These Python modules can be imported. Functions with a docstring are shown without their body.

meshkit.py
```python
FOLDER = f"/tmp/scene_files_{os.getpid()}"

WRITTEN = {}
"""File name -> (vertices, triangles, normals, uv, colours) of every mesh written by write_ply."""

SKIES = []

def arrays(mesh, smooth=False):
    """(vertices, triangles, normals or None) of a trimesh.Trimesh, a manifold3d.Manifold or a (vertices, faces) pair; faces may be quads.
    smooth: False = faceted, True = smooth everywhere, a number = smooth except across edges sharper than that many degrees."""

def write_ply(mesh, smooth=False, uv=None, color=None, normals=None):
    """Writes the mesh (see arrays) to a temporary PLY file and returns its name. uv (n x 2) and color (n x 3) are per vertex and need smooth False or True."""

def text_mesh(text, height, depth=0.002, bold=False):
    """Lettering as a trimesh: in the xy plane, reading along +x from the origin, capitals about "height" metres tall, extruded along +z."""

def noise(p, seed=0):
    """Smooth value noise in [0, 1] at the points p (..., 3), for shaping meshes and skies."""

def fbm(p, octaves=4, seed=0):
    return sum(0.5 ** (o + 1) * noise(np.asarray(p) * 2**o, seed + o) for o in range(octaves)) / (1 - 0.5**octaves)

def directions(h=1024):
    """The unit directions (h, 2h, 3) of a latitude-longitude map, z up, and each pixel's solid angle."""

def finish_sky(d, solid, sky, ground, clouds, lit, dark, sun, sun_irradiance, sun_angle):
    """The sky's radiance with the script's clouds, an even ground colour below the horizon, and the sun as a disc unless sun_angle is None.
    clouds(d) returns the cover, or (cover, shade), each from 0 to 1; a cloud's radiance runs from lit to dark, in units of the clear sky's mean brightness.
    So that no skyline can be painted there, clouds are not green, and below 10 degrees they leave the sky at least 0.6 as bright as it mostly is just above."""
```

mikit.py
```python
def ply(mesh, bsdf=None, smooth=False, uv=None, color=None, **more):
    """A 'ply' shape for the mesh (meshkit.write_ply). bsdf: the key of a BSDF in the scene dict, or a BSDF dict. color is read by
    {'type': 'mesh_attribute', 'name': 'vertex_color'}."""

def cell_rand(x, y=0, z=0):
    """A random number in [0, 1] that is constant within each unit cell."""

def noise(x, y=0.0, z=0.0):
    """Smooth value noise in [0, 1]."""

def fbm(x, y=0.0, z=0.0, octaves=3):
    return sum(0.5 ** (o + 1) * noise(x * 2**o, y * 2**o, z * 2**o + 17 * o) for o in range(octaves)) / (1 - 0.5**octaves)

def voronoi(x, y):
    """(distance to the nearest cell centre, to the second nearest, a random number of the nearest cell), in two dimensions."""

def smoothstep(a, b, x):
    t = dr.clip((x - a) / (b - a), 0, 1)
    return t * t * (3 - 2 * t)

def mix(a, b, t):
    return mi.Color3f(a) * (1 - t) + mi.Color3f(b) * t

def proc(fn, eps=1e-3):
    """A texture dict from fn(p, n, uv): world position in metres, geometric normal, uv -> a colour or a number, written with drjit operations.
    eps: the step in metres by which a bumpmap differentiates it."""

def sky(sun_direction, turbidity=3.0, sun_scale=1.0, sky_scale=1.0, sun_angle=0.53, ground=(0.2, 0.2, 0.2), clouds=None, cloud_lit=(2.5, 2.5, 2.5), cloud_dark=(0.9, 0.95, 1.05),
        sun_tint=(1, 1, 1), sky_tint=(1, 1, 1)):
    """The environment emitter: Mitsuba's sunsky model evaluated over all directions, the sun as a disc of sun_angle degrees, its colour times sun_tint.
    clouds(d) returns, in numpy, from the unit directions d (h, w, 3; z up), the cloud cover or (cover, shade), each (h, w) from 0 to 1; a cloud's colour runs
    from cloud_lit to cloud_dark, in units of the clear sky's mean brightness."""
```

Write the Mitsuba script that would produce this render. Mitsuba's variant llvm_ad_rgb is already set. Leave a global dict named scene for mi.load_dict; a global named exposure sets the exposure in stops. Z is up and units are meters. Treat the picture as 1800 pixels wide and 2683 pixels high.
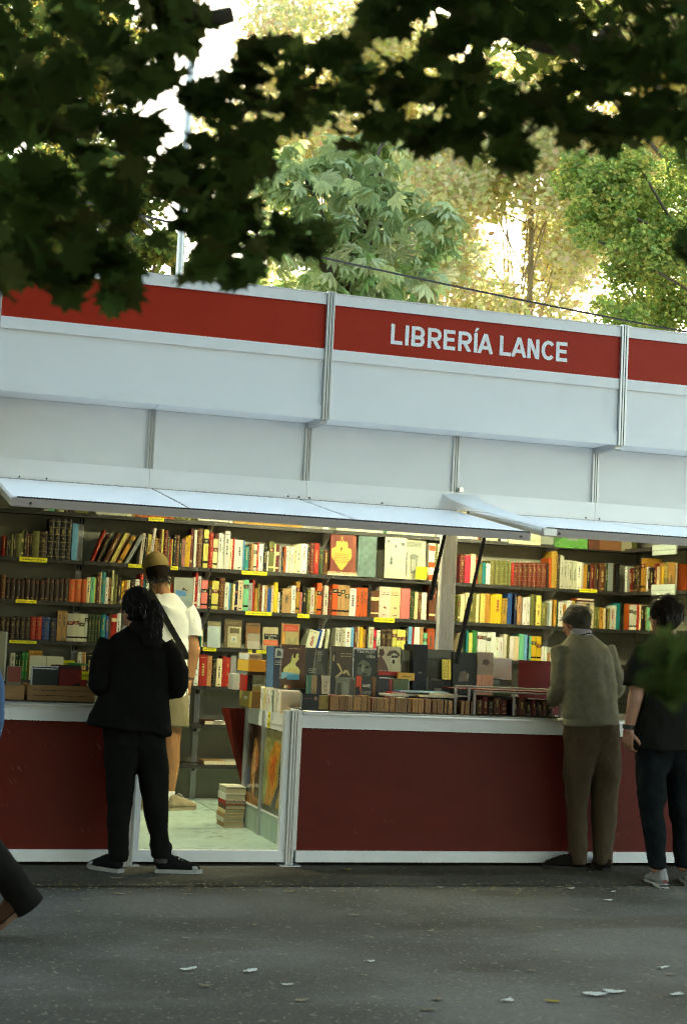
import math, random, numpy as np, trimesh, mitsuba as mi, mikit, meshkit
import manifold3d as m3
import drjit as dr
from mikit import proc, noise, fbm, smoothstep, mix, voronoi
from shapely.geometry import Polygon, box as sbox
rng = np.random.default_rng(7); random.seed(7)
T = mi.ScalarTransform4f
scene, labels = {}, {}

# ---------------------------------------------------------------- camera, sky, exposure
CAM, FWD, UP = np.array([-1.7016, -9.5571, 1.4414]), np.array([0.2943, 0.9523, 0.0780]), np.array([-0.0673, -0.0609, 0.9959])
scene['camera'] = {'type': 'thinlens', 'fov': 24.48, 'fov_axis': 'x', 'near_clip': 0.1, 'far_clip': 2000.0, 'aperture_radius': 0.0078, 'focus_distance': 10.6,
                   'to_world': T().look_at(origin=CAM.tolist(), target=(CAM + FWD).tolist(), up=UP.tolist())}
SUN = (0.45, 0.75, 0.50)
scene['sky_light'] = mikit.sky(SUN, turbidity=3.0, ground=(0.12, 0.12, 0.11), sky_tint=(1.25, .965, .65))
exposure = 4.95

# ---------------------------------------------------------------- helpers
def lin(c):
    c = np.asarray(c, float) / 255.0
    return np.where(c <= 0.04045, c / 12.92, ((c + 0.055) / 1.055) ** 2.4)

def key_of(name):
    if name not in scene and name not in labels: return name
    i = 1
    while f'{name}_{i:03d}' in scene or f'{name}_{i:03d}' in labels: i += 1
    return f'{name}_{i:03d}'

def tag(key, label=None, cat=None, group=None, kind=None):
    d = labels.setdefault(key, {})
    for a, b in (('label', label), ('category', cat), ('group', group), ('kind', kind)):
        if b: d[a] = b
    return key

def thing(name, label=None, cat=None, group=None, kind=None):
    key = key_of(name); labels[key] = {}
    return tag(key, label, cat, group, kind)

def obj(name, mesh, bsdf, parent=None, smooth=False, color=None, label=None, cat=None, group=None, kind=None, uv=None, **more):
    key = key_of(f'{parent}__{name}' if parent else name)
    if isinstance(mesh, CM): mesh, color = mesh.build()
    scene[key] = mikit.ply(mesh, bsdf, smooth=smooth, color=color, uv=uv, **more)
    if label or cat or group or kind: tag(key, label, cat, group, kind)
    return key

class CM:
    """Gathers boxes, prisms and meshes with a colour each; faces do not share vertices."""
    def __init__(s): s.v, s.f, s.c, s.n = [], [], [], 0
    def raw(s, v, f, col):
        v = np.asarray(v, float); f = np.asarray(f, int)
        if f.shape[1] == 4: f = np.vstack([f[:, [0, 1, 2]], f[:, [0, 2, 3]]])
        s.v.append(v); s.f.append(f + s.n); s.n += len(v)
        col = np.asarray(col, float)
        s.c.append(np.tile(col, (len(v), 1)) if col.ndim == 1 else col)
        return s
    def box(s, lo, hi, col=(.5, .5, .5), M=None, top=None):
        x0, y0, z0 = lo; x1, y1, z1 = hi
        P = np.array([[x0,y0,z0],[x1,y0,z0],[x1,y1,z0],[x0,y1,z0],[x0,y0,z1],[x1,y0,z1],[x1,y1,z1],[x0,y1,z1]], float)
        Q = [[0,1,5,4],[1,2,6,5],[2,3,7,6],[3,0,4,7],[4,5,6,7],[3,2,1,0]]
        if M is not None: P = P @ M[:3,:3].T + M[:3,3]
        for i, q in enumerate(Q): s.raw(P[q], [[0,1,2,3]], top if (top is not None and i == 4) else col)
        return s
    def prism(s, poly, d0, d1, col, M):
        """poly (2-D) extruded from d0 to d1 along local z, then the matrix M."""
        for g in getattr(poly, 'geoms', [poly]):
            if g.is_empty or g.area < 1e-9: continue
            m = trimesh.creation.extrude_polygon(g, d1 - d0, engine='earcut')
            v = np.array(m.vertices) + [0, 0, d0]
            v = v @ M[:3,:3].T + M[:3,3]
            tri = v[np.array(m.faces)].reshape(-1, 3)
            s.raw(tri, np.arange(len(tri)).reshape(-1, 3), col)
        return s
    def mesh(s, m, col, M=None):
        v, f = (m.vertices, m.faces) if hasattr(m, 'vertices') else m
        v = np.array(v, float)
        if M is not None: v = v @ M[:3,:3].T + M[:3,3]
        f = np.array(f); tri = v[f].reshape(-1, 3)
        return s.raw(tri, np.arange(len(tri)).reshape(-1, 3), col)
    def text(s, txt, h, x, y, col, M, depth=.0012, bold=True, width=None, lift=0.0):
        m = meshkit.text_mesh(txt, h, depth, bold)
        v = np.array(m.vertices); w = v[:, 0].max()
        if width: v[:, 0] *= width / w
        v = v + [x, y, lift]
        v = v @ M[:3,:3].T + M[:3,3]
        tri = v[np.array(m.faces)].reshape(-1, 3)
        return s.raw(tri, np.arange(len(tri)).reshape(-1, 3), col)
    def build(s):
        return (np.vstack(s.v), np.vstack(s.f)), np.vstack(s.c)

def mat(x=(1,0,0), y=(0,1,0), z=(0,0,1), o=(0,0,0)):
    M = np.eye(4); M[:3,0], M[:3,1], M[:3,2], M[:3,3] = x, y, z, o
    return M
def facing(o, tilt=0.0, yaw=0.0):
    """A plane standing at o that looks towards -Y: local x = X, local y = up, local z = towards the street; tilt leans it back, yaw turns it."""
    c, s_ = math.cos(tilt), math.sin(tilt); a, b = math.cos(yaw), math.sin(yaw)
    x = np.array([a, b, 0]); zf = np.array([b, -a, 0])
    return mat(x, np.array([0,0,1.0]) * c - zf * s_, zf * c + np.array([0,0,1.0]) * s_, o)
def bx(lo, hi): return CM().box(lo, hi).build()[0]
def boxes(*bs):
    m = CM()
    for lo, hi in bs: m.box(lo, hi)
    return m.build()[0]

def frames(path):
    P = np.asarray(path, float); t = np.gradient(P, axis=0); t /= np.linalg.norm(t, axis=1, keepdims=True) + 1e-12
    u = np.cross(t[0], [0.31, 0.12, 0.94]); 
    if np.linalg.norm(u) < .1: u = np.cross(t[0], [1, 0, 0])
    u /= np.linalg.norm(u); U = []
    for a in t:
        u = u - a * (u @ a); u /= np.linalg.norm(u); U.append(u)
    U = np.array(U); return P, t, U, np.cross(t, U)
def tube(path, radii, n=10):
    P, t, U, V = frames(path); r = np.broadcast_to(np.asarray(radii, float), len(P))
    a = np.arange(n) * 2 * np.pi / n
    ring = P[:, None] + r[:, None, None] * (np.cos(a)[None, :, None] * U[:, None] + np.sin(a)[None, :, None] * V[:, None])
    v = ring.reshape(-1, 3); f = []
    for i in range(len(P) - 1):
        for j in range(n):
            k = (j + 1) % n; f += [[i*n+j, i*n+k, (i+1)*n+k], [i*n+j, (i+1)*n+k, (i+1)*n+j]]
    c0, c1 = len(v), len(v) + 1; e = (len(P) - 1) * n
    for j in range(n):
        k = (j + 1) % n; f += [[c0, k, j], [c1, e + j, e + k]]
    return np.vstack([v, P[:1], P[-1:]]), np.array(f)
def smoothpath(pts, n=24):
    from scipy.interpolate import CubicSpline
    pts = np.asarray(pts, float); s = np.linspace(0, 1, len(pts))
    return CubicSpline(s, pts)(np.linspace(0, 1, n))
def loft(rings, n=28, sup=2.3):
    """Closed mesh through elliptical rings (cx, cy, cz, rx, ry[, tilt in x[, tilt in y]]), bottom to top."""
    a = np.arange(n) * 2 * np.pi / n; v, f = [], []
    ca, sa = np.sign(np.cos(a)) * abs(np.cos(a)) ** (2 / sup), np.sign(np.sin(a)) * abs(np.sin(a)) ** (2 / sup)
    for r in rings:
        cx, cy, cz, rx, ry = r[:5]; tx = r[5] if len(r) > 5 else 0; ty = r[6] if len(r) > 6 else 0
        v.append(np.stack([cx + rx * ca, cy + ry * sa, cz + tx * rx * ca + ty * ry * sa], 1))
    v = np.vstack(v)
    for i in range(len(rings) - 1):
        for j in range(n):
            k = (j + 1) % n; f += [[i*n+j, i*n+k, (i+1)*n+k], [i*n+j, (i+1)*n+k, (i+1)*n+j]]
    c0 = len(v); e = (len(rings) - 1) * n
    v = np.vstack([v, v[:n].mean(0), v[e:e+n].mean(0)])
    for j in range(n):
        k = (j + 1) % n; f += [[c0, k, j], [c0 + 1, e + j, e + k]]
    return v, np.array(f)
def man(m):
    v, f = m
    return m3.Manifold(m3.Mesh(np.asarray(v, np.float32), np.asarray(f, np.uint32)))
def ball(c, r, s=(1, 1, 1), seg=20): return m3.Manifold.sphere(r, seg).scale(s).translate([float(x) for x in c])
def bone(a, b, ra, rb, seg=16): return m3.Manifold.batch_hull([ball(a, ra, seg=seg), ball(b, rb, seg=seg)])
def fuse(ms): 
    out = ms[0]
    for m in ms[1:]: out = out + m
    return out
def skin_of(m, edge=.02, it=10, fold=0.0, fs=(14, 14, 5), seed=3):
    m = m.refine_to_length(edge); me = m.to_mesh()
    v0 = np.array(me.vert_properties[:, :3], float); t = trimesh.Trimesh(v0.copy(), me.tri_verts, process=False)
    if it:
        trimesh.smoothing.filter_taubin(t, iterations=it); v = np.array(t.vertices); far = np.linalg.norm(v - v0, axis=1) > .6 * edge
        v[far] = v0[far]; t.vertices = v
    if fold:
        v = np.array(t.vertices); w = v + .06 * (meshkit.fbm(v * 7, 2, seed + 5)[:, None] - .5)
        d = 1.2 * (meshkit.fbm(v * fs, 3, seed) - .5)
        for k, (dx, dz) in enumerate(((.55, 1.0), (-.6, 1.0), (.1, 1.0))):     # creases running aslant over the cloth
            q = (w[:, 0] * dx + w[:, 2] * dz * .8 + w[:, 1] * .3) * 13; gate = meshkit.fbm(v * 5 + 7 * k, 2, seed + k)
            d = d + .9 * np.maximum(0, gate - .46) * 2.2 * (1 - abs(np.sin(q)) ** .7 - .35)
        t.vertices = v + np.array(t.vertex_normals) * (d * fold)[:, None]
    return t
def cloth(name, m, col, parent, edge=.018, it=8, fold=.012, fs=(16, 16, 6), seed=3, mot=.12, bsdf='fabric', **kw):
    t = skin_of(m, edge, it, fold, fs, seed); v = np.array(t.vertices)
    k = 1 + mot * 2 * (meshkit.fbm(v * 40, 2, seed) - .5)
    return obj(name, t, bsdf, parent, smooth=True, color=np.clip(np.asarray(col)[None] * k[:, None], 0, 1), **kw)

# ---------------------------------------------------------------- materials
VC = {'type': 'mesh_attribute', 'name': 'vertex_color'}
def two(d): return {'type': 'twosided', 'bsdf': d}
def prin(col, rough=.5, **kw):
    return two({'type': 'principled', 'base_color': col if isinstance(col, dict) else {'type': 'rgb', 'value': list(map(float, col))}, 'roughness': rough, **kw})
scene['printed'] = prin(VC, .5, specular=.4)
scene['glossy_print'] = prin(VC, .18, specular=.5)
scene['glossy_hair'] = prin(VC, .35, specular=.5)
scene['fabric'] = prin(VC, .95, specular=.06, sheen=.03)
scene['skin'] = prin(VC, .5, specular=.35)
scene['white_panel'] = prin(proc(lambda p, n, uv: mix((.70, .71, .72), (.77, .775, .78), fbm(p.x * 2.3, p.y * 2 + 3, p.z * 2.3, 3)) * (1 - .10 * smoothstep(.60, .75, fbm(p.x * 9, p.y * 9, p.z * 1.5, 3)) * smoothstep(.5, .8, noise(p.x * 1.3, 3.0, p.z * 1.3)))), .38, specular=.4)
scene['white_gloss'] = prin((.80, .80, .81), .2, specular=.5)
scene['aluminium'] = prin((.52, .53, .54), .40, metallic=.85)
scene['dull_aluminium'] = prin((.70, .67, .67), .5)
scene['brown_trim'] = prin((.34, .29, .26), .5)
scene['steel'] = prin((.62, .62, .6), .3, metallic=1.0)
scene['red_panel'] = prin(proc(lambda p, n, uv: mix((.31, .017, .004), (.35, .021, .005), fbm(p.x * 5, p.y * 5, p.z * 5, 3))), .5, specular=.2)
scene['maroon_panel'] = prin(proc(lambda p, n, uv: mix((.088, .0070, .0026), (.112, .0085, .0034), fbm(p.x * 4, p.y * 5, p.z * 7, 3)) + mi.Color3f(.05, .04, .03) * smoothstep(.90, .93, noise(p.x * 70 + p.z * 45, 2.0, p.z * 14)) * smoothstep(.62, .7, noise(p.x * 4, 7.0, p.z * 4))), .5, specular=.2)
scene['olive_panel'] = prin(proc(lambda p, n, uv: mix((.20, .20, .155), (.25, .245, .19), fbm(p.x * 3, p.y * 3, p.z * 3, 3))), .6)
scene['dark_metal'] = prin((.022, .021, .019), .45)
scene['floor_board'] = prin(proc(lambda p, n, uv: mix((.31, .42, .37), (.39, .50, .44), fbm(p.x * 6, p.y * 6, 1.0, 3)) * (1 - .35 * smoothstep(.66, .75, noise(p.x * 25, p.y * 25, 2.0)) * noise(p.x * 3, p.y * 3, 6.0))), .33, specular=.4)
scene['wood'] = prin(proc(lambda p, n, uv: mix((.20, .105, .035), (.33, .19, .07), fbm(p.x * 5, p.y * 40, p.z * 90, 3))), .55)
scene['black_rubber'] = prin((.015, .015, .015), .6)
def asphalt(p, n, uv, dark):
    a = fbm(p.x * 1.1, p.y * 1.6, 0.0, 4); g = noise(p.x * 95, p.y * 95, 3.0); g2 = noise(p.x * 230, p.y * 230, 5.0)
    c = mix((.036, .033, .026), (.080, .076, .066), smoothstep(.25, .75, a)) * (.62 + .5 * g + .3 * g2)
    st = smoothstep(.60, .72, fbm(p.x * .9 + 7, p.y * 2.1, 2.0, 3))
    c = mix(c, c * mi.Color3f(.72, .66, .55), st)
    sp = smoothstep(.86, .90, noise(p.x * 60, p.y * 60, 9.0))
    ck = fbm(p.x * .55 + 11, p.y * .9 + 3, 4.0, 5); gate = smoothstep(.50, .58, noise(p.x * .35, p.y * .35 + 9, 2.0))
    c = c * (1 - .55 * (1 - smoothstep(.0, .0045, dr.abs(ck - .5))) * gate)
    return mix(c, mi.Color3f(.20, .18, .13), sp * .5) * dark
def bump(p, n, uv): return .0022 * noise(p.x * 110, p.y * 110, 1.0) + .0012 * noise(p.x * 260, p.y * 260, 1.0)
def bumped(col, rough=.85): return two({'type': 'bumpmap', 'arbitrary': proc(bump, 2e-3), 'scale': 1.0, 'bsdf': {'type': 'principled', 'base_color': proc(col), 'roughness': rough, 'specular': .35}})
scene['asphalt'] = bumped(lambda p, n, uv: asphalt(p, n, uv, 1.0))
scene['old_asphalt'] = bumped(lambda p, n, uv: asphalt(p + mi.Vector3f(3, 5, 0), n, uv, mi.Color3f(1.0, .95, .82)))
scene['soil'] = prin(proc(lambda p, n, uv: mix((.05, .045, .025), (.11, .10, .05), fbm(p.x * .6, p.y * .6, 0.0, 4))), .95)
scene['bark'] = prin(proc(lambda p, n, uv: mix((.05, .038, .026), (.14, .12, .09), fbm(p.x * 14, p.y * 14, p.z * 5, 3))), .9)
scene['pale_bark'] = prin(proc(lambda p, n, uv: mix((.20, .165, .11), (.38, .34, .26), fbm(p.x * 4, p.y * 4, p.z * 2, 3))), .9)
scene['leaf_thin'] = {'type': 'principledthin', 'base_color': VC, 'roughness': .38, 'diff_trans': .4, 'eta': 1.45}
scene['leaf_airy'] = {'type': 'principledthin', 'base_color': VC, 'roughness': .28, 'diff_trans': .6, 'eta': 1.45}
scene['leaf_backlit'] = {'type': 'principledthin', 'base_color': VC, 'roughness': .5, 'diff_trans': 1.1, 'eta': 1.4}
scene['pane_glass'] = {'type': 'thindielectric', 'int_ior': 1.5}
# ---------------------------------------------------------------- the setting
def sheet(x0, x1, y0, y1, z): return np.array([[x0,y0,z],[x1,y0,z],[x1,y1,z],[x0,y1,z]], float), np.array([[0,1,2,3]])
obj('ground', sheet(-300, 300, -300, 300, -.03), 'soil', kind='structure')
obj('road', bx((-40, -16, -.2), (40, -.745, 0)), 'asphalt', kind='structure')
# the older strip in front of the stalls: a slab with a ragged edge, a hair above the road
xs = np.linspace(-40, 40, 801); edge = -.735 + .022 * (meshkit.fbm(np.stack([xs * 3, xs * 0, xs * 0], 1), 4, 5) - .5)
pav = Polygon(list(zip(xs, edge)) + [(40, 6), (-40, 6)])
obj('pavement', CM().prism(pav, -.2, .010, (.1,.1,.1), np.eye(4)).build()[0], 'old_asphalt', kind='structure')

# ---------------------------------------------------------------- the book stall
ST = thing('book_stall', 'long white book stall with red sign boards, maroon counters and raised awning flaps', 'market stall')
def fluted(w=.046, d=.046, front=3):
    """Cross-section of an aluminium post: grooves on the two long faces."""
    p = sbox(-w/2, -d/2, w/2, d/2); g = w / (2 * front + 1)
    for i in range(front - 1):
        x = -w/2 + (i + 1) * w / front - g * .45
        p = p.difference(sbox(x, -d/2 - 1, x + g * .9, -d/2 + .009)).difference(sbox(x, d/2 - .009, x + g * .9, d/2 + 1))
    return p.buffer(-.0015).buffer(.0015)
def post(x, y, z0, z1, w=.046, d=.046, name='post', parent=ST, front=3, bsdf='aluminium'):
    return obj(name, CM().prism(fluted(w, d, front), z0, z1, (1,1,1), mat(o=(x, y, 0))).build()[0], bsdf, parent)
FY = -.353
for k in range(-2, 6): post(k, .018, 2.405, 2.768)                      # upper wall
for k in range(-2, 5):
    obj('wall_panel', bx((k + .022, .012, 2.40), (k + .978, .020, 2.769)), 'white_panel', ST)
    obj('soffit_panel', bx((k + .003, FY + .03, 2.7715), (k + .997, .03, 2.781)), 'white_panel', ST)
for k in range(-2, 5):
    obj('rail', boxes(((k + .0015, -.012, 2.308), (k + .9985, .022, 2.404)), ((k + .0015, -.018, 2.286), (k + .9985, .022, 2.3075))), 'white_gloss', ST)
rv = np.random.default_rng(5)
for x in (-.78, -.62, .88, .95, 1.02, 2.93, 3.03, 1.5, 2.35, 3.7): obj('screw', tube([(x, -.017, 2.297), (x, -.0215, 2.297)], .006, 8), 'dark_metal', ST)
for x in (-1, 1, 3, 5):                                                   # fascia, in modules of two metres
    post(x, FY + .012, 2.752, 3.545, .05, .05)
    obj('soffit_beam', bx((x - .02, FY + .036, 2.735), (x + .02, -.006, 2.770)), 'aluminium', ST)
for x in (-3, -1, 1, 3):
    a, b = x + .027, x + 1.973
    obj('fascia_rail', bx((a, FY, 2.757), (b, FY + .035, 2.840)), 'white_panel', ST)
    obj('fascia_rail', bx((a, FY, 3.122), (b, FY + .035, 3.190)), 'white_panel', ST)
    obj('fascia_rail', boxes(((a, FY, 3.466), (b, FY + .035, 3.532)), ((a, FY - .004, 3.5325), (b, FY + .04, 3.538))), 'white_panel', ST)
    obj('fascia_panel', bx((a, FY + .012, 2.8405), (b, FY + .02, 3.1215)), 'white_panel', ST)
    obj('sign_board', bx((a, FY + .010, 3.1905), (b, FY + .02, 3.4655)), 'red_panel', ST)
M = facing((1.400, FY + .0095, 3.262))
from shapely.geometry import LineString
from shapely import union_all, affinity
def letter(ch, w, h, t):
    """Bold sans capitals from strokes t thick, w wide, h tall."""
    e = t / 2; S = lambda *p: LineString(p).buffer(e, cap_style=2, join_style=2)
    arc = lambda cx, cy, rx, ry, a0, a1: [(cx + rx * math.cos(a), cy + ry * math.sin(a)) for a in np.linspace(math.radians(a0), math.radians(a1), 18)]
    if ch == 'L': g = [S((e, 0), (e, h)), S((0, e), (w, e))]
    elif ch in 'IÍ': g = [S((w/2, 0), (w/2, h))] + ([Polygon([(w*.1, h*1.06), (w*.75, h*1.06), (w*1.5, h*1.26), (w*.6, h*1.26)])] if ch == 'Í' else [])
    elif ch == 'E': g = [S((e, 0), (e, h))] + [S((0, y), (w * k, y)) for y, k in ((e, 1), (h * .52, .92), (h - e, .98))]
    elif ch == 'A': g = [S((e * .9, 0), (w/2, h)), S((w - e * .9, 0), (w/2, h)), S((w*.2, h*.30), (w*.8, h*.30))]
    elif ch == 'N': g = [S((e, 0), (e, h)), S((w - e, 0), (w - e, h)), S((e, h), (w - e, 0))]
    elif ch == 'C': g = [LineString(arc(w*.54, h/2, w*.54 - e, h/2 - e, 42, 318)).buffer(e, cap_style=2)]
    else:
        r = h * .26 - e * .35
        top = [(e, h - e), (w - e - r, h - e)] + arc(w - e - r, h - e - r, r, r, 90, -90) + [(e, h - e - 2*r)]
        g = [S((e, 0), (e, h)), LineString(top).buffer(e, cap_style=2)]
        if ch == 'B': q = (h - 2*e - 2*r) / 2; g += [LineString([(e, e), (w - e - q, e)] + arc(w - e - q, e + q, q, q, -90, 90) + [(e, e + 2*q)]).buffer(e, cap_style=2)]
        else: g += [S((w*.45, h - e - 2*r), (w - e*1.1, 0))]
    return union_all(g).intersection(sbox(-1, 0, 1, h * (1.3 if ch == 'Í' else 1.0)))
lt = CM(); k = .001504
for ch, a, b in (('L',220,272),('I',283,298),('B',310,368),('R',382,443),('E',452,505),('R',518,579),('Í',589,604),('A',606,676),('L',706,758),('A',760,829),('N',833,888),('C',898,959),('E',966,1019)):
    lt.prism(affinity.translate(letter(ch, (b - a) * k, .127, .0235), (a - 220) * k, .001), 0, .002, (.74, .75, .77), M)
obj('sign_lettering', lt, 'printed', ST, label='white capital letters LIBRERÍA LANCE on the red sign board')
obj('header_panel', bx((-2.6, .026, 2.405), (5.0, .034, 2.929)), 'olive_panel', ST)
obj('roof', bx((-3, FY + .04, 2.93), (5.2, 3.0, 2.99)), 'white_panel', ST)
obj('fascia_back', bx((-3, FY + .045, 2.79), (5.2, FY + .06, 3.53)), 'white_panel', ST)
# awning flaps hinged under the rail, open outwards and hanging a little below level
def flap(x0, x1, zh, zo, L=1.2, joints=()):
    slope = (zh - zo) / L; t = .012
    fl = key_of(ST + '__awning_flap'); labels[fl] = {}
    def slab(xa, xb, ya, yb, up, dn):
        v = np.array([[x, y, zh - slope * (-y) + o] for x in (xa, xb) for y in (ya, yb) for o in (-dn, up)])
        return trimesh.Trimesh(v, [[0,1,3],[0,3,2],[4,6,7],[4,7,5],[0,4,5],[0,5,1],[2,3,7],[2,7,6],[0,2,6],[0,6,4],[1,5,7],[1,7,3]])
    cuts = [x0] + list(joints) + [x1]
    for a, b in zip(cuts, cuts[1:]):
        obj('flap_panel', slab(a + .008, b - .008, -.03, -L + .012, .004, t), 'white_gloss', fl)
    for j in joints: obj('joint_strip', slab(j - .0075, j + .0075, -.03, -L + .012, .001, t), 'dark_metal', fl)
    obj('edge_frame', slab(x0, x1, -L - .016, -L + .0115, -.002, .046), 'brown_trim', fl)
    obj('edge_strip', slab(x0 + .03, x1, -L - .006, -L + .006, .006, .0015), 'dark_metal', fl)
    obj('hinge_strip', slab(x0, x1, -.012, -.0285, .005, t), 'dark_metal', fl)
    for x in (x0, x1 - .03): obj('side_frame', slab(x, x + .028, -.032, -L + .011, -.0125, .046), 'steel', fl)
    for x in (x0 + .10, x1 - .06):
        y = -L - .0165; z = zh - slope * L - .028
        obj('screw', tube([(x, y + .001, z), (x, y - .006, z)], .007, 8), 'dark_metal', fl)
    return fl
flap(-.93, 2.005, 2.283, 2.083, joints=(.02, .96))
flap(2.085, 5.0, 2.283, 2.115, joints=(3.02, 4.0))
# gap cover between the flaps: a bowed plastic strip from the wall rail down to the outer edge
n = 18; gv = []
for i in range(n + 1):
    t = i / n; y = -.02 - 1.17 * t; z = 2.385 - (2.385 - 2.118) * (t ** .72); xl = 1.915 + .175 * t + .05 * math.sin(math.pi * t); xr = 2.15 + .02 * t
    gv += [(xl, y, z), (xr + .02 * math.sin(math.pi * t), y, z + .012), (xl, y, z - .003), (xr + .02 * math.sin(math.pi * t), y, z + .009)]
gf = []
for i in range(n):
    a, b = 4 * i, 4 * i + 4; gf += [[a, b, b+1, a+1], [a+2, a+3, b+3, b+2], [a, a+2, b+2, b], [a+1, b+1, b+3, a+3]]
gf += [[0, 1, 3, 2], [4*n, 4*n+2, 4*n+3, 4*n+1]]
obj('gap_cover', (np.array(gv), np.array(gf)), 'white_gloss', ST, smooth=30)
obj('corner_clip', bx((2.085, -1.225, 2.072), (2.165, -1.205, 2.112)), 'aluminium', ST)
obj('corner_clip', bx((2.02, -.03, 2.405), (2.05, -.006, 2.435)), 'steel', ST)
# gas struts and the ribbed double post between the two halves
obj('gas_strut', tube([(1.86, -.005, 1.70), (1.862, -.10, 1.90)], .016, 10), 'dark_metal', ST)
obj('gas_strut', tube([(1.862, -.10, 1.90), (1.866, -.25, 2.20)], .011, 10), 'dark_metal', ST)
obj('gas_strut', tube([(2.05, -.02, 1.30), (2.075, -.16, 1.72)], .016, 10), 'dark_metal', ST)
obj('gas_strut', tube([(2.075, -.16, 1.72), (2.105, -.34, 2.22)], .011, 10), 'dark_metal', ST)
post(2.315, .895, .101, 2.92, .112, .06, 'double_post', front=6, bsdf='dull_aluminium')
# counters
def counter(x0, x1):
    obj('counter_panel', bx((x0, .012, .1015), (x1, .022, .8575)), 'maroon_panel', ST)
    obj('counter_band', bx((x0, -.003, .858), (x1, .022, .9435)), 'white_panel', ST)
    q = [(-.022, .944), (.03, .944), (.03, .966)] + [(-.004 - .018 * math.sin(a), .950 + .016 * math.cos(a)) for a in np.linspace(0, math.pi/2, 6)]
    obj('counter_nosing', CM().prism(Polygon(q), x0, x1, (1,1,1), mat((0,1,0), (0,0,1), (1,0,0))).build()[0], 'aluminium', ST)
    obj('counter_top', bx((x0, .0, .9665), (x1, .86, .972)), 'dark_metal', ST)
    obj('counter_top_board', bx((x0, .031, .944), (x1, .86, .966)), 'white_panel', ST)
    obj('plinth', bx((x0, -.004, .031), (x1, .03, .101)), 'white_panel', ST)
counter(-2.6, -.021); counter(1.047, 5.0)
obj('door_sill', bx((-.02, -.002, .031), (.998, .04, .1005)), 'white_panel', ST)
for x, a, b in ((0, .024, .062), (1, -.064, -.026)):
    post(x, .012, .012, .965, .05, .06)
    obj('door_stile', bx((x + a, -.002, .103), (x + b, .055, .962)), 'white_panel', ST)
    obj('foot_plate', CM().prism(sbox(x - .055, -.05, x + .055, .05).buffer(.012), .0105, .017, (1,1,1), np.eye(4)).build()[0], 'aluminium', ST)
    obj('foot_stem', tube([(x, .012, .016), (x, .012, .033)], .018, 12), 'steel', ST)
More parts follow.
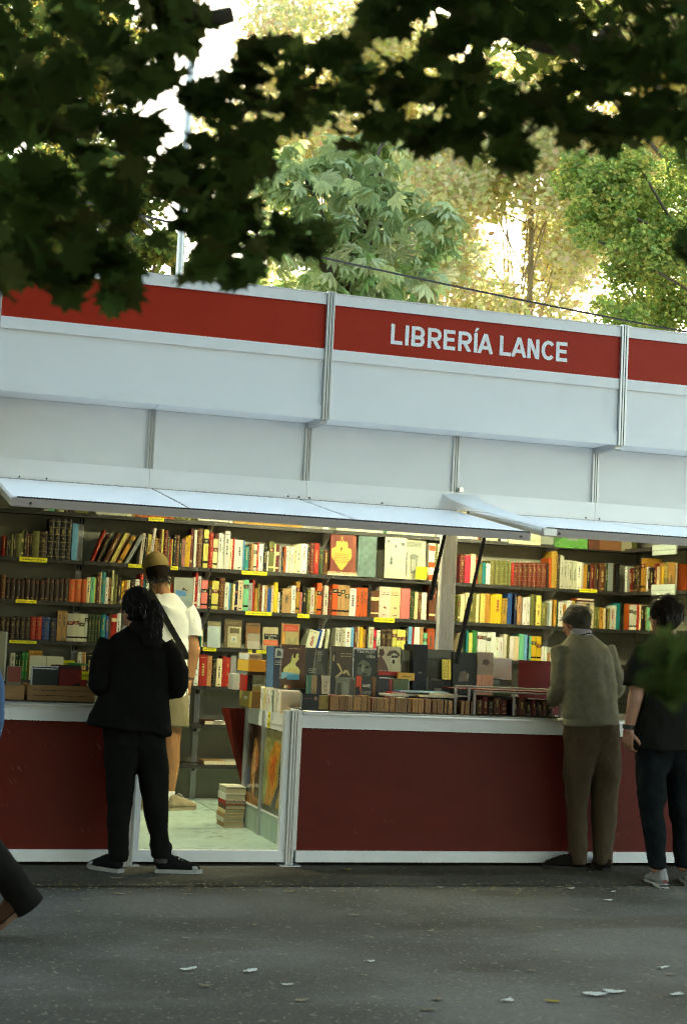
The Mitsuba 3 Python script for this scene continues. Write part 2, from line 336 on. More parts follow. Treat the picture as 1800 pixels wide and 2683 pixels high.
obj('panel_edge', bx((1.0265, -.002, .1015), (1.046, .02, .8575)), 'aluminium', ST)
obj('panel_edge', bx((1.0265, -.012, .858), (1.046, .02, .966)), 'aluminium', ST)
# inside: floor, back wall, ends
for i in range(-2, 5):
    for j, (a, b) in enumerate(((.042, 1.05), (1.05, 2.12), (2.12, 2.93))):
        obj('floor_panel', bx((i + .005, a + .005, .06), (i + .995, b - .005, .1)), 'floor_board', ST)
obj('floor_frame', bx((-2, .04, .04), (5, 2.93, .0585)), 'dark_metal', ST)
for i in range(-2, 5):
    obj('back_panel', bx((i + .022, 2.905, .101), (i + .978, 2.915, 2.929)), 'olive_panel', ST)
    post(i + 1, 2.905, .101, 2.92, .044, .04, 'back_post')
obj('end_wall', bx((-2.05, .03, .03), (-2.01, 2.92, 2.928)), 'olive_panel', ST)
obj('end_wall', bx((4.86, .03, .03), (4.90, 2.92, 2.928)), 'olive_panel', ST)
# ---------------------------------------------------------------- shelves on the back wall, one bay per metre
SHZ = [2.29, 1.925, 1.604, 1.304, 1.0, .70, .39]
BAY = ['leftmost bay', 'doorway bay', 'middle bay', 'bay before the post', 'bay past the post', 'corner bay']
for i, nm in enumerate(BAY):
    x0 = i - 1
    b = thing('wall_shelf', f'dark metal wall shelf unit full of books, {nm}', 'shelf unit', 'shelf units along the back wall')
    for z in SHZ:
        obj('shelf', boxes(((x0 + .004, 2.648, z - .022), (x0 + .996, 2.893, z - .001)), ((x0 + .004, 2.640, z - .030), (x0 + .996, 2.6475, z - .0005))), 'dark_metal', b)
        for x in (x0 + .010, x0 + .984):
            obj('bracket', CM().prism(Polygon([(2.66, z - .0225), (2.884, z - .0225), (2.884, z - .15)] if i in (2, 4) and z > 1.5 else [(2.80, z - .0225), (2.884, z - .0225), (2.884, z - .075), (2.80, z - .06)]), x, x + .004, (1,1,1), mat((0,1,0), (0,0,1), (1,0,0))).build()[0], 'white_gloss' if i in (2, 4) else 'dark_metal', b)
sb = thing('side_shelf', 'dark shelf unit at right angles in the corner, holding books with yellow tickets', 'shelf unit')
for z in SHZ[:5]:
    obj('shelf', boxes(((4.60, 1.0, z - .022), (4.84, 2.636, z - .001)), ((4.592, 1.0, z - .030), (4.5995, 2.636, z - .0005))), 'dark_metal', sb)
for y in (1.0, 1.9): obj('upright', bx((4.82, y - .02, .1), (4.858, y - .001, 2.5)), 'dark_metal', sb)
# ---------------------------------------------------------------- lamps inside (above the opening, out of the photograph, their glow is in it)
def lamp(x, y, z, L, power, nm):
    t = thing('tube_lamp', f'fluorescent tube lamp under the stall roof, {nm}', 'lamp', 'tube lamps under the roof')
    obj('housing', bx((x - L/2 - .03, y - .05, z + .03), (x + L/2 + .03, y + .05, z + .07)), 'white_gloss', t)
    k = obj('tube', tube([(x - L/2, y, z), (x + L/2, y, z)], .02, 10), 'white_gloss', t)
    scene[k]['emitter'] = {'type': 'area', 'radiance': {'type': 'rgb', 'value': [power * c for c in LAMP]}}
    for e in (-L/2, L/2): obj('holder', bx((x + e - .008, y - .02, z + .0), (x + e + .008, y + .02, z + .03)), 'dark_metal', t)
    obj('hanger', tube([(x, y, z + .07), (x, y, 2.93)], .006, 6), 'steel', t)
LAMP = (1.0, .96, .54)
lamp(1.65, 1.35, 2.72, 1.0, 6.6, 'over the middle bays')
lamp(3.30, 1.35, 2.72, 1.2, 7.4, 'over the bays right of the grey post')
def spot(x, y, z, target, power, nm):
    t = thing('spot_lamp', f'small black clamp spot lamp under the roof, {nm}', 'lamp', 'spot lamps under the roof')
    a = np.array([x, y, z]); d = np.array(target) - a; d /= np.linalg.norm(d)
    obj('shade', tube([a - d * .10, a - d * .05, a - d * .005], (.025, .045, .055), 14), 'dark_metal', t); obj('stem', tube([a - d * .10, (x, y, 2.93)], .008, 8), 'dark_metal', t)
    k = obj('bulb', tube([a - d * .004, a], .042, 14), 'white_gloss', t)
    scene[f'spot_light_{len(labels)}'] = {'type': 'spot', 'to_world': T().look_at(origin=(a + d * .01).tolist(), target=list(target), up=[.1, .2, 1]), 'intensity': {'type': 'rgb', 'value': [power * c for c in (1.0, .97, .62)]}, 'cutoff_angle': 42.0, 'beam_width': 24.0}
spot(.55, .55, 2.62, (.75, 1.25, .1), .5, 'over the doorway')
# ---------------------------------------------------------------- books
PAL = {'W': (236,234,226), 'C': (228,212,165), 'I': (205,203,180), 'Y': (218,186,44), 'y': (226,214,110), 'G': (188,146,58), 'O': (200,100,40), 'R': (178,48,34), 'r': (116,34,24),
       'B': (112,70,40), 'b': (62,42,28), 'K': (26,24,22), 'T': (40,140,140), 't': (132,196,160), 'U': (44,88,150), 'u': (120,172,210), 'N': (30,42,76), 'V': (122,122,66), 'v': (44,72,42),
       'g': (62,140,70), 'P': (220,132,130), 'p': (186,126,116), 'S': (150,156,150), 'M': (222,58,88), 'A': (186,150,104)}
NAME = {'W': 'white', 'C': 'cream', 'I': 'ivory', 'Y': 'bright yellow', 'y': 'pale yellow', 'G': 'gold brown', 'O': 'orange', 'R': 'red', 'r': 'dark red', 'B': 'brown', 'b': 'dark brown', 'K': 'black',
        'T': 'teal', 't': 'mint green', 'U': 'blue', 'u': 'light blue', 'N': 'navy', 'V': 'olive', 'v': 'dark green', 'g': 'green', 'P': 'pink', 'p': 'dusty pink', 'S': 'grey', 'M': 'raspberry', 'A': 'tan'}
def pal(c, j=0.0): return np.clip((lin(PAL[c]) * .84 if c in 'WCIyS' else .92 * lin(PAL[c]) ** 1.22) * (1 + j), 0, .82)
def spine(X, w, h, z, code, yf, d, r, lean=0.0, M=None):
    """One book seen from its spine: boards, rounded spine, bands or lettering; its foot at (X, yf, z), w wide, h high."""
    c, st = code[0], code[1]; j = r.uniform(-.13, .10); col = pal(c, j); col = np.clip(col * r.uniform(.93, 1.07, 3), 0, .82); b = CM()
    dark = col.mean() < .12
    ink = np.array((.45, .36, .13)) if dark or c in 'rBRgvNUT' else np.array((.06, .055, .05)) if r.random() < .7 else np.array((.30, .05, .04))
    bw = .0018
    A = np.eye(4) if M is None else M
    if lean: A = A @ mat((math.cos(lean), 0, -math.sin(lean)), (0,1,0), (math.sin(lean), 0, math.cos(lean)), (X, 0, z)) @ mat(o=(-X, 0, -z))
    hard = st in '24' or (st == '1' and dark)
    w2 = w - .0012
    b.box((X, yf + .006, z), (X + bw, yf + d, z + h), col, A); b.box((X + w2 - bw, yf + .006, z), (X + w2, yf + d, z + h), col, A)
    pg = np.array((.62, .57, .42)) * r.uniform(.8, 1.1)
    b.box((X + bw + .0001, yf + .008, z + .003), (X + w2 - bw - .0001, yf + d - .004, z + h - (.004 if hard else .0005)), pg, A)
    bul = min(.005, w * .16) if hard else .0008
    n = 4 if hard else 2
    a = np.linspace(0, 1, n + 1); px = X + w2 * a; py = yf + .006 - bul * np.sin(np.pi * a) - (.001 if not hard else 0)
    poly = Polygon(list(zip(px, py)) + [(X + w2, yf + .0079), (X, yf + .0079)])
    b.prism(poly, z, z + h, col, A)
    fr = yf + .006 - bul - .0016
    def strip(z0, z1, cc, e=.10, o=.0):
        b.box((X + w2 * e, fr + o, z + h * z0), (X + w2 * (1 - e), fr + .004, z + h * z1), cc, A)
    if st == '1':
        t0 = r.uniform(.30, .5); n = r.integers(5, 10); L = .42 / n
        for i in range(n):
            if r.random() < .85: strip(t0 + i * L, t0 + (i + .72) * L, ink, .36)
        if r.random() < .6: strip(.05, .085, ink, .28)
        if r.random() < .4: strip(.90, .915, ink, .1)
    elif st == '2':
        g = np.array((.40, .30, .10)) if c != 'V' else np.array((.30, .28, .12))
        for q in (.06, .24, .42, .60, .78, .93): strip(q, q + .012, g * r.uniform(.6, 1.2), .06)
        for i in range(4): strip(.64 + .03 * i, .652 + .03 * i, g, .28)
        strip(.32, .35, g * .8, .40); strip(.50, .53, g * .8, .40); strip(.14, .17, g * .8, .40)
    elif st == '3':
        k = pal('K') if not dark else pal('C'); q = r.uniform(.55, .75)
        strip(q, q + .13, k if r.random() < .6 else pal('r'), .0); strip(q + .04, q + .055, pal('C'), .25, -.0006); strip(q + .075, q + .09, pal('C'), .2, -.0006)
        strip(.12, .18, k, .0)
    elif st == '4':
        if c in 'W': [strip(q, q + .14, pal('O'), .0) for q in (.02, .36, .80)]
        elif c == 'b': strip(.80, .90, pal('B') * 1.1, .2); strip(.07, .11, pal('G'), .34)
        else: strip(.74, .76, ink, .12); strip(.82, .83, ink, .12); strip(.30, .36, ink * .8, .4); strip(.08, .1, ink, .3)
    return b
ROWS = {'r0': [(-0.32, 0.035, 0.265, 'I1'), (-0.281, 0.046, 0.268, 't1'), (-0.234, 0.033, 0.271, 'V1'), (-0.198, 0.03, 0.274, 'C1'), (-0.166, 0.028, 0.276, 'b1'), (-0.136, 0.027, 0.278, 'b1'), (-0.108, 0.026, 0.28, 'b1'), (-0.079, 0.099, 0.285, 'V0'), (0.315, 0.022, 0.31, 'C0'), (0.339, 0.022, 0.31, 'W0'), (0.364, 0.023, 0.31, 'G1'), (0.39, 0.049, 0.257, 'O2'), (0.44, 0.05, 0.26, 'O2'), (0.49, 0.05, 0.264, 'O2'), (0.541, 0.05, 0.268, 'O2'), (0.591, 0.05, 0.271, 'O2'), (0.642, 0.05, 0.275, 'O2'), (0.696, 0.043, 0.278, 'V1'), (0.74, 0.043, 0.282, 'V1'), (0.784, 0.044, 0.285, 'V1'), (0.828, 0.044, 0.288, 'V1'), (1.11, 0.03, 0.31, 'V1'), (1.14, 0.023, 0.31, 'W0'), (1.173, 0.039, 0.221, 'G3'), (1.213, 0.039, 0.224, 'G3'), (1.253, 0.039, 0.227, 'G3'), (1.293, 0.039, 0.23, 'G3'), (1.333, 0.04, 0.233, 'G3'), (1.373, 0.04, 0.235, 'G3'), (1.414, 0.04, 0.238, 'G3'), (1.454, 0.04, 0.241, 'G3'), (1.495, 0.04, 0.244, 'G3'), (1.535, 0.04, 0.247, 'G3'), (1.576, 0.04, 0.25, 'G3'), (1.617, 0.04, 0.253, 'G3'), (1.657, 0.04, 0.255, 'G3'), (1.698, 0.04, 0.258, 'G3'), (1.74, 0.059, 0.31, 'S0'), (3.243, 0.021, 0.239, 'O1'), (3.331, 0.105, 0.248, 'C0'), (3.443, 0.021, 0.253, 'K0'), (3.467, 0.063, 0.256, 'W0'), (3.822, 0.125, 0.282, 'S0'), (4.041, 0.145, 0.31, 'g0'), (4.189, 0.046, 0.31, 'C0'), (4.24, 0.267, 0.31, 'r0'), (4.509, 0.08, 0.31, 'V0'), (4.593, 0.13, 0.31, 'V0')], 'r1': [(-0.614, 0.023, 0.159, 'R1'), (-0.59, 0.02, 0.152, 'b2'), (-0.57, 0.017, 0.159, 'K1'), (-0.553, 0.017, 0.172, 'V1'), (-0.536, 0.02, 0.173, 'b1'), (-0.515, 0.041, 0.181, 'V2'), (-0.474, 0.019, 0.206, 'V3'), (-0.455, 0.02, 0.202, 'b1'), (-0.434, 0.02, 0.179, 'B1'), (-0.413, 0.02, 0.192, 'b1'), (-0.393, 0.053, 0.207, 'V2'), (-0.34, 0.062, 0.207, 'b2'), (-0.276, 0.044, 0.31, 'K2'), (-0.231, 0.044, 0.31, 'K2'), (-0.187, 0.047, 0.31, 'K2'), (-0.139, 0.039, 0.31, 'K2'), (-0.094, 0.045, 0.282, 'u0'), (0.497, 0.028, 0.235, 'y1'), (0.525, 0.015, 0.23, 'r0'), (0.541, 0.012, 0.204, 'B0'), (0.553, 0.021, 0.212, 'G1'), (0.574, 0.017, 0.212, 'B2'), (0.591, 0.013, 0.277, 'B1'), (0.604, 0.014, 0.284, 'y0'), (0.619, 0.034, 0.276, 'r2'), (0.654, 0.015, 0.217, 'V1'), (0.67, 0.015, 0.209, 'R1'), (0.685, 0.009, 0.212, 'y0'), (0.694, 0.025, 0.247, 'K1'), (0.719, 0.027, 0.246, 'B2'), (0.747, 0.019, 0.21, 'v1'), (0.766, 0.028, 0.218, 'p1'), (0.794, 0.018, 0.238, 'Y1'), (0.812, 0.021, 0.248, 'Y1'), (0.833, 0.021, 0.302, 'r3'), (0.86, 0.022, 0.294, 'W0'), (0.882, 0.046, 0.31, 'B2'), (0.938, 0.041, 0.303, 'y3'), (0.979, 0.036, 0.281, 'R2'), (1.017, 0.036, 0.234, 'C3'), (1.058, 0.031, 0.282, 'W1'), (1.09, 0.016, 0.271, 'W1'), (1.106, 0.043, 0.301, 'W1'), (1.149, 0.023, 0.24, 'C1'), (1.172, 0.016, 0.249, 'R0'), (1.188, 0.018, 0.238, 'W0'), (1.206, 0.052, 0.238, 'W1'), (1.258, 0.011, 0.231, 'u0'), (1.271, 0.036, 0.189, 'T1'), (1.307, 0.019, 0.203, 'B2'), (1.326, 0.022, 0.214, 'A1'), (1.348, 0.024, 0.209, 'I3'), (1.372, 0.017, 0.226, 'R1'), (1.389, 0.038, 0.215, 'W1'), (1.428, 0.029, 0.211, 'K1'), (1.458, 0.013, 0.163, 'W0'), (1.471, 0.043, 0.239, 'V3'), (1.514, 0.016, 0.222, 'C0'), (1.53, 0.026, 0.223, 'r3'), (1.557, 0.019, 0.206, 'S1'), (1.577, 0.019, 0.164, 'K1'), (1.596, 0.018, 0.205, 'O1'), (1.615, 0.023, 0.21, 'W1'), (1.638, 0.015, 0.211, 'I1'), (1.653, 0.026, 0.209, 'W1'), (1.679, 0.023, 0.226, 'C1'), (1.702, 0.038, 0.237, 'I1'), (1.74, 0.049, 0.24, 'W1'), (1.789, 0.023, 0.245, 'b1'), (1.812, 0.035, 0.253, 'r2'), (1.847, 0.039, 0.252, 'R1'), (1.888, 0.039, 0.208, 'v2'), (1.927, 0.039, 0.198, 'B1'), (2.826, 0.055, 0.31, 'W4'), (2.881, 0.024, 0.31, 'V2'), (2.905, 0.023, 0.31, 'C1'), (3.106, 0.045, 0.233, 'r2'), (3.151, 0.05, 0.23, 'M0'), (3.201, 0.044, 0.245, 'C0'), (3.245, 0.021, 0.224, 'R1'), (3.267, 0.038, 0.165, 'V0'), (3.309, 0.031, 0.177, 'T0'), (3.34, 0.036, 0.172, 'W0'), (3.378, 0.042, 0.2, 'V2'), (3.42, 0.042, 0.203, 'V2'), (3.462, 0.046, 0.202, 'V2'), (3.508, 0.039, 0.205, 'V2'), (3.547, 0.021, 0.2, 'V1'), (3.568, 0.021, 0.194, 'R0'), (3.589, 0.039, 0.193, 'r2'), (3.628, 0.046, 0.195, 'r2'), (3.674, 0.046, 0.198, 'r2'), (3.72, 0.043, 0.201, 'r2'), (3.763, 0.039, 0.203, 'r2'), (3.802, 0.043, 0.205, 'r2'), (3.845, 0.043, 0.208, 'r2'), (3.888, 0.021, 0.206, 'b0'), (3.909, 0.025, 0.254, 'O0'), (3.934, 0.049, 0.31, 'G2'), (3.984, 0.029, 0.278, 'b2'), (4.013, 0.031, 0.28, 'I1'), (4.045, 0.032, 0.242, 'I1'), (4.077, 0.019, 0.244, 'I1'), (4.096, 0.031, 0.244, 'I1'), (4.132, 0.038, 0.24, 'I1'), (4.171, 0.041, 0.232, 'W1'), (4.212, 0.02, 0.231, 'I0'), (4.234, 0.033, 0.212, 'G0'), (4.267, 0.029, 0.211, 'K1'), (4.296, 0.036, 0.206, 'r1'), (4.332, 0.015, 0.231, 'B0'), (4.347, 0.029, 0.225, 'b1'), (4.376, 0.059, 0.235, 'B1'), (4.435, 0.022, 0.237, 'v1'), (4.457, 0.051, 0.242, 'S0'), (4.508, 0.022, 0.234, 'b0'), (4.53, 0.037, 0.236, 'K0')], 'r2': [(-0.606, 0.032, 0.182, 'B2'), (-0.571, 0.035, 0.161, 'b4'), (-0.535, 0.035, 0.158, 'b4'), (-0.499, 0.035, 0.156, 'b4'), (-0.462, 0.036, 0.154, 'b4'), (-0.426, 0.035, 0.167, 'b4'), (-0.39, 0.036, 0.164, 'b4'), (-0.354, 0.036, 0.162, 'b4'), (-0.317, 0.036, 0.16, 'b4'), (-0.281, 0.036, 0.173, 'b4'), (-0.245, 0.036, 0.171, 'b4'), (-0.208, 0.036, 0.168, 'b4'), (-0.172, 0.036, 0.181, 'b4'), (-0.135, 0.036, 0.179, 'b4'), (-0.096, 0.044, 0.175, 'O2'), (-0.05, 0.052, 0.177, 'O2'), (0.003, 0.036, 0.18, 'O2'), (0.041, 0.027, 0.197, 'C1'), (0.071, 0.029, 0.198, 't1'), (0.1, 0.013, 0.198, 'y0'), (0.113, 0.029, 0.222, 'B1'), (0.142, 0.009, 0.241, 'C0'), (0.151, 0.032, 0.245, 'T2'), (0.185, 0.024, 0.204, 'W1'), (0.209, 0.021, 0.203, 'A3'), (0.23, 0.016, 0.261, 'C1'), (0.247, 0.012, 0.229, 'V0'), (0.259, 0.018, 0.229, 'V1'), (0.278, 0.03, 0.195, 'b1'), (0.309, 0.021, 0.184, 'Y1'), (0.33, 0.021, 0.191, 'G1'), (0.351, 0.024, 0.192, 'C1'), (0.376, 0.036, 0.191, 'b1'), (0.415, 0.033, 0.202, 'W1'), (0.448, 0.029, 0.246, 'R2'), (0.479, 0.021, 0.205, 'T1'), (0.5, 0.021, 0.206, 'W0'), (0.674, 0.017, 0.237, 'C0'), (0.694, 0.018, 0.192, 'R0'), (0.876, 0.012, 0.245, 'W0'), (0.888, 0.021, 0.285, 'R3'), (0.91, 0.026, 0.253, 'W1'), (0.938, 0.052, 0.225, 'P3'), (0.993, 0.031, 0.184, 'K1'), (1.026, 0.053, 0.223, 'y3'), (1.08, 0.046, 0.251, 'B2'), (1.128, 0.033, 0.216, 'W1'), (1.162, 0.013, 0.213, 'u0'), (1.175, 0.018, 0.208, 'V0'), (1.193, 0.019, 0.209, 'C0'), (1.212, 0.022, 0.222, 'N3'), (1.234, 0.044, 0.239, 'C1'), (1.278, 0.041, 0.245, 't3'), (1.32, 0.032, 0.222, 'S1'), (1.352, 0.018, 0.248, 'R2'), (1.372, 0.022, 0.181, 'G1'), (1.394, 0.018, 0.219, 'V1'), (1.412, 0.022, 0.208, 'r2'), (1.435, 0.019, 0.209, 'W0'), (1.454, 0.022, 0.21, 'A1'), (1.477, 0.033, 0.187, 'U0'), (1.51, 0.021, 0.213, 'C1'), (1.531, 0.031, 0.239, 'Y0'), (1.566, 0.017, 0.16, 'W1'), (1.583, 0.016, 0.186, 'K1'), (1.599, 0.077, 0.195, 'A1'), (1.676, 0.035, 0.219, 'W1'), (1.711, 0.03, 0.255, 'G3'), (1.745, 0.021, 0.17, 'p1'), (1.766, 0.036, 0.212, 'K1'), (1.803, 0.029, 0.198, 'V1'), (1.832, 0.035, 0.212, 'I1'), (1.868, 0.02, 0.182, 'G1'), (1.888, 0.04, 0.253, 'O3'), (1.929, 0.016, 0.217, 'B0'), (1.945, 0.036, 0.234, 'I1'), (1.983, 0.031, 0.201, 'r2'), (2.017, 0.046, 0.247, 'O3'), (2.063, 0.026, 0.246, 'A3'), (2.089, 0.033, 0.247, 'A3'), (2.122, 0.04, 0.246, 'A3'), (2.164, 0.056, 0.225, 'W1'), (2.22, 0.033, 0.234, 'O1'), (2.253, 0.031, 0.235, 'O1'), (2.284, 0.032, 0.234, 'O1'), (2.317, 0.024, 0.257, 'K0'), (2.343, 0.033, 0.215, 'B3'), (2.377, 0.037, 0.217, 'B3'), (2.414, 0.096, 0.252, 'I4'), (2.51, 0.089, 0.25, 'C4'), (2.601, 0.04, 0.247, 'P0'), (2.641, 0.041, 0.25, 'P0'), (2.684, 0.036, 0.232, 'v2'), (2.72, 0.03, 0.225, 'C0'), (2.75, 0.031, 0.223, 'B1'), (2.781, 0.044, 0.222, 'W0'), (2.851, 0.058, 0.287, 'B3'), (3.103, 0.021, 0.218, 'V3'), (3.124, 0.037, 0.226, 'C0'), (3.165, 0.032, 0.241, 'C0'), (3.203, 0.038, 0.236, 'V1'), (3.241, 0.021, 0.244, 'V0'), (3.262, 0.026, 0.233, 'C0'), (3.3, 0.042, 0.241, 'y0'), (3.342, 0.047, 0.241, 'G0'), (3.391, 0.033, 0.233, 'Y0'), (3.424, 0.071, 0.245, 'Y1'), (3.498, 0.046, 0.213, 'G1'), (3.545, 0.039, 0.254, 'U0'), (3.608, 0.025, 0.257, 'N1'), (3.635, 0.034, 0.239, 'A1'), (3.686, 0.035, 0.229, 'W1'), (3.723, 0.027, 0.234, 'W1'), (3.753, 0.035, 0.258, 'V0'), (3.789, 0.014, 0.246, 'b2'), (3.805, 0.045, 0.251, 'y1'), (3.852, 0.056, 0.192, 'V1'), (3.908, 0.019, 0.19, 'S0'), (3.929, 0.021, 0.214, 'W0'), (3.968, 0.025, 0.223, 'G1'), (3.993, 0.014, 0.217, 'v0'), (4.009, 0.042, 0.206, 'W1'), (4.051, 0.032, 0.188, 'G1'), (4.083, 0.023, 0.221, 'W0'), (4.106, 0.031, 0.223, 'W0'), (4.137, 0.025, 0.224, 'Y0'), (4.174, 0.022, 0.2, 'W0'), (4.196, 0.028, 0.214, 'r1'), (4.224, 0.022, 0.209, 'B1'), (4.246, 0.016, 0.216, 'Y0'), (4.262, 0.037, 0.211, 'b1'), (4.301, 0.04, 0.213, 'C1'), (4.341, 0.029, 0.182, 'V1'), (4.371, 0.022, 0.176, 'V1'), (4.393, 0.039, 0.178, 'G1'), (4.433, 0.018, 0.176, 'C0'), (4.451, 0.015, 0.173, 'b0'), (4.466, 0.026, 0.174, 'V1'), (4.492, 0.043, 0.176, 'I1'), (4.535, 0.018, 0.204, 'W0'), (4.554, 0.032, 0.225, 'T0')], 'r3': [(-0.594, 0.036, 0.165, 'b2'), (-0.557, 0.036, 0.164, 'b2'), (-0.52, 0.036, 0.163, 'b2'), (-0.483, 0.036, 0.171, 'b2'), (-0.445, 0.036, 0.169, 'b2'), (-0.408, 0.036, 0.168, 'b2'), (-0.367, 0.041, 0.174, 'R2'), (-0.323, 0.041, 0.176, 'R2'), (-0.279, 0.053, 0.176, 'U2'), (-0.223, 0.05, 0.175, 'N2'), (-0.168, 0.035, 0.228, 'A1'), (-0.133, 0.038, 0.23, 'A1'), (-0.093, 0.046, 0.211, 'I3'), (-0.046, 0.047, 0.213, 'I3'), (0.001, 0.039, 0.214, 'I3'), (0.04, 0.027, 0.214, 'I3'), (0.068, 0.023, 0.215, 'v2'), (0.092, 0.026, 0.216, 'v2'), (0.119, 0.021, 0.216, 'v2'), (0.141, 0.022, 0.217, 'v2'), (0.166, 0.033, 0.217, 'T1'), (0.199, 0.027, 0.207, 'U1'), (0.228, 0.018, 0.223, 'B0'), (0.247, 0.039, 0.221, 'R3'), (0.289, 0.03, 0.232, 'W1'), (0.95, 0.01, 0.136, 'T0'), (0.961, 0.012, 0.137, 'C0'), (2.057, 0.026, 0.2, 'I1'), (2.083, 0.03, 0.199, 'I1'), (2.113, 0.026, 0.2, 'I1'), (2.139, 0.048, 0.206, 'W1'), (2.188, 0.023, 0.209, 'u0'), (2.213, 0.03, 0.217, 'B1'), (2.244, 0.015, 0.217, 'C1'), (2.261, 0.026, 0.216, 'Y0'), (2.288, 0.027, 0.198, 'G1'), (2.315, 0.017, 0.224, 'K1'), (2.335, 0.045, 0.22, 'I1'), (2.382, 0.024, 0.202, 'M3'), (2.408, 0.03, 0.197, 'W1'), (2.439, 0.05, 0.211, 'b2'), (2.491, 0.051, 0.214, 'b2'), (2.544, 0.037, 0.208, 'y3'), (2.582, 0.037, 0.21, 'y3'), (2.62, 0.034, 0.209, 'y3'), (2.657, 0.02, 0.233, 'K1'), (2.677, 0.033, 0.237, 'u0'), (2.711, 0.018, 0.236, 'R0'), (2.731, 0.048, 0.237, 'W0'), (2.782, 0.029, 0.237, 'A0'), (2.813, 0.029, 0.194, 't3'), (2.844, 0.06, 0.23, 'O1'), (3.131, 0.023, 0.207, 'C0'), (3.154, 0.018, 0.214, 'v0'), (3.189, 0.019, 0.228, 'T0'), (3.21, 0.031, 0.211, 'y0'), (3.241, 0.039, 0.234, 'g0'), (3.29, 0.042, 0.221, 'W3'), (3.332, 0.037, 0.22, 'W3'), (3.371, 0.036, 0.221, 'W3'), (3.409, 0.039, 0.226, 'W0'), (3.45, 0.037, 0.185, 'W1'), (3.489, 0.028, 0.187, 'W1'), (3.519, 0.03, 0.212, 'I0'), (3.549, 0.029, 0.214, 'V0'), (3.58, 0.035, 0.2, 'W0'), (3.616, 0.045, 0.199, 'C0'), (3.664, 0.043, 0.222, 't0'), (3.708, 0.028, 0.218, 'u0'), (3.738, 0.015, 0.21, 'N0'), (3.755, 0.017, 0.21, 't1'), (3.774, 0.045, 0.206, 'Y3'), (3.82, 0.043, 0.208, 'Y3'), (3.868, 0.027, 0.124, 'W0'), (3.899, 0.023, 0.125, 'W0'), (3.924, 0.024, 0.077, 'A1'), (3.949, 0.017, 0.121, 'W0'), (3.967, 0.022, 0.091, 'C0')], 'r4': [(-0.503, 0.035, 0.198, 'I1'), (-0.464, 0.02, 0.199, 'v1'), (-0.443, 0.021, 0.2, 'v1'), (-0.418, 0.023, 0.207, 'g1'), (-0.394, 0.024, 0.208, 'g1'), (-0.369, 0.044, 0.221, 'G1'), (-0.323, 0.035, 0.223, 'G1'), (-0.287, 0.022, 0.224, 'G1'), (0.001, 0.033, 0.224, 'I1'), (0.035, 0.032, 0.226, 'A1'), (0.069, 0.051, 0.221, 'K1'), (0.916, 0.037, 0.22, 'W1'), (0.954, 0.064, 0.243, 'R1'), (1.02, 0.036, 0.236, 'A1'), (1.058, 0.036, 0.226, 'K2'), (1.095, 0.044, 0.218, 'C1'), (1.14, 0.026, 0.238, 'R0'), (1.167, 0.036, 0.23, 'R1'), (1.206, 0.044, 0.247, 'S0')]}
SIDE = {'r1': [(2.67, 0.043, 0.219, 'W1'), (2.627, 0.057, 0.218, 'S1'), (2.57, 0.056, 0.203, 'r1'), (2.515, 0.035, 0.228, 'b1'), (2.48, 0.035, 0.227, 'b1'), (2.445, 0.062, 0.225, 'b2'), (2.387, 0.075, 0.282, 'G3'), (2.287, 0.041, 0.205, 'W1'), (2.246, 0.047, 0.2, 'b1'), (2.199, 0.04, 0.199, 'K1'), (2.154, 0.046, 0.23, 'r1'), (2.106, 0.04, 0.203, 'C1'), (2.067, 0.043, 0.208, 'W1'), (2.014, 0.033, 0.201, 'Y0'), (1.984, 0.071, 0.237, 'V1'), (1.912, 0.055, 0.216, 'r1'), (1.855, 0.044, 0.221, 'O1')], 'r2': [(2.67, 0.099, 0.22, 'O0'), (2.567, 0.065, 0.213, 'I3'), (2.5, 0.067, 0.213, 'I3'), (2.43, 0.032, 0.212, 'R1'), (2.396, 0.034, 0.212, 'C1'), (2.358, 0.072, 0.206, 'K1'), (2.279, 0.034, 0.192, 'V1'), (2.242, 0.038, 0.192, 't1'), (2.202, 0.031, 0.189, 'C1')]}
allb, R = [], np.random.default_rng(11)
RN = {'r0': 'top shelf', 'r1': 'second shelf', 'r2': 'third shelf', 'r3': 'fourth shelf', 'r4': 'fifth shelf'}
ZR = dict(r0=2.29, r1=1.925, r2=1.604, r3=1.304, r4=1.0)
for rn, row in ROWS.items():
    for X, w, h, c in row:
        vis = w * (min(h, .10) if rn == 'r0' else h if rn != 'r4' else h * .6)
        allb.append(dict(rn=rn, X=X, w=w, h=h, c=c, vis=vis, lean=0.0, side=False))
for X, w, h, c, l in ((.062, .019, .262, 'R1', .33), (.102, .024, .235, 'b2', .36), (.155, .036, .255, 'B1', .40), (.208, .022, .262, 'y1', .42), (.232, .012, .262, 'A0', .42), (.262, .034, .245, 'G3', .46), (.318, .028, .260, 'S1', .47),
                      (.432, .026, .245, 'I1', .08), (.461, .018, .25, 'K1', .08), (.482, .026, .24, 'A1', .085), (.511, .020, .29, 'W1', .09)):
    allb.append(dict(rn='r1', X=X, w=w, h=h, c=c, vis=w * h, lean=l, side=False))
for X, w, h, c, l in ((1.80, .085, .185, 'I1', .22), (1.893, .020, .185, 'U0', .2), (1.915, .022, .19, 'W0', .19), (1.940, .016, .19, 'K1', .18), (1.965, .028, .19, 'I0', .10)):
    allb.append(dict(rn='r3', X=X, w=w, h=h, c=c, vis=w * h, lean=l, side=False))
for rn, row in SIDE.items():
    for Y, w, h, c in row: allb.append(dict(rn=rn, X=Y, w=w, h=h, c=c, vis=w * h * .5, lean=0.0, side=True))
allb.sort(key=lambda b: -b['vis'])
KEEP = 222
for i, b in enumerate(allb): b['solo'] = i < KEEP
seq = {}
for b in sorted(allb, key=lambda b: (b['rn'], b['side'], b['X'] if not b['side'] else -b['X'])): seq.setdefault((b['rn'], b['side']), []).append(b)
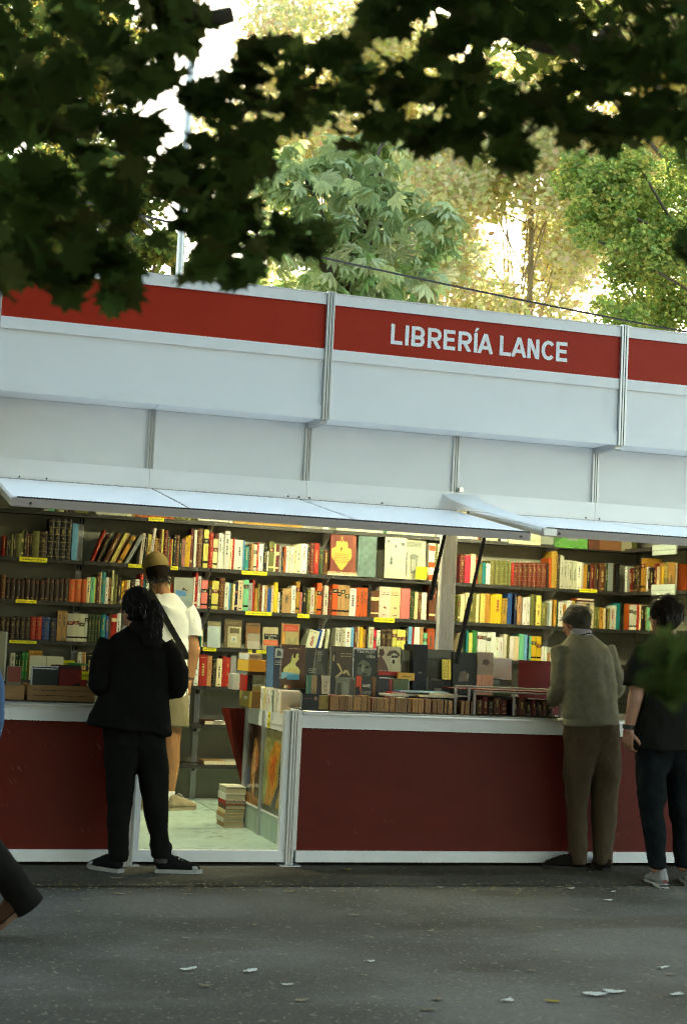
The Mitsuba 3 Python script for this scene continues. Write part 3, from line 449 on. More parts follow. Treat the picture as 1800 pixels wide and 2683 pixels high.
EXTRA = {'0': 'plain ', '1': 'lettered ', '2': 'banded ', '3': 'labelled ', '4': ''}
seen, rest = {}, CM()
for (rn, side), row in seq.items():
    for i, b in enumerate(row):
        bay = 'side shelf in the corner' if side else BAY[min(5, max(0, int(math.floor(b['X'])) + 1))]
        a = NAME[row[i-1]['c'][0]] if i else None; d = NAME[row[i+1]['c'][0]] if i + 1 < len(row) else None
        size = 'tall ' if b['h'] > .26 else 'short ' if b['h'] < .17 else 'fat ' if b['w'] > .05 else ''
        lean = 'leaning ' if b['lean'] > .12 else ''
        own = f"{size}{lean}{EXTRA[b['c'][1]]}{NAME[b['c'][0]]} book"
        where = f"{RN[rn]}, {bay}"
        near = f"between {a} and {d}" if a and d and a != d else f"between two {a} ones" if a and d else f"beside a {a or d} one"
        b['lab'] = f"{own} {near}, {where}"; b['alt'] = (own, where); seen[b['lab']] = seen.get(b['lab'], 0) + 1
ORD = ['first', 'second', 'third', 'fourth', 'fifth', 'sixth', 'seventh', 'eighth', 'ninth', 'tenth', 'eleventh', 'twelfth', 'thirteenth', 'fourteenth', 'fifteenth', 'sixteenth']
count = {}
for (rn, side), row in seq.items():
    for b in row:
        lab = b['lab']
        if seen[lab] > 1:
            own, where = b['alt']; k = count[lab] = count.get(lab, -1) + 1
            near = lab[len(own) + 1:]
            lab = f"{own} {near}, {ORD[min(k, 15)]} such one along"
        for cut in ('tall ', 'short ', 'fat ', 'plain ', 'lettered ', 'banded ', 'labelled ', ' one along', ' book'):
            if len(lab.split()) > 16: lab = lab.replace(cut, '', 1)
        z = ZR[rn]; d = R.uniform(.13, .19); yf = 2.655 + R.uniform(0, .012)
        if side: m = spine(-b['X'], b['w'], b['h'], z, b['c'], 4.61 + R.uniform(0, .01), d, R, 0.0, mat((0,-1,0), (1,0,0), (0,0,1)))
        else: m = spine(b['X'], b['w'], b['h'], z, b['c'], yf, d, R, b['lean'])
        if b['solo']: obj('book', m, 'printed', label=lab, cat='book', group='books on the wall shelves')
        else:
            v, c = m.build(); rest.raw(v[0], v[1], c)
obj('remaining_books', rest, 'printed', label='the smaller and half hidden books filling the gaps of the shelves', cat='books', kind='stuff')

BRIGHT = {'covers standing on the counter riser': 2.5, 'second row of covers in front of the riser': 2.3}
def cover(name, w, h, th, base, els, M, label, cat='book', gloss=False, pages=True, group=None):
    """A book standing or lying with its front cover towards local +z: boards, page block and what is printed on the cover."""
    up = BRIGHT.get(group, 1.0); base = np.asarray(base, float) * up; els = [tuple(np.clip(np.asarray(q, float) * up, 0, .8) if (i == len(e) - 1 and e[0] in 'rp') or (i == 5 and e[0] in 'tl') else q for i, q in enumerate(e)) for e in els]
    b = CM(); b.box((0, 0, -.0015), (w, h, 0), base, M); b.box((0, 0, -th), (w, h, -th + .0015), base, M); b.box((0, 0, -th + .0016), (.0015, h, -.0016), base, M)
    for i, e in enumerate(els):
        l = .0004 * (i + 1)
        if e[0] == 'r': b.box((e[1]*w, e[2]*h, l - .0003), (e[3]*w, e[4]*h, l), e[5], M)
        elif e[0] == 't': b.text(e[1], e[4]*h, e[2]*w, e[3]*h, e[5], M, .0006, True, e[6]*w if len(e) > 6 else None, l)
        elif e[0] == 'p': b.prism(Polygon([(x*w, y*h) for x, y in e[1]]).buffer(.02*w).buffer(-.01*w), l - .0003, l, e[2], M)
        elif e[0] == 'l':                                   # lines of small print
            r = np.random.default_rng(int(e[1]*1000 + e[2]*77)); n = e[6]; dy = (e[4] - e[2]) / n
            for k in range(n):
                x = e[1]
                while x < e[3]:
                    q = min(e[3], x + r.uniform(.02, .07)); b.box((x*w, (e[2] + k*dy)*h, l - .0003), (q*w, (e[2] + (k + .42)*dy)*h, l), e[5], M); x = q + .018
    t = thing(name, label, cat, group)
    obj('cover', b, 'glossy_print' if gloss else 'printed', t)
    if pages: obj('pages', CM().box((.0016, .002, -th + .0017), (w - .003, h - .002, -.0017), (.64, .59, .45), M), 'printed', t)
    return t
blk, wht, crm = pal('K'), pal('W'), pal('C')
YF = 2.63
# face-out things on the wall shelves
def F(x, z, tilt=.08, y=YF, yaw=0.0): return facing((x, y, z), tilt, yaw)
obl = [(.5, .96), (.60, .80), (.75, .82), (.78, .66), (.95, .62), (.97, .40), (.55, .06), (.45, .06), (.03, .40), (.05, .62), (.22, .66), (.25, .82), (.40, .80)]
cover('book', .212, .30, .03, (.17, .028, .016), [('r', .86, 0, 1, 1, (.22, .045, .022)), ('p', [(a*.84 + .02, b) for a, b in obl], (.50, .36, .06)), ('p', [(.40,.55),(.46,.62),(.42,.68)], (.10,.03,.01)), ('l', .16, .24, .72, .52, (.26, .12, .02), 6), ('p', [(.38,.86),(.48,.90),(.44,.80)], (.2,.08,.02))],
      F(1.975, 1.955, .06), 'dark red book cover with a large golden emblem, standing on two flat books')
for i, (z, c, d) in enumerate(((1.925, 'W', .29), (1.9385, 'A', .27), (1.9485, 'G', .26))):
    cover('book', d, .16, .012 if i == 0 else .009, pal(c), [('l', .1, .3, .7, .5, (.1, .1, .1), 2)], mat((1,0,0), (0,1,0), (0,0,1), (1.955, 2.632, z + (.0125 if i == 0 else .0095))), ('lowest white', 'middle tan', 'topmost ochre')[i] + ' flat book under the dark red emblem cover')
t = thing('plastic_sleeve', 'shiny grey blue plastic sleeve with creases standing beside the golden emblem cover', 'folder')
sv = np.array([(x, .0, y) for y in np.linspace(0, .33, 23) for x in np.linspace(0, .155, 13)]); sv[:, 1] = .012 * (meshkit.fbm(sv * (22, 1, 9), 3, 4) - .5)
gi = np.array([[i*13+j, i*13+j+1, (i+1)*13+j+1, (i+1)*13+j] for i in range(22) for j in range(12)])
sc = pal('S')[None] * np.array((.55, .75, .78)) * (.6 + .8 * meshkit.fbm(sv * 30, 3, 9))[:, None]
obj('sheet', (sv + (2.205, 2.626, 1.926), gi), 'glossy_print', t, smooth=True, color=sc); obj('card', bx((2.207, 2.642, 1.926), (2.358, 2.646, 2.255)), 'olive_panel', t)
t = thing('open_album', 'large open picture album showing two printed pages on the second shelf', 'album')
for nm, x, w, yaw, els in (('left_page', 2.435, .175, .10, [('r', .10, .86, .22, .93, (.14,.16,.16)), ('r', .74, .80, .94, .88, (.14,.16,.16)), ('p', [(.26,.34),(.28,.50),(.33,.50),(.34,.34)], (.10,.13,.13)), ('l', .1, .62, .92, .84, (.36,.37,.34), 6), ('l', .44, .36, .92, .56, (.38,.39,.36), 5), ('l', .1, .08, .92, .30, (.42,.42,.38), 6), ('p', [(.48,.76),(.5,.82),(.53,.76)], (.12,.15,.15))]),
                         ('right_page', 2.609, .195, -.10, [('r', .08, .80, .84, .94, (.28,.29,.22)), ('l', .14, .80, .8, .93, (.10,.11,.09), 4), ('p', [(.30,.16),(.32,.50),(.28,.58),(.36,.62),(.55,.61),(.66,.58),(.60,.50),(.58,.20)], (.16,.18,.15)), ('p', [(.36,.2),(.36,.48),(.52,.48),(.5,.24)], (.33,.33,.27)), ('p', [(.06,.12),(.06,.66),(.13,.66),(.12,.12)], (.20,.21,.17))])):
    b = CM(); MM = F(x, 1.927, .05, 2.624 if nm[0] == 'l' else 2.642, -yaw)
    b.box((0, 0, -.014), (w, .335, 0), (.60, .58, .44) if nm[0] == 'l' else (.46, .44, .31), MM)
    for i, e in enumerate(els):
        l = .0005 * (i + 1)
        if e[0] == 'r': b.box((e[1]*w, e[2]*.335, 0), (e[3]*w, e[4]*.335, l), e[5], MM)
        elif e[0] == 'p': b.prism(Polygon([(p*w, q*.335) for p, q in e[1]]).buffer(.004), 0, l, e[2], MM)
        else:
            r = np.random.default_rng(3)
            for k in range(e[6]):
                xx = e[1]
                while xx < e[3]:
                    q = min(e[3], xx + r.uniform(.03, .1)); dy = (e[4] - e[2]) / e[6]; b.box((xx*w, (e[2] + k*dy)*.335, 0), (q*w, (e[2] + (k + .4)*dy)*.335, l), e[5], MM); xx = q + .025
    obj(nm, b, 'printed', t)
def note(x0, z0, x1, z1, y, label, yaw=0.0, txt=True, M=None):
    MM = facing((x0, y, z0), 0, yaw) if M is None else M; w, h = x1 - x0, z1 - z0; b = CM().box((0, 0, -.001), (w, h, 0), (.74, .66, .012), MM); r = np.random.default_rng(int(abs(x0) * 991))
    if txt:
        x = w * .10
        while x < w * .9:
            q = min(w * .9, x + r.uniform(.006, .018)); b.box((x, h * .34, 0), (q, h * r.uniform(.56, .7), .0005), (.22, .20, .03), MM); x = q + r.uniform(.003, .008)
    return obj('shelf_ticket', b, 'printed', label=label, cat='ticket', group='yellow tickets on the shelves')
note(2.700, 1.932, 2.795, 2.035, 2.605, 'large square yellow note on the right page of the open album', txt=False)
for (x0, z0, x1, z1), l in (((-0.485, 1.893, -0.276, 1.928), 'below the olive row at the far end of the second shelf'), ((0.484, 2.265, 0.607, 2.295), 'under the orange set of the top shelf'), ((0.346, 1.894, 0.468, 1.921), 'left of the beige cap, second shelf'), ((0.679, 1.893, 0.739, 1.923), 'right of the beige cap, second shelf'), ((1.249, 1.89, 1.457, 1.92), 'below the mint green spines, second shelf'), ((-0.494, 1.578, -0.337, 1.604), 'below the dark brown set of the third shelf'), ((-0.523, 1.272, -0.319, 1.295), 'below the black set of the fourth shelf'), ((1.296, 1.572, 1.511, 1.602), 'in the middle of the third shelf, above the brown covers'), ((1.723, 1.568, 1.824, 1.601), 'above the small red titled cover, third shelf'), ((0.97, 1.273, 1.077, 1.303), 'below the pale blue cover, fourth shelf'), ((1.399, 1.272, 1.483, 1.299), 'right below the black and red titled cover, fourth shelf'), ((1.334, 1.265, 1.365, 1.298), 'small one below the foil edged cover, fourth shelf'), ((2.369, 1.566, 2.545, 1.603), 'below the cream banded set of the third shelf'), ((4.185, 1.904, 4.349, 1.933), 'below the gold brown book, second shelf near the corner'),):
    note(x0, z0, x1, z1, 2.6385, 'yellow ticket stuck ' + l)
t = thing('book', 'thick cream book lying flat, large letters GUERNICA on its spine, top shelf', 'book')
b = CM().box((.075, 2.655, 2.29), (.315, 2.82, 2.36), (.50, .50, .40)); b.text('GUERNICA', .030, .085, 2.322, (.12, .12, .10), mat((1,0,0), (0,0,1), (0,-1,0), (0, 2.6545, 0)), .0015, True, .20); obj('cover', b, 'printed', t)
cover('framed_picture', .245, .10, .02, (.62, .60, .52), [('r', .06, .12, .94, .95, (.16, .12, .07)), ('p', [(.1,.3),(.3,.6),(.5,.4),(.7,.7),(.9,.3)], (.30, .22, .12))], F(.875, 2.295, .1), 'small landscape picture in a white frame, top shelf', 'picture', pages=False)
cover('framed_picture', .29, .11, .02, (.52, .46, .30), [('r', .05, .1, .93, .95, (.50, .50, .36)), ('l', .1, .2, .9, .8, (.30, .34, .20), 4)], F(3.52, 2.275, .08), 'cream framed print beside the grey box, top shelf', 'picture', pages=False)
cover('book', .15, .235, .02, (.35, .37, .33), [('r', .08, .04, .98, .42, (.28, .33, .36)), ('p', [(.10,.44),(.12,.56),(.60,.54),(.66,.40),(.3,.38)], (.10, .25, .50)), ('p', [(.40,.58),(.50,.66),(.74,.56)], (.06,.06,.05)), ('p', [(.55,.3),(.7,.42),(.95,.5),(.95,.2)], (.30,.38,.36)), ('p', [(.1,.1),(.3,.24),(.5,.12)], (.12,.14,.13))], F(.715, 1.604, .05), 'grey picture book cover with a blue house, third shelf behind the capped man', gloss=True)
for x, w, h, base, els, l in (
    (1.000, .105, .205, (.40, .47, .49), [('r', 0, .82, 1, 1, (.25,.22,.13)), ('r', .06, 0, .95, .82, (.44,.52,.55))], 'pale blue cover in a clear sleeve, first of the covers facing out'),
    (1.135, .140, .225, (.12, .09, .05), [('r', .2, .03, .96, .76, (.42,.38,.24)), ('r', .32, .52, .84, .70, (.14,.11,.06)), ('p', [(.36,.2),(.4,.42),(.7,.42),(.74,.2)], (.55,.53,.42)), ('p', [(.5,.28),(.52,.36),(.64,.34),(.6,.26)], (.20,.27,.32)), ('l', .1, .84, .9, .95, (.28,.22,.12), 2)], 'brown cover with a cream plate in the middle, fourth shelf'),
    (1.308, .115, .205, (.17, .10, .05), [('r', .14, 0, 1, .56, (.42,.38,.33)), ('r', .14, .30, 1, .60, (.32,.27,.20)), ('r', .12, .64, 1, .86, (.22,.10,.03)), ('l', .1, .9, .9, .97, (.06,.05,.03), 1)], 'brown and silver cover with a foil edge, fourth shelf'),
    (1.447, .125, .180, (.42, .36, .22), [('r', .08, .46, 1, .70, blk), ('t', 'EL CORONEL', .16, .60, .055, (.5,.48,.4), .76), ('t', 'ISLA', .34, .49, .055, (.5,.48,.4), .34), ('r', .06, .20, 1, .43, (.60,.12,.04)), ('l', .16, .27, .9, .38, (.5,.3,.2), 2)], 'cream cover with a black title block and a red one, fourth shelf'),
    (1.598, .150, .215, (.26, .15, .06), [('r', .12, .72, .92, .96, (.40,.05,.025)), ('l', .26, .78, .84, .90, (.5,.2,.12), 2), ('r', .08, 0, .2, .68, (.50,.26,.03)), ('r', .22, .02, .94, .70, (.32,.26,.12)), ('p', [(.3,.1),(.4,.5),(.6,.3),(.85,.55),(.85,.1)], (.22,.20,.09))], 'brown cover with a red title panel, last of the covers facing out')):
    cover('book', w, h, .018, base, els, F(x, 1.304, .07), l, gloss=True, group='covers facing out on the fourth shelf')
for x, l, s in ((-.362, 'ivory cover with a small dark square, fifth shelf behind the crates', (.07,.05,.04)), (-.232, 'ivory cover with a small brown picture above a yellow note', (.20,.11,.03))):
    cover('book', .125, .185, .015, (.48, .47, .36), [('r', .38, .30, .68, .60, s), ('p', [(.46,.38),(.5,.5),(.58,.48),(.56,.36)], (.22,.10,.06))], F(x, 1.0, .06), l)
cover('book', .30, .13, .03, (.06, .14, .05), [('p', [(0,.2),(.3,.7),(.6,.4),(1,.9),(1,0),(0,0)], (.10,.26,.06)), ('p', [(.4,.5),(.5,.95),(.66,.9),(.7,.5)], (.26,.28,.26))], F(3.94, 2.272, .05), 'green landscape photograph cover on the top shelf, right half', gloss=True)
cover('book', .40, .125, .03, (.20, .085, .035), [('r', .0, 0, .24, 1, (.10,.035,.02)), ('r', .75, 0, 1, 1, (.34,.31,.20))], F(4.26, 2.272, .05), 'wide brown and olive cover lying against the wall, top shelf corner')
for z in (1.936, 2.262): 
    t = thing('sign_holder', 'clear white acrylic sign holder at the ' + ('second' if z < 2 else 'top') + ' shelf of the corner unit', 'sign holder')
    obj('block', CM().box((4.575, 1.72, z - .045), (4.588, 2.11, z + .04), (.52, .58, .55)).box((4.5735, 1.73, z - .012), (4.5749, 2.10, z - .004), (.35,.40,.38)), 'glossy_print', t)
cover('book', .26, .23, .02, (.30, .14, .03), [('p', [(.1,.1),(.2,.5),(.5,.4),(.8,.55),(.9,.1)], (.14,.07,.03))], mat((0,-1,0), (0,0,1), (-1,0,0), (4.62, 2.06, 1.926)), 'orange brown picture cover on the side shelf in the corner')
for x0, z, w, c, l in ((4.17, 1.835, .17, 'O', 'orange book lying on the ivory row, corner bay, third shelf'), (4.18, 1.808, .16, 'B', 'brown book lying beneath the orange one, corner bay')):
    cover('book', w, .13, .016, pal(c), [], mat((1,0,0), (0,1,0), (0,0,1), (x0, 2.66, z + .016)), l)
for x0, w, c, l in ((2.99, .26, 'W', 'white book lying flat at the front of the top shelf above the raspberry book'), (2.02, .40, 'I', 'pale flat book at the front of the top shelf above the emblem cover'), (2.45, .42, 't', 'pale green flat book at the front of the top shelf above the album')):
    cover('book', w, .15, .035, pal(c), [('l', .1, .2, .6, .4, (.2,.2,.2), 2)], mat((1,0,0), (0,1,0), (0,0,1), (x0, 2.652, 2.29 + .036)), l)
for x0, z, w, c, l in ((.83, .70, .03, 'R', 'red book at the end of the sixth shelf behind the capped man'), (.875, .70, .018, 'W', 'white book at the end of the sixth shelf behind the capped man')):
    obj('book', spine(x0, w, .22, z, c + '1', 2.655, .18, R), 'printed', label=l, cat='book')
for x0, y0, z, w, c, l in ((1.02, 2.66, .70, .30, 'B', 'brown wad of old papers lying on the sixth shelf'), (1.03, 2.66, .39, .2, 'A', 'tan papers lying on the seventh shelf'), (1.20, 2.66, .39, .16, 'I', 'pale papers lying on the seventh shelf near the maroon cloth')):
    cover('papers', w, .2, .03, pal(c) * .7, [], mat((1,0,0), (0,1,0), (0,0,1), (x0, y0, z + .03)), l, 'papers')
obj('price_card', bx((1.10, 2.64, .731), (1.165, 2.70, .735)), 'white_gloss', label='small white card lying on the brown papers of the sixth shelf', cat='card')
# ---------------------------------------------------------------- goods on the right-hand counter
CZ = .972
cr = obj('display_riser', boxes(((1.02, .44, CZ + .0005), (2.98, .82, 1.083)), ((1.03, .43, 1.0), (2.97, .4395, 1.07))), 'dark_metal', label='long low black riser carrying the row of covers on the counter', cat='riser')
skn, sh1, sh2 = (.46, .33, .12), (.20, .13, .05), (.10, .07, .035)
def C(x, z, y=.50, tilt=.06, yaw=0.0): return facing((x, y, z), tilt, yaw)
Z0 = 1.084
G = 'covers standing on the counter riser'
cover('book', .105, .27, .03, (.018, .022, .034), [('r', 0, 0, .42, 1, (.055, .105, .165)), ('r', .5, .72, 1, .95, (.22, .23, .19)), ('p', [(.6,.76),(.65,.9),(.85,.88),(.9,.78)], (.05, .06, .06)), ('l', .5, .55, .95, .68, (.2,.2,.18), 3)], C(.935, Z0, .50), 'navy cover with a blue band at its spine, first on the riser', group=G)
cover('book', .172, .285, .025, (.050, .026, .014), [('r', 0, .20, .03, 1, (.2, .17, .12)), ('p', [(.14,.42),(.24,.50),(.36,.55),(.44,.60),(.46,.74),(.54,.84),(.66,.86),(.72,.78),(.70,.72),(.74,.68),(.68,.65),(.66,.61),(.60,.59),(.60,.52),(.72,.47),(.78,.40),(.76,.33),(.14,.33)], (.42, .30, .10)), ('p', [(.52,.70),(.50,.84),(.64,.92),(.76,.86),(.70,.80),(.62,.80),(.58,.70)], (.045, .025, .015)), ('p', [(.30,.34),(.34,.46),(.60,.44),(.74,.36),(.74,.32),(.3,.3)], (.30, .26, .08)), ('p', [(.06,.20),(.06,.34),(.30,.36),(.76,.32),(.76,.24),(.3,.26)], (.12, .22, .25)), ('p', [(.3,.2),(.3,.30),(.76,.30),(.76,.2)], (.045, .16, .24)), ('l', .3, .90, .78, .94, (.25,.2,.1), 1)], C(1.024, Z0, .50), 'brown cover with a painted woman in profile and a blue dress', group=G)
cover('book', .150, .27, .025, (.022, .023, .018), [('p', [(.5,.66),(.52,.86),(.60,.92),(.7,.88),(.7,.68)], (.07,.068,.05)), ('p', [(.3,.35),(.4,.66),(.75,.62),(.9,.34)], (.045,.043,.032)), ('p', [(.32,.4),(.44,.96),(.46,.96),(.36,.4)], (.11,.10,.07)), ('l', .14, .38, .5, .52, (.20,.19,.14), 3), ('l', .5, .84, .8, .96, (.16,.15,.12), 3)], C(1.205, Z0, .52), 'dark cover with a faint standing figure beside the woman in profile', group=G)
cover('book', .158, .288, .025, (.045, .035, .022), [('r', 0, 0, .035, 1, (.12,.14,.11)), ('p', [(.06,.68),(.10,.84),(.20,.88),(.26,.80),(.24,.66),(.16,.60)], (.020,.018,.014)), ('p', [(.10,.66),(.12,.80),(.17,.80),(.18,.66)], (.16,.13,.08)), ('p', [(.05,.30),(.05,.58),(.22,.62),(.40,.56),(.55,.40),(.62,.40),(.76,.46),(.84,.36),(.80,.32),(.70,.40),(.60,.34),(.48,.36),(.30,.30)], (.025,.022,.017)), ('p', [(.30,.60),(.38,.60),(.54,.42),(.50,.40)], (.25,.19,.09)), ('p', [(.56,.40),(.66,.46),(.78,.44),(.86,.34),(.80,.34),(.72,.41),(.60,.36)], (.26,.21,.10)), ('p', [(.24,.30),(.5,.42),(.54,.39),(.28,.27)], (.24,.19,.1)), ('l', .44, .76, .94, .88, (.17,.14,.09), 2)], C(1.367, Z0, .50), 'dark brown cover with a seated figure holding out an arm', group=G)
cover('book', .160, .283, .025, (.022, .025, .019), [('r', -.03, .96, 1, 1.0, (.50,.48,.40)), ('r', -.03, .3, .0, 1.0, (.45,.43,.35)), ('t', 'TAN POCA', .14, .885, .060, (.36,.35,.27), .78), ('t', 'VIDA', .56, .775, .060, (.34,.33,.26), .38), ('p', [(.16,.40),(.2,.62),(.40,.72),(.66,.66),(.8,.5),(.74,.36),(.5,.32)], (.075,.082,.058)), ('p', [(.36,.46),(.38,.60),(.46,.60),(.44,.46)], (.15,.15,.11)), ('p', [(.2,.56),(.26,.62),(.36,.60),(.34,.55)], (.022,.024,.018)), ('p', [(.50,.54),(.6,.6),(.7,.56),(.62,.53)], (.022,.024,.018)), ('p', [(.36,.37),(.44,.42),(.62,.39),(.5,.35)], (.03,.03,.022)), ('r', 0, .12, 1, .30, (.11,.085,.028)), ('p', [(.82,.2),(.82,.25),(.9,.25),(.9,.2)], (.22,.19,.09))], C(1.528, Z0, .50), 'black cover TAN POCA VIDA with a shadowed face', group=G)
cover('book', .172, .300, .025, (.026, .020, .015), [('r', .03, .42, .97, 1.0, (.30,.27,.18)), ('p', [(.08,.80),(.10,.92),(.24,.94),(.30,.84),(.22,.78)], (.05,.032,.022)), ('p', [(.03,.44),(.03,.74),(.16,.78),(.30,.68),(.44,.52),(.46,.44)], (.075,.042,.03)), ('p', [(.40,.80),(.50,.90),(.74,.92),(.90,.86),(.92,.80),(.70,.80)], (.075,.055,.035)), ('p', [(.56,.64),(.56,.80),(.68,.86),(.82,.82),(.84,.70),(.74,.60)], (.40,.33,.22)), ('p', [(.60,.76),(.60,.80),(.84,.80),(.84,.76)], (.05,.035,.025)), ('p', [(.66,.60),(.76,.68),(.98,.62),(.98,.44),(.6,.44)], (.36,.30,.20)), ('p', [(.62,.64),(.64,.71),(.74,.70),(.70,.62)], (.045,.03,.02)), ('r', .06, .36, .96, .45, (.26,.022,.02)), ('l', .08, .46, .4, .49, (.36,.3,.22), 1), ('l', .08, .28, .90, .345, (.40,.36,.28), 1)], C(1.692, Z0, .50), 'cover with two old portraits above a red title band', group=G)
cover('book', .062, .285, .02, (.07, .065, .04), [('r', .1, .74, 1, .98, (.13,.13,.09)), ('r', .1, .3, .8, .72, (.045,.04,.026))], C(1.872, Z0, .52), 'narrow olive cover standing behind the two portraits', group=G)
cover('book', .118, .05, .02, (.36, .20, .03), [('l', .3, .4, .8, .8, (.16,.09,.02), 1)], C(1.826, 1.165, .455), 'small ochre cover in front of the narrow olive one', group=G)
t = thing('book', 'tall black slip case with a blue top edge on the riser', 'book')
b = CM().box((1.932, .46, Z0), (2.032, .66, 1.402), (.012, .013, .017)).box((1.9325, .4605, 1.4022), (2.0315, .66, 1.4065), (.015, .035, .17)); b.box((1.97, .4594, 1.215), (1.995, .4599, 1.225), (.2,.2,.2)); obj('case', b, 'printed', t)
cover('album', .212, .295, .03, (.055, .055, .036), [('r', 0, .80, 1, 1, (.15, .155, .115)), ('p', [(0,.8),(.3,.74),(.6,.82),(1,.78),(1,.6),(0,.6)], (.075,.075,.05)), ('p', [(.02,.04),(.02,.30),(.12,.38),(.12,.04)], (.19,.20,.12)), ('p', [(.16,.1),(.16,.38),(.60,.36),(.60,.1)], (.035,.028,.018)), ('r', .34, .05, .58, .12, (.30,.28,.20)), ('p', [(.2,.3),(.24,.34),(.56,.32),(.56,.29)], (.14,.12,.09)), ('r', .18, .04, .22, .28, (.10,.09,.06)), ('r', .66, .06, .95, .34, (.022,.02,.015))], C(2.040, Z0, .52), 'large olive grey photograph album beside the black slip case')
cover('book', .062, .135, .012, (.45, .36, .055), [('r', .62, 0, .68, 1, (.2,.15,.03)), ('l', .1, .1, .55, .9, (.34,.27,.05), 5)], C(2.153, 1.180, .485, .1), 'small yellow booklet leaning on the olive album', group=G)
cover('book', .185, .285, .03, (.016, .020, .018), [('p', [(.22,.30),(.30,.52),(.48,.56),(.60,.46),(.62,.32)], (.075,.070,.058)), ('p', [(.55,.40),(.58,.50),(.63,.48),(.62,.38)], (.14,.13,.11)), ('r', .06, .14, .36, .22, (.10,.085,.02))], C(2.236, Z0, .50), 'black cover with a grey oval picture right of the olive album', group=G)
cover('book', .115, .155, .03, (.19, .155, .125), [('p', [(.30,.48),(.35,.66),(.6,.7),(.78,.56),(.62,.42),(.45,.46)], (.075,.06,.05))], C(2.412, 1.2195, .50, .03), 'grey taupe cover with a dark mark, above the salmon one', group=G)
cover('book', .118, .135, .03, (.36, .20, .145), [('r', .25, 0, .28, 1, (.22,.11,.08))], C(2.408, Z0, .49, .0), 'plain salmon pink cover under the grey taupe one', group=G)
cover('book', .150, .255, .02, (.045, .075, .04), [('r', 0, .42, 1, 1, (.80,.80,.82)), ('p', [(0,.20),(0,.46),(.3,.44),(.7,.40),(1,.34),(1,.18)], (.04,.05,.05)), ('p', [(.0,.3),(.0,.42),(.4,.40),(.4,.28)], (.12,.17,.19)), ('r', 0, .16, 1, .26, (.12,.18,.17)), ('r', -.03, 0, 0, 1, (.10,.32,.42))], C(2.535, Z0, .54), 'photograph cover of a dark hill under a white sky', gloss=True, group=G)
cover('folder', .315, .36, .012, (.16, .006, .007), [], C(2.690, CZ + .001, .42, .05), 'large plain dark red folder standing right of the photograph cover', 'folder', pages=False)
G2 = 'second row of covers in front of the riser'
for x, w, h, y, base, els, l in (
    (1.172, .030, .205, .36, (.05,.10,.07), [], 'thin green spine in front of the brown portrait cover'), (1.203, .034, .205, .36, (.19,.13,.055), [('l', .2, .2, .8, .6, (.1,.06,.03), 5)], 'tan spine in front of the dark figure cover'),
    (1.240, .030, .195, .37, (.018,.018,.015), [], 'black spine between the tan and pale rose ones'), (1.272, .056, .205, .36, (.28,.23,.16), [('l', .3, .1, .6, .9, (.18,.14,.1), 6)], 'pale rose grey spine in the second row'),
    (1.330, .030, .198, .36, (.016,.016,.015), [], 'black spine left of the stone grey cover'),
    (1.364, .138, .200, .36, (.10,.10,.068), [('p', [(.06,.3),(.1,.8),(.26,.8),(.28,.4)], (.04,.037,.026)), ('p', [(.7,.4),(.74,.94),(.94,.9),(.96,.4)], (.05,.045,.032)), ('p', [(.34,.35),(.4,.85),(.62,.8),(.66,.35)], (.14,.14,.10))], 'stone grey cover with blurred figures, second row'),
    (1.506, .108, .212, .36, (.022,.024,.020), [('r', 0, 0, .34, 1, (.34,.045,.018)), ('p', [(0,.3),(.0,.62),(.18,.68),(.28,.5),(.2,.34)], (.02,.018,.014)), ('t', 'MAMEL', .40, .66, .085, (.34,.33,.26), .54), ('t', 'CURRETE', .28, .44, .085, (.22,.21,.16), .68)], 'black and red cover with a name in capitals, second row'),
    (1.618, .026, .210, .36, (.10,.05,.02), [], 'brown spine right of the black and red cover'), (1.648, .082, .208, .36, (.018,.018,.020), [('r', .2, .97, .98, 1, (.36,.36,.34))], 'black cover with a pale top edge, second row'),
    (1.733, .026, .198, .36, (.12,.018,.012), [], 'dark red spine left of the moss green cover'), (1.762, .112, .202, .36, (.055,.060,.022), [('r', .96, 0, 1, 1, (.3,.28,.2))], 'moss green cover with rounded corners, second row')):
    cover('book', w, h, .02, base, els, C(x, CZ + .001, y, .03), l, group=G2)
for x0, w, z, h, c, y, l in ((1.640, .16, 1.068, .014, 'W', .16, 'white flat booklet lying on the front row, left end of its heap'), (1.700, .30, 1.0685, .013, 'S', .24, 'long grey booklet lying across the books'), (1.690, .10, 1.0825, .010, 'R', .17, 'small red booklet on the heap of flat books'), (1.76, .34, 1.0935, .010, 'u', .22, 'pale blue booklet on top of the heap'), (1.88, .26, 1.069, .012, 'C', .15, 'cream booklet at the front of the heap'), (1.96, .20, 1.082, .011, 'W', .19, 'white booklet near the metal rack')):
    cover('book', w, .13, h, pal(c), [('l', .1, .2, .6, .4, (.3,.3,.3), 2)], mat((1,0,0), (0,1,0), (0,0,1), (x0, y, z + h)), l, group='booklets lying flat on the counter')
FR = [(1.240,.057,.093,'p'),(1.299,.034,.091,'A'),(1.334,.024,.090,'p'),(1.360,.030,.091,'I'),(1.392,.055,.092,'B'),(1.448,.036,.094,'A'),(1.486,.023,.095,'G'),(1.517,.038,.084,'p'),(1.557,.040,.084,'I'),(1.600,.034,.085,'A'),(1.638,.034,.092,'p'),(1.675,.019,.093,'A'),(1.696,.058,.091,'I'),(1.759,.026,.086,'p'),(1.791,.041,.088,'G'),(1.834,.037,.087,'A'),(1.877,.043,.088,'p'),(1.927,.035,.087,'B'),(1.964,.041,.086,'A'),(2.010,.022,.086,'b'),(2.036,.031,.085,'b'),(2.125,.024,.085,'B'),(2.155,.031,.084,'A'),(2.194,.016,.085,'b')]
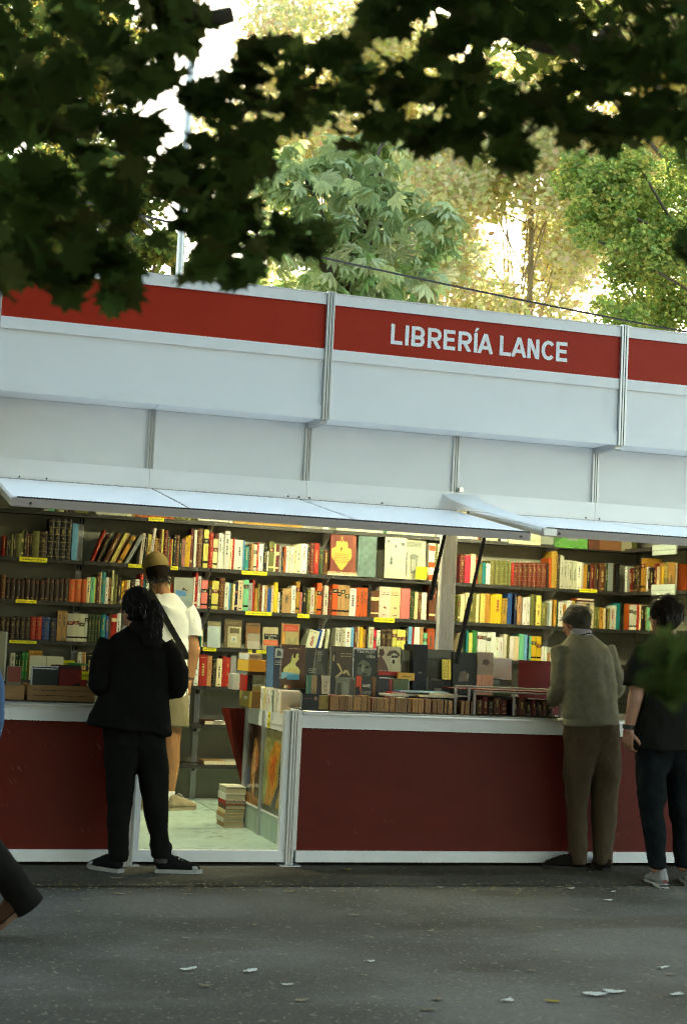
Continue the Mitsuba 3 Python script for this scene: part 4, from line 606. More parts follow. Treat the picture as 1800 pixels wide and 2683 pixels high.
for i, (x, w, h, c) in enumerate(FR):
    col = pal(c) * np.array((.80, .72, .62)) * (1 + .35 * math.sin(i * 2.3)); b = CM()
    b.box((x, .055, CZ + .0005), (x + w - .002, .16, CZ + h), col); b.box((x + .002, .0543, CZ + .002), (x + w - .004, .0549, CZ + h - .003), pal('A') * np.array((1.0,.92,.82)) * (1 + .3 * math.sin(i * 5.1)))
    for k in range(3): b.box((x + w*(.2 + .22*k), .0536, CZ + .004), (x + w*(.2 + .22*k) + .0012, .0541, CZ + h - .006), pal('B') * .8)
    obj('book', b, 'printed', label=f'worn paperback showing its page edges, {ORD[i] if i < 16 else ORD[i-16] + " after sixteenth"} along the counter front', cat='book', group='front row of worn paperbacks')
cover('book', .165, .096, .02, (.016,.014,.012), [('r', .02, .66, 1, .69, (.22,.07,.04)), ('p', [(.5,.6),(.5,.8),(.58,.8),(.58,.6)], (.30,.18,.14)), ('r', -.05, 0, -.02, 1, (.66,.62,.55))], C(1.060, CZ + .001, .07, .03), 'black book with a red line, front row beside the counter corner')
cover('book', .068, .090, .03, (.30,.20,.035), [('r', .7, .5, .86, .68, (.12,.09,.03)), ('r', 0, .96, 1, 1, (.5,.45,.2))], C(1.170, CZ + .001, .07, .02), 'small gold brown book beside the black one with a red line')
t = thing('book_rack', 'low pale metal rack with dark books under it on the counter', 'rack')
def bar(a, b_, r=.007): return tube([a, b_], r, 8)
obj('rail', bar((2.10, .10, 1.150), (2.86, .10, 1.146), .0065), 'brown_trim', t); obj('rail', bar((2.215, .075, 1.122), (2.86, .075, 1.118), .005), 'brown_trim', t)
for x, y, z in ((2.103, .10, 1.15), (2.195, .10, 1.15), (2.225, .075, 1.122), (2.503, .075, 1.121), (2.85, .10, 1.146)): obj('leg', bx((x - .008, y - .006, CZ + .0005), (x + .008, y + .006, z - .006)), 'brown_trim', t)
obj('tray', boxes(((2.11, .11, 1.128), (2.86, .36, 1.134))), 'maroon_panel', t); obj('cross_rail', bar((2.11, .10, 1.085), (2.19, .10, 1.085), .006), 'brown_trim', t); obj('wire', bar((2.60, .07, 1.085), (2.74, .07, 1.082), .003), 'brown_trim', t)
for i, (x, w) in enumerate(((2.232,.033),(2.268,.041),(2.312,.034),(2.349,.039),(2.390,.044),(2.437,.046),(2.520,.04),(2.563,.05),(2.616,.04),(2.66,.032),(2.695,.04),(2.737,.029),(2.77,.04))):
    obj('book', spine(x, w, .10 + .012 * math.sin(i * 3.7), CZ + .001, 'bBrbBrbBbrbBb'[i] + '1', .13, .14, R), 'printed', label=f'dark book under the metal rack, {ORD[i]} along', cat='book', group='dark books under the rack')
# ---------------------------------------------------------------- glass cabinet forming the side of the doorway
t = thing('display_cabinet', 'white framed glass cabinet at the side of the doorway showing two posters', 'cabinet')
for y, nm in ((1.19, 'far'), (.715, 'mid'), (.10, 'near')): obj('frame_post', CM().prism(fluted(.045 if y > 1 else .03, .045, 3), .1005, .918, (1,1,1), mat((0,1,0), (-1,0,0), (0,0,1), (1.0, y, 0))).build()[0], 'aluminium', t)
obj('top_panel', boxes(((.992, .738, .815), (1.006, 1.166, .920))), 'white_panel', t); obj('top_panel', boxes(((.992, .125, .815), (1.006, .697, .920)), ((.9895, .13, .851), (.9915, .695, .9195))), 'white_gloss', t)
obj('lower_panel', boxes(((.994, .738, .1005), (1.004, 1.166, .262)), ((.994, .125, .1005), (1.004, .697, .262))), 'floor_board', t)
obj('shelf', boxes(((.99, .738, .264), (1.25, 1.166, .276)), ((.99, .125, .264), (1.25, .697, .276))), 'white_gloss', t)
for a, b_ in ((.738, 1.166), (.125, .697)): obj('glass', (np.array([[.997, a, .277], [.997, b_, .277], [.997, b_, .814], [.997, a, .814]]), np.array([[0, 1, 2, 3]])), 'pane_glass', t)
obj('top', bx((.99, .10, .9205), (1.0445, 1.21, .926)), 'white_gloss', t); obj('back_panel', bx((1.26, .10, .1), (1.266, 1.21, .92)), 'maroon_panel', t)
def poster(y0, y1, z0, z1, base, polys, label, seed):
    """Hangs on the pane, looking towards -X: u runs from the far side to the near side."""
    MM = mat((0, -1, 0), (0, 0, 1), (-1, 0, 0), (.9935, y1, z0)); w, h = y1 - y0, z1 - z0
    n = 40; g = np.array([(i / n, j / (2*n)) for j in range(2*n + 1) for i in range(n + 1)]); q = np.array([[j*(n+1)+i, j*(n+1)+i+1, (j+1)*(n+1)+i+1, (j+1)*(n+1)+i] for j in range(2*n) for i in range(n)])
    wob = .05 * (meshkit.fbm(np.c_[g * (9, 14), g[:, :1] * 0 + seed], 4, seed) - .5)[:, None]
    col = np.tile(np.asarray(base, float), (len(g), 1)) * (.4 + 1.2 * meshkit.fbm(np.c_[g * (5, 9), g[:, :1] * 0 + 1], 4, seed))[:, None]
    from shapely import contains_xy
    for pts, c in polys:
        P = Polygon(pts).buffer(.05).buffer(-.04); ins = contains_xy(P, g[:, 0] + wob[:, 0], g[:, 1] + wob[:, 0] * .6)
        col[ins] = np.asarray(c)[None] * (.55 + .9 * meshkit.fbm(np.c_[g[ins] * (16, 22), g[ins][:, :1] * 0], 3, seed + 1))[:, None]
    v = np.c_[g * (w, h), g[:, :1] * 0] @ MM[:3, :3].T + MM[:3, 3]
    t2 = thing('poster', label, 'poster'); obj('print', (v, q), 'glossy_print', t2, color=np.clip(col, 0, .8)); obj('board', bx((.994, y0, z0), (.9958, y1, z1)), 'dark_metal', t2)
poster(.75, 1.155, .279, .81, (.035, .026, .018), [([(.4,.2),(.36,.4),(.42,.62),(.5,.82),(.62,.84),(.78,.66),(.74,.5),(.6,.4),(.56,.2)], (.42,.20,.07)), ([(.46,.3),(.5,.6),(.6,.78),(.66,.6),(.56,.34)], (.55,.33,.16)), ([(.62,.5),(.64,.7),(.74,.64),(.7,.45)], (.42,.09,.02)), ([(.44,.02),(.4,.3),(.58,.4),(.6,.02)], (.32,.09,.02)), ([(.5,.16),(.48,.34),(.56,.34),(.56,.16)], (.45,.36,.16)), ([(0,.14),(0,.4),(.28,.46),(.3,.2)], (.02,.05,.12)), ([(0,0),(0,.12),(1,.10),(1,0)], (.30,.13,.04)), ([(.08,.9),(.1,.97),(.3,.95),(.25,.88)], (.12,.07,.035))], 'dark poster of a flame-like orange figure, far pane of the glass cabinet', 3)
poster(.14, .69, .279, .81, (.30, .30, .10), [([(0,.9),(0,1),(1,1),(1,.9)], (.16,.16,.08)), ([(.25,.35),(.2,.55),(.3,.7),(.5,.86),(.75,.84),(.7,.7),(.6,.55),(.66,.4),(.5,.2),(.3,.06),(.12,.06)], (.55,.24,.03)), ([(.3,.5),(.4,.66),(.56,.7),(.5,.5),(.45,.3)], (.60,.13,.015)), ([(.9,.9),(.7,.5),(.75,.4),(.45,.1),(.6,0),(1,0),(1,.9)], (.03,.035,.045)), ([(.62,.04),(.75,.3),(.85,.1)], (.42,.22,.03)), ([(0,0),(0,.06),(1,.08),(1,0)], (.05,.05,.03))], 'yellow green poster of an orange figure, near pane of the glass cabinet', 8)
note(0, 0, .052, .052, 0, 'upper yellow note stuck on the white top of the glass cabinet', M=mat((0,-1,0), (0,0,1), (-1,0,0), (.988, .615, .868))); note(0, 0, .052, .05, 0, 'lower yellow note stuck on the white top of the glass cabinet', M=mat((0,-1,0), (0,0,1), (-1,0,0), (.9872, .620, .816)))
def blk3(name, lo, hi, front, side, label, cat, extra=()):
    b = CM().box(lo, hi, front); x0, y0, z0 = lo; x1, y1, z1 = hi
    b.box((x0 - .0006, y0 + .001, z0 + .001), (x0 - .0001, y1 - .001, z1 - .001), side)
    for e in extra: b.box(*e)
    t = thing(name, label, cat); obj('cover', b, 'printed', t); return t
blk3('card_box', (.933, .86, .9265), (1.014, 1.20, 1.040), (.14, .07, .018), (.36, .27, .035), 'ochre card box with a small white tag on the glass cabinet', 'box', [((.9320, .985, .982), (.9325, 1.065, 1.002), (.7, .7, .64))])
blk3('book', (.906, .90, 1.150), (1.058, 1.22, 1.1715), (.05, .03, .015), (.10, .13, .14), 'dark flat book carrying the orange box file', 'book')
blk3('box_file', (.905, .88, 1.172), (1.060, 1.20, 1.249), (.40, .165, .012), (.66, .40, .02), 'bright orange box file lying on top of the stacked books', 'box file')
t = blk3('book', (.908, .90, 1.250), (1.000, 1.18, 1.292), (.26, .20, .12), (.62, .64, .62), 'thick tan book with dark lettering topmost on the orange box file', 'book')
b = CM(); b.text('KICKY', .020, .918, 1.262, (.10, .075, .045), mat((1,0,0), (0,0,1), (0,-1,0), (0, .8994, 0)), .0012, True, .07); obj('lettering', b, 'printed', t)
for x, w, h, c, l in ((.884, .016, .108, 'R', 'red thin book under the orange box file'), (.9015, .028, .107, 'K', 'black book under the orange box file')):
    obj('book', spine(x + .01, w, h, 1.0405, c + '0', .90, .2, R), 'printed', label=l, cat='book')
cover('book', .110, .107, .03, (.25, .26, .20), [('l', .08, .5, .7, .74, (.14,.13,.1), 4), ('r', .84, .86, .92, .94, (.03,.03,.03)), ('p', [(0,0),(0,.28),(.4,.34),(1,.2),(1,0)], (.17,.14,.05))], C(.946, 1.0405, .90, .0), 'grey cover with small print standing on the card box')
blk3('book', (.846, 1.06, 1.0405), (.893, 1.20, 1.148), (.40, .42, .36), (.34, .36, .38), 'pale grey book with a pinkish picture at the left of the stack', 'book', [((.8450, 1.13, 1.05), (.8455, 1.19, 1.13), (.42, .28, .20))])
y = .845
for i, (w, c) in enumerate(((.026,'W1'),(.030,'W1'),(.040,'I0'),(.030,'y0'),(.036,'W1'),(.028,'I0'),(.075,'W1'),(.06,'W1'),(.03,'I1'),(.034,'W0'),(.05,'I0'),(.04,'W1'),(.036,'W0'),(.03,'C0'))):
    obj('book', spine(-y, w * .95, .150 - .006 * (i % 3), .9265, c, .985, .13, R, 0.0, mat((0,-1,0), (1,0,0), (0,0,1))), 'printed', label=f'white slim book of the row on the glass cabinet, {ORD[i]} from its far end', cat='book', group='white slim books on the glass cabinet'); y -= w
for z, w, c, l in ((1.108, .175, 'W', 'white flat book on top of the small heap behind the white row'), (1.0935, .17, 'I', 'ivory flat book in the small heap behind the white row'), (1.066, .16, 'r', 'dark red flat book at the bottom of the small heap')):
    cover('book', w, .16, .024 if c == 'r' else .013, pal(c), [('l', .1, .2, .8, .5, (.2,.2,.2), 2)], mat((1,0,0), (0,1,0), (0,0,1), (1.02, .52, z + .013)), l)
for x, w, h, c, ln, l in ((.995, .016, .135, 'C', .25, 'cream booklet leaning behind the white row'), (1.018, .022, .13, 'O', .2, 'orange booklet leaning behind the white row')):
    obj('book', spine(x + .03, w, h, CZ + .001, c + '0', .46, .05, R, ln), 'printed', label=l, cat='book')
t = thing('hanging_cloth', 'dark maroon cloth panel hanging at the far end of the glass cabinet', 'cloth')
yy = np.linspace(0, 1, 15); v = np.array([(.815 + (1.026 - .815) * (1 - z) * .98 + u * (1.045 - (.815 + (1.026 - .815) * (1 - z) * .98)), 1.235 + .010 * math.sin(9 * u + 3 * z), .28 + .625 * z) for z in yy for u in np.linspace(0, 1, 9)])
gq = np.array([[i*9+j, i*9+j+1, (i+1)*9+j+1, (i+1)*9+j] for i in range(14) for j in range(8)]); obj('cloth', (np.vstack([v, v + (0, .004, 0)]), np.vstack([gq, gq[:, ::-1] + len(v)])), 'maroon_panel', t, smooth=True)
z = .1003
for i, (h, c, dx) in enumerate(((.036,'A',.0),(.030,'I',-.006),(.028,'A',-.004),(.026,'C',.002),(.034,'B',.004),(.030,'R',.002),(.045,'W',.0),(.046,'I',.004))):
    b = CM(); lo = (.845 + dx, 1.10 + .004 * (i % 2), z); hi = (.985 + dx, 1.33, z + h - .0012)
    b.box(lo, (hi[0], hi[1], lo[2] + .003), pal(c)); b.box((lo[0], lo[1], hi[2] - .003), hi, pal(c)); b.box((lo[0], lo[1] + .003, lo[2] + .003), (lo[0] + .003, hi[1], hi[2] - .003), pal(c)); b.box((lo[0] + .0031, lo[1] + .003, lo[2] + .0031), (hi[0] - .002, hi[1] - .002, hi[2] - .0031), (.42,.37,.24))
    obj('book', b, 'printed', label=f'{("lowest", "second lowest", "third", "fourth", "fifth", "reddish sixth", "white seventh", "topmost")[i]} book of the stack on the doorway floor', cat='book', group='stack of books on the floor'); z += h
# ---------------------------------------------------------------- left-hand counter
def crate(x0, x1, y0, y1, z0, h, slats, label):
    t = thing('wooden_crate', label, 'crate', 'wooden crates on the left counter'); q = h / slats
    for i in range(slats):
        a, b_ = z0 + i * q + .002, z0 + (i + 1) * q - .002
        for lo, hi in (((x0, y0, a), (x1, y0 + .01, b_)), ((x0, y1 - .01, a), (x1, y1, b_)), ((x0, y0 + .0105, a), (x0 + .01, y1 - .0105, b_)), ((x1 - .01, y0 + .0105, a), (x1, y1 - .0105, b_))): obj('slat', bx(lo, hi), 'wood', t)
    for x in (x0 + .011, x1 - .029):
        for y in (y0 + .0105, y1 - .0285): obj('corner_batten', bx((x, y, z0 + .001), (x + .018, y + .018, z0 + h - .004)), 'wood', t)
    obj('bottom', bx((x0 + .011, y0 + .011, z0 + .0005), (x1 - .011, y1 - .011, z0 + .006)), 'wood', t)
crate(-.645, -.245, .06, .40, CZ + .0005, .094, 3, 'brown slatted wooden crate of big sleeves on the left counter')
crate(-.99, -.665, .06, .40, CZ + .0005, .085, 1, 'plain brown wooden crate near the blue sleeve, left counter')
for i, (x, w, h, y, base, edge, l) in enumerate(((-.62, .155, .185, .11, (.028,.035,.032), (.75,.78,.80), 'black square sleeve with white edges in the slatted crate'), (-.622, .165, .198, .135, (.03,.04,.045), (.75,.78,.80), 'second black sleeve just behind the white edged one'), (-.455, .165, .183, .11, (.17,.012,.012), None, 'dark red square sleeve with a dark spot in the slatted crate'), (-.50, .185, .208, .17, (.05,.02,.015), None, 'brown sleeve rising behind the dark red one'))):
    els = [('r', .0, .97, 1, 1, edge), ('r', 0, 0, .02, 1, edge)] if edge else [('p', [(.5,.2),(.5,.5),(.75,.56),(.8,.2)], (.035,.01,.008))]
    if i == 3: els = []
    cover('sleeve', w, h, .006, base, els, C(x, CZ + .008, y, .1), l, 'record sleeve', pages=False)
cover('booklet', .12, .012, .012, pal('g'), [], C(-.40, CZ + .215, .19, 0), 'green booklet lying on top of the brown sleeve', 'booklet', pages=False)
note(-.325, 1.105, -.265, 1.155, .098, 'yellow note sticking up beside the dark red sleeve'); note(-.425, 1.170, -.355, 1.215, .21, 'yellow note at the ivory covers behind the crate')
cover('booklet', .085, .19, .006, (.19,.15,.09), [('r', .05, .5, .95, .98, (.22,.05,.03)), ('p', [(.1,.1),(.2,.4),(.5,.3),(.6,.1)], (.4,.38,.24)), ('r', .1, .2, .5, .26, (.5,.48,.1))], C(-.765, CZ + .008, .14, .12), 'small picture booklet with a red corner in the plain crate', 'booklet', pages=False)
cover('book', .10, .30, .02, (.30,.27,.16), [('r', .9, 0, 1, 1, (.5,.5,.36)), ('p', [(0,0),(0,.3),(.4,.36),(.7,.2),(.8,0)], (.06,.03,.02))], C(-.86, CZ + .10, .30, .03), 'tall beige cover standing at the picture edge behind the plain crate')
# ---------------------------------------------------------------- people
def rot(yaw=0.0, pitch=0.0, roll=0.0):
    """Local x right, y ahead, z up; yaw turns left, pitch nods down, roll tips to the right."""
    cy, sy, cp, sp, cr_, sr = math.cos(yaw), math.sin(yaw), math.cos(-pitch), math.sin(-pitch), math.cos(roll), math.sin(roll)
    return np.array([[cy,-sy,0],[sy,cy,0],[0,0,1]]) @ np.array([[1,0,0],[0,cp,-sp],[0,sp,cp]]) @ np.array([[cr_,0,sr],[0,1,0],[-sr,0,cr_]])
def put(m, Rm, o): return m.transform(np.hstack([Rm, np.asarray(o, float)[:, None]]))
def head(o, Rm, s=1.0):
    h = ball((0, -.012, .018), .100 * s, (.80, .98, 1.04), 32) + ball((0, .035, -.035), .078 * s, (.82, .86, 1.0), 28) + bone((0, .06, -.088), (0, .02, -.075), .028, .05)
    h = h + bone((0, .098, .004), (0, .116, -.026), .009, .014) + bone((.018, .094, -.028), (-.018, .094, -.028), .009, .009) + bone((.03, .082, -.062), (-.03, .082, -.062), .014, .014)
    h = h + bone((.045, .078, .014), (-.045, .078, .014), .014, .014)
    for q in (-1, 1): h = h + put(ball((0, 0, 0), .033, (.26, .62, 1.0)), rot(-.35 * q), (q * .081 * s, -.010, -.012)) + bone((q * .079, -.004, -.03), (q * .074, .0, -.036), .010, .010)
    return put(h, Rm, o)
def face(o, Rm, P):
    for q in (-1, 1):
        obj('eye', skin_of(put(ball((q * .032, .083, .0), .0115), Rm, o), .006, 0), 'glossy_print', P, smooth=True, color=np.tile((.45,.42,.38), (len(skin_of(put(ball((q * .032, .083, .0), .0115), Rm, o), .006, 0).vertices), 1)))
        m = skin_of(put(bone((q * .018, .092, .022), (q * .046, .084, .022), .0045, .004), Rm, o), .006, 0); obj('eyebrow', m, 'fabric', P, smooth=True, color=np.tile((.03,.02,.015), (len(m.vertices), 1)))
    m = skin_of(put(bone((.022, .094, -.060), (-.022, .094, -.060), .006, .006), Rm, o), .006, 0); obj('lips', m, 'skin', P, smooth=True, color=np.tile((.26,.10,.08), (len(m.vertices), 1)))
def hand(w, d, nrm, side, curl=.5, spread=.06):
    """Hand from the wrist w along d; nrm is the way the palm looks; side +1 puts the thumb on d x nrm."""
    d = np.asarray(d, float); d /= np.linalg.norm(d); nrm = np.asarray(nrm, float); nrm -= d * (nrm @ d); nrm /= np.linalg.norm(nrm); x = np.cross(d, nrm) * side; w = np.asarray(w, float)
    L = lambda a, b, c: w + x * a + d * b + nrm * c
    ps = [L(-.030, .010, 0), L(.030, .012, 0), L(-.034, .080, .0), L(.034, .086, .0), L(0, .05, .006)]
    m = m3.Manifold.batch_hull([ball(p, r) for p, r in zip(ps, (.014, .015, .0105, .0105, .014))]) + bone(w - d * .03, L(0, .015, 0), .024, .021)
    for bx_, ln, q in ((-.030, .060, -1.4), (-.010, .074, -.4), (.011, .078, .4), (.031, .070, 1.3)):
        p = L(bx_, .082, 0); a = curl * .6
        for k, f in enumerate((.46, .31, .23)):
            dirv = d * math.cos(a) + nrm * math.sin(a) + x * q * spread
            e = p + dirv * ln * f; m = m + bone(p, e, .0092 - .0008 * k, .0086 - .0008 * k, 12); p = e; a += curl * 1.1
    p = L(.028, .022, .004)
    for k, (f, ax, ad, an) in enumerate(((.038, .75, .55, .35), (.032, .35, .80, .5), (.026, .05, .85, .55))):
        v = x * ax + d * ad + nrm * an; e = p + v / np.linalg.norm(v) * f; m = m + bone(p, e, .013 - .0015 * k, .0115 - .0015 * k, 12); p = e
    return m
def limb(pts, rad): return fuse([bone(a, b, ra, rb) for a, b, ra, rb in zip(pts, pts[1:], rad, rad[1:])])
SKIN = np.array((.36, .19, .115))
def body(P, parts, col=SKIN, edge=.012, it=5):
    t = skin_of(fuse(parts), edge, it); v = np.array(t.vertices); k = 1 + .25 * (meshkit.fbm(v * 30, 3, 2) - .5)
    obj('body', t, 'skin', P, smooth=True, color=np.clip(np.asarray(col)[None] * k[:, None], 0, 1))
def sleeve(pts, rad, n=18):
    """Cloth tube along the joints, open end cut flat."""
    pts = np.asarray(pts, float); s = np.r_[0, np.cumsum(np.linalg.norm(np.diff(pts, axis=0), axis=1))]; u = np.linspace(0, s[-1], 22)
    from scipy.interpolate import PchipInterpolator
    return man(tube(PchipInterpolator(s, pts)(u), PchipInterpolator(s, rad)(u), n))
def shoe(P, heel, d, length, colsole, colup, high=False, capcol=None, laces=False, h=.085, pitch=0.0, name='shoe'):
    """Heel on the ground at `heel`, toe towards d."""
    d = np.array([d[0], d[1], 0.0]); d /= np.linalg.norm(d); x = np.array([d[1], -d[0], 0]); 
    cp, sp = math.cos(pitch), math.sin(pitch); dd = d * cp - np.array([0, 0, 1.0]) * sp; up = np.array([0, 0, 1.0]) * cp + d * sp
    W = lambda a, b, c: np.asarray(heel, float) + x * a + dd * b + up * c
    S = thing_part(P, name)
    out = Polygon([(-.030,.0),(-.036,.05),(-.036,.11),(-.046,.19),(-.042,.24),(-.02,.285),(.012,.290),(.038,.25),(.046,.19),(.038,.11),(.035,.05),(.028,.0)]).buffer(.006).buffer(-.004)
    k = length / .30; M = mat(x, dd, up, heel)
    from shapely import affinity
    sole = affinity.scale(out, .92, k, origin=(0, 0)); c = CM().prism(sole, 0, .022, colsole, M); c.prism(sole.buffer(-.004).difference(sole.buffer(-.0055)), 0.0222, .0226, colsole, M); obj('sole', c, 'printed', S)
    u = m3.Manifold.batch_hull([ball(W(q, .035*k, .045), .030) for q in (-.006, .006)] + [ball(W(0, .05*k, h), .030)] + [ball(W(q, .13*k, .05), .026) for q in (-.012, .014)] + [ball(W(0, .10*k, h - .006), .026)])
    u = u + m3.Manifold.batch_hull([ball(W(q, .12*k, .045), .028) for q in (-.012, .014)] + [ball(W(q, .255*k, .028), .020) for q in (-.014, .02)] + [ball(W(0, .13*k, .075), .022)])
    if high: u = u + bone(W(0, .05*k, h), W(0, .055*k, h + .06), .040, .044)
    u = u.trim_by_plane([float(a) for a in up], float(up @ W(0, 0, .024)))
    cloth('upper', u, colup, S, .012, 4, .004, (30, 30, 30), bsdf='fabric')
    if capcol is not None:
        q = m3.Manifold.batch_hull([ball(W(a, .248*k, .026), .024) for a in (-.014, .02)] + [ball(W(a, .215*k, .028), .024) for a in (-.014, .02)]).trim_by_plane([float(a) for a in dd], float(dd @ W(0, .225*k, 0))).trim_by_plane([float(a) for a in up], float(up @ W(0, 0, .0245)))
        t = skin_of(q, .01, 2); obj('toe_cap', t, 'printed', S, smooth=True, color=np.tile(capcol, (len(t.vertices), 1)))
    if laces:
        lc = CM()
        for i in range(6): 
            b = .20*k - .018 * i; z = .060 + .0085 * i + (.0 if i < 4 else .012)
            lc.mesh(tube([W(-.022, b, z - .006), W(0, b + .004, z + .008), W(.024, b, z - .004)], .003, 6), (.55, .55, .52))
        obj('laces', lc, 'printed', S)
    return S
def strands(P, roots, n, L, col, r, rad=.0022, wave=.012):
    """Loose locks lying along the hair: roots = list of (point, direction)."""
    b = CM()
    for k in range(n):
        p, d = roots[r.integers(len(roots))]; p = np.asarray(p, float) + r.normal(0, .010, 3); d = np.asarray(d, float) + r.normal(0, .22, 3); q = [p]
        for i in range(4): d = d + r.normal(0, wave * 14, 3) * .5; d /= np.linalg.norm(d); q.append(q[-1] + d * L / 4 * r.uniform(.7, 1.2))
        b.mesh(tube(smoothpath(q, 7), np.linspace(rad, rad * .4, 7), 5), np.asarray(col) * r.uniform(.5, 1.9))
    obj('hair_strands', b, 'glossy_hair', P)
def crown_roots(HO, RH, R0, r, n=60, zmin=-.05):
    out = []
    while len(out) < n:
        v = r.normal(0, 1, 3); v /= np.linalg.norm(v)
        if v[1] > .35 or v[2] * R0 < zmin: continue
        t = np.cross(v, [1, 0, 0]); t = np.array([0, -.35, -1.0]) - v * (np.array([0, -.35, -1.0]) @ v); out.append((np.asarray(HO) + RH @ (v * R0 * np.array([.87, 1.0, 1.03]) + (0, -.022, .02)), RH @ t / np.linalg.norm(t)))
    return out
def thing_part(P, name):
    k = key_of(f'{P}__{name}'); labels[k] = {}; return k
def band(name, pts, w, t, col, P, nrm):
    """A flat strap through the points, w wide, lying with its face along nrm."""
    pts = smoothpath(pts, 24); tt = np.gradient(pts, axis=0); tt /= np.linalg.norm(tt, axis=1, keepdims=True); nrm = np.asarray(nrm, float)
    s = np.cross(tt, nrm); s /= np.linalg.norm(s, axis=1, keepdims=True); nn = np.cross(s, tt)
    v = np.vstack([np.stack([p + a * w/2 + b * t, p - a * w/2 + b * t, p - a * w/2, p + a * w/2]) for p, a, b in zip(pts, s, nn)]); f = []
    for i in range(len(pts) - 1):
        for j in range(4): k = (j + 1) % 4; f.append([4*i+j, 4*i+k, 4*i+4+k, 4*i+4+j])
    obj(name, (v, np.array(f)), 'fabric', P, smooth=40 if False else False, color=np.tile(col, (len(v), 1)))

# --- the one in black at the doorway
P = thing('person', 'person in loose black jacket and black trousers with pinned hair, standing at the doorway', 'person')
RH = rot(.42, .22, -.06); HO = (-.075, -.245, 1.535)
body(P, [head(HO, RH, .97), bone((-.07, -.26, 1.36), (-.072, -.25, 1.49), .060, .052), man(loft([(-.05,-.26,.86,.15,.10),(-.06,-.26,1.1,.14,.09),(-.06,-.26,1.30,.15,.09),(-.06,-.26,1.40,.06,.05)])),
         limb([(.085,-.26,1.29),(.18,-.29,1.09),(.05,-.03,1.10)], (.04,.036,.03)), hand((.05,-.03,1.10), (-.5,.8,.1), (-.3,-.2,.9), 1, .7), limb([(-.21,-.26,1.29),(-.27,-.29,1.10),(-.15,-.03,1.11)], (.04,.036,.03)), hand((-.15,-.03,1.11), (.5,.8,.1), (.3,-.2,.9), -1, .7),
         limb([(-.12,-.26,.88),(-.115,-.255,.48),(-.10,-.25,.10)], (.09,.06,.04)), limb([(.03,-.26,.88),(.085,-.27,.48),(.15,-.28,.10)], (.09,.06,.04))], SKIN * .8)
face(HO, RH, P)
BK = (.0065, .0065, .0058)
j = [man(loft([(-.085,-.265,.835,.250,.155,-.10),(-.075,-.265,.93,.235,.150,-.05),(-.06,-.265,1.05,.205,.140),(-.06,-.265,1.20,.200,.135),(-.062,-.262,1.31,.195,.125),(-.064,-.255,1.375,.155,.105),(-.066,-.25,1.425,.085,.075),(-.066,-.25,1.445,.062,.058)])),
     sleeve([(.085,-.26,1.335),(.15,-.28,1.23),(.185,-.295,1.09),(.13,-.19,1.075),(.055,-.05,1.095)], (.082,.078,.070,.062,.052)), sleeve([(-.215,-.26,1.33),(-.26,-.28,1.22),(-.275,-.295,1.10),(-.22,-.19,1.085),(-.155,-.05,1.105)], (.080,.076,.068,.06,.052))]
cloth('jacket', fuse(j), BK, P, .016, 8, .026, (11, 11, 5), 4)
tr = [man(loft([(-.10,-.25,.075,.052,.060),(-.105,-.252,.16,.056,.064),(-.115,-.255,.42,.078,.082),(-.115,-.26,.62,.098,.10),(-.10,-.262,.82,.125,.115),(-.085,-.262,.92,.13,.12)])),
      man(loft([(.150,-.28,.095,.055,.062),(.135,-.278,.2,.058,.066),(.090,-.27,.46,.078,.085),(.06,-.265,.64,.10,.10),(.0,-.262,.82,.13,.115),(-.01,-.262,.92,.13,.12)]))]
for q in ((-.10,-.25,.10),(.15,-.28,.10)): obj('sock', tube([(q[0], q[1], .07), (q[0], q[1], .13), (q[0] * .98, q[1], .17)], (.047,.047,.05), 14), 'black_rubber', P, smooth=40)
cloth('trousers', fuse(tr), (.0075,.0075,.0065), P, .014, 5, .024, (14, 14, 7), 8)
hm = put(ball((0, -.02, .026), .108, (.86, 1.0, 1.04), 32).trim_by_plane([0, -.96, .28], -.03), RH, HO) + limb([(.005,-.335,1.56),(.015,-.345,1.50),(.0,-.345,1.43),(.01,-.35,1.36)], (.045,.062,.070,.055)) + bone((-.09,-.33,1.44), (.0,-.34,1.42), .035, .06)
cloth('hair', hm, (.010,.0095,.010), P, .012, 4, .012, (34, 34, 12), 5, mot=.5)
rh = np.random.default_rng(14); tail = [((.005 + rh.normal(0, .03), -.385 + rh.normal(0, .012), z), (rh.normal(0, .25), -.1, -1)) for z in np.linspace(1.57, 1.42, 40)]
strands(P, crown_roots(HO, RH, .107, rh, 40, -.02) + tail, 150, .055, (.016, .015, .016), rh, .0030, .02)
pins = CM(); r = np.random.default_rng(4)
for i in range(16):
    a = r.uniform(-1.1, .5); q = np.array(HO) + np.array([.088 * math.sin(a), -.088 * math.cos(a) * .95, .03 + .085 * r.uniform(-.2, 1)]); dd = q - np.array(HO); q = np.array(HO) + dd / np.linalg.norm(dd) * .108
    pins.mesh(tube([q, q + r.normal(0, .007, 3)], .0022, 5), (.30, .32, .36))
obj('hair_pins', pins, 'glossy_print', P)
obj('earring', CM().mesh(trimesh.creation.icosphere(2, .009), (.75,.75,.75), mat(o=(-.168,-.25,1.585))).mesh(trimesh.creation.icosphere(2, .008), (.75,.75,.75), mat(o=(-.155,-.25,1.57))), 'glossy_print', P)
shoe(P, (-.088,-.30,.0105), (-.60, .80), .27, (.24,.24,.22), (.008,.008,.008), True, (.24,.24,.22)); shoe(P, (.115,-.275,.0105), (.97, -.12), .285, (.27,.27,.25), (.008,.008,.008), True, (.27,.27,.25), True)

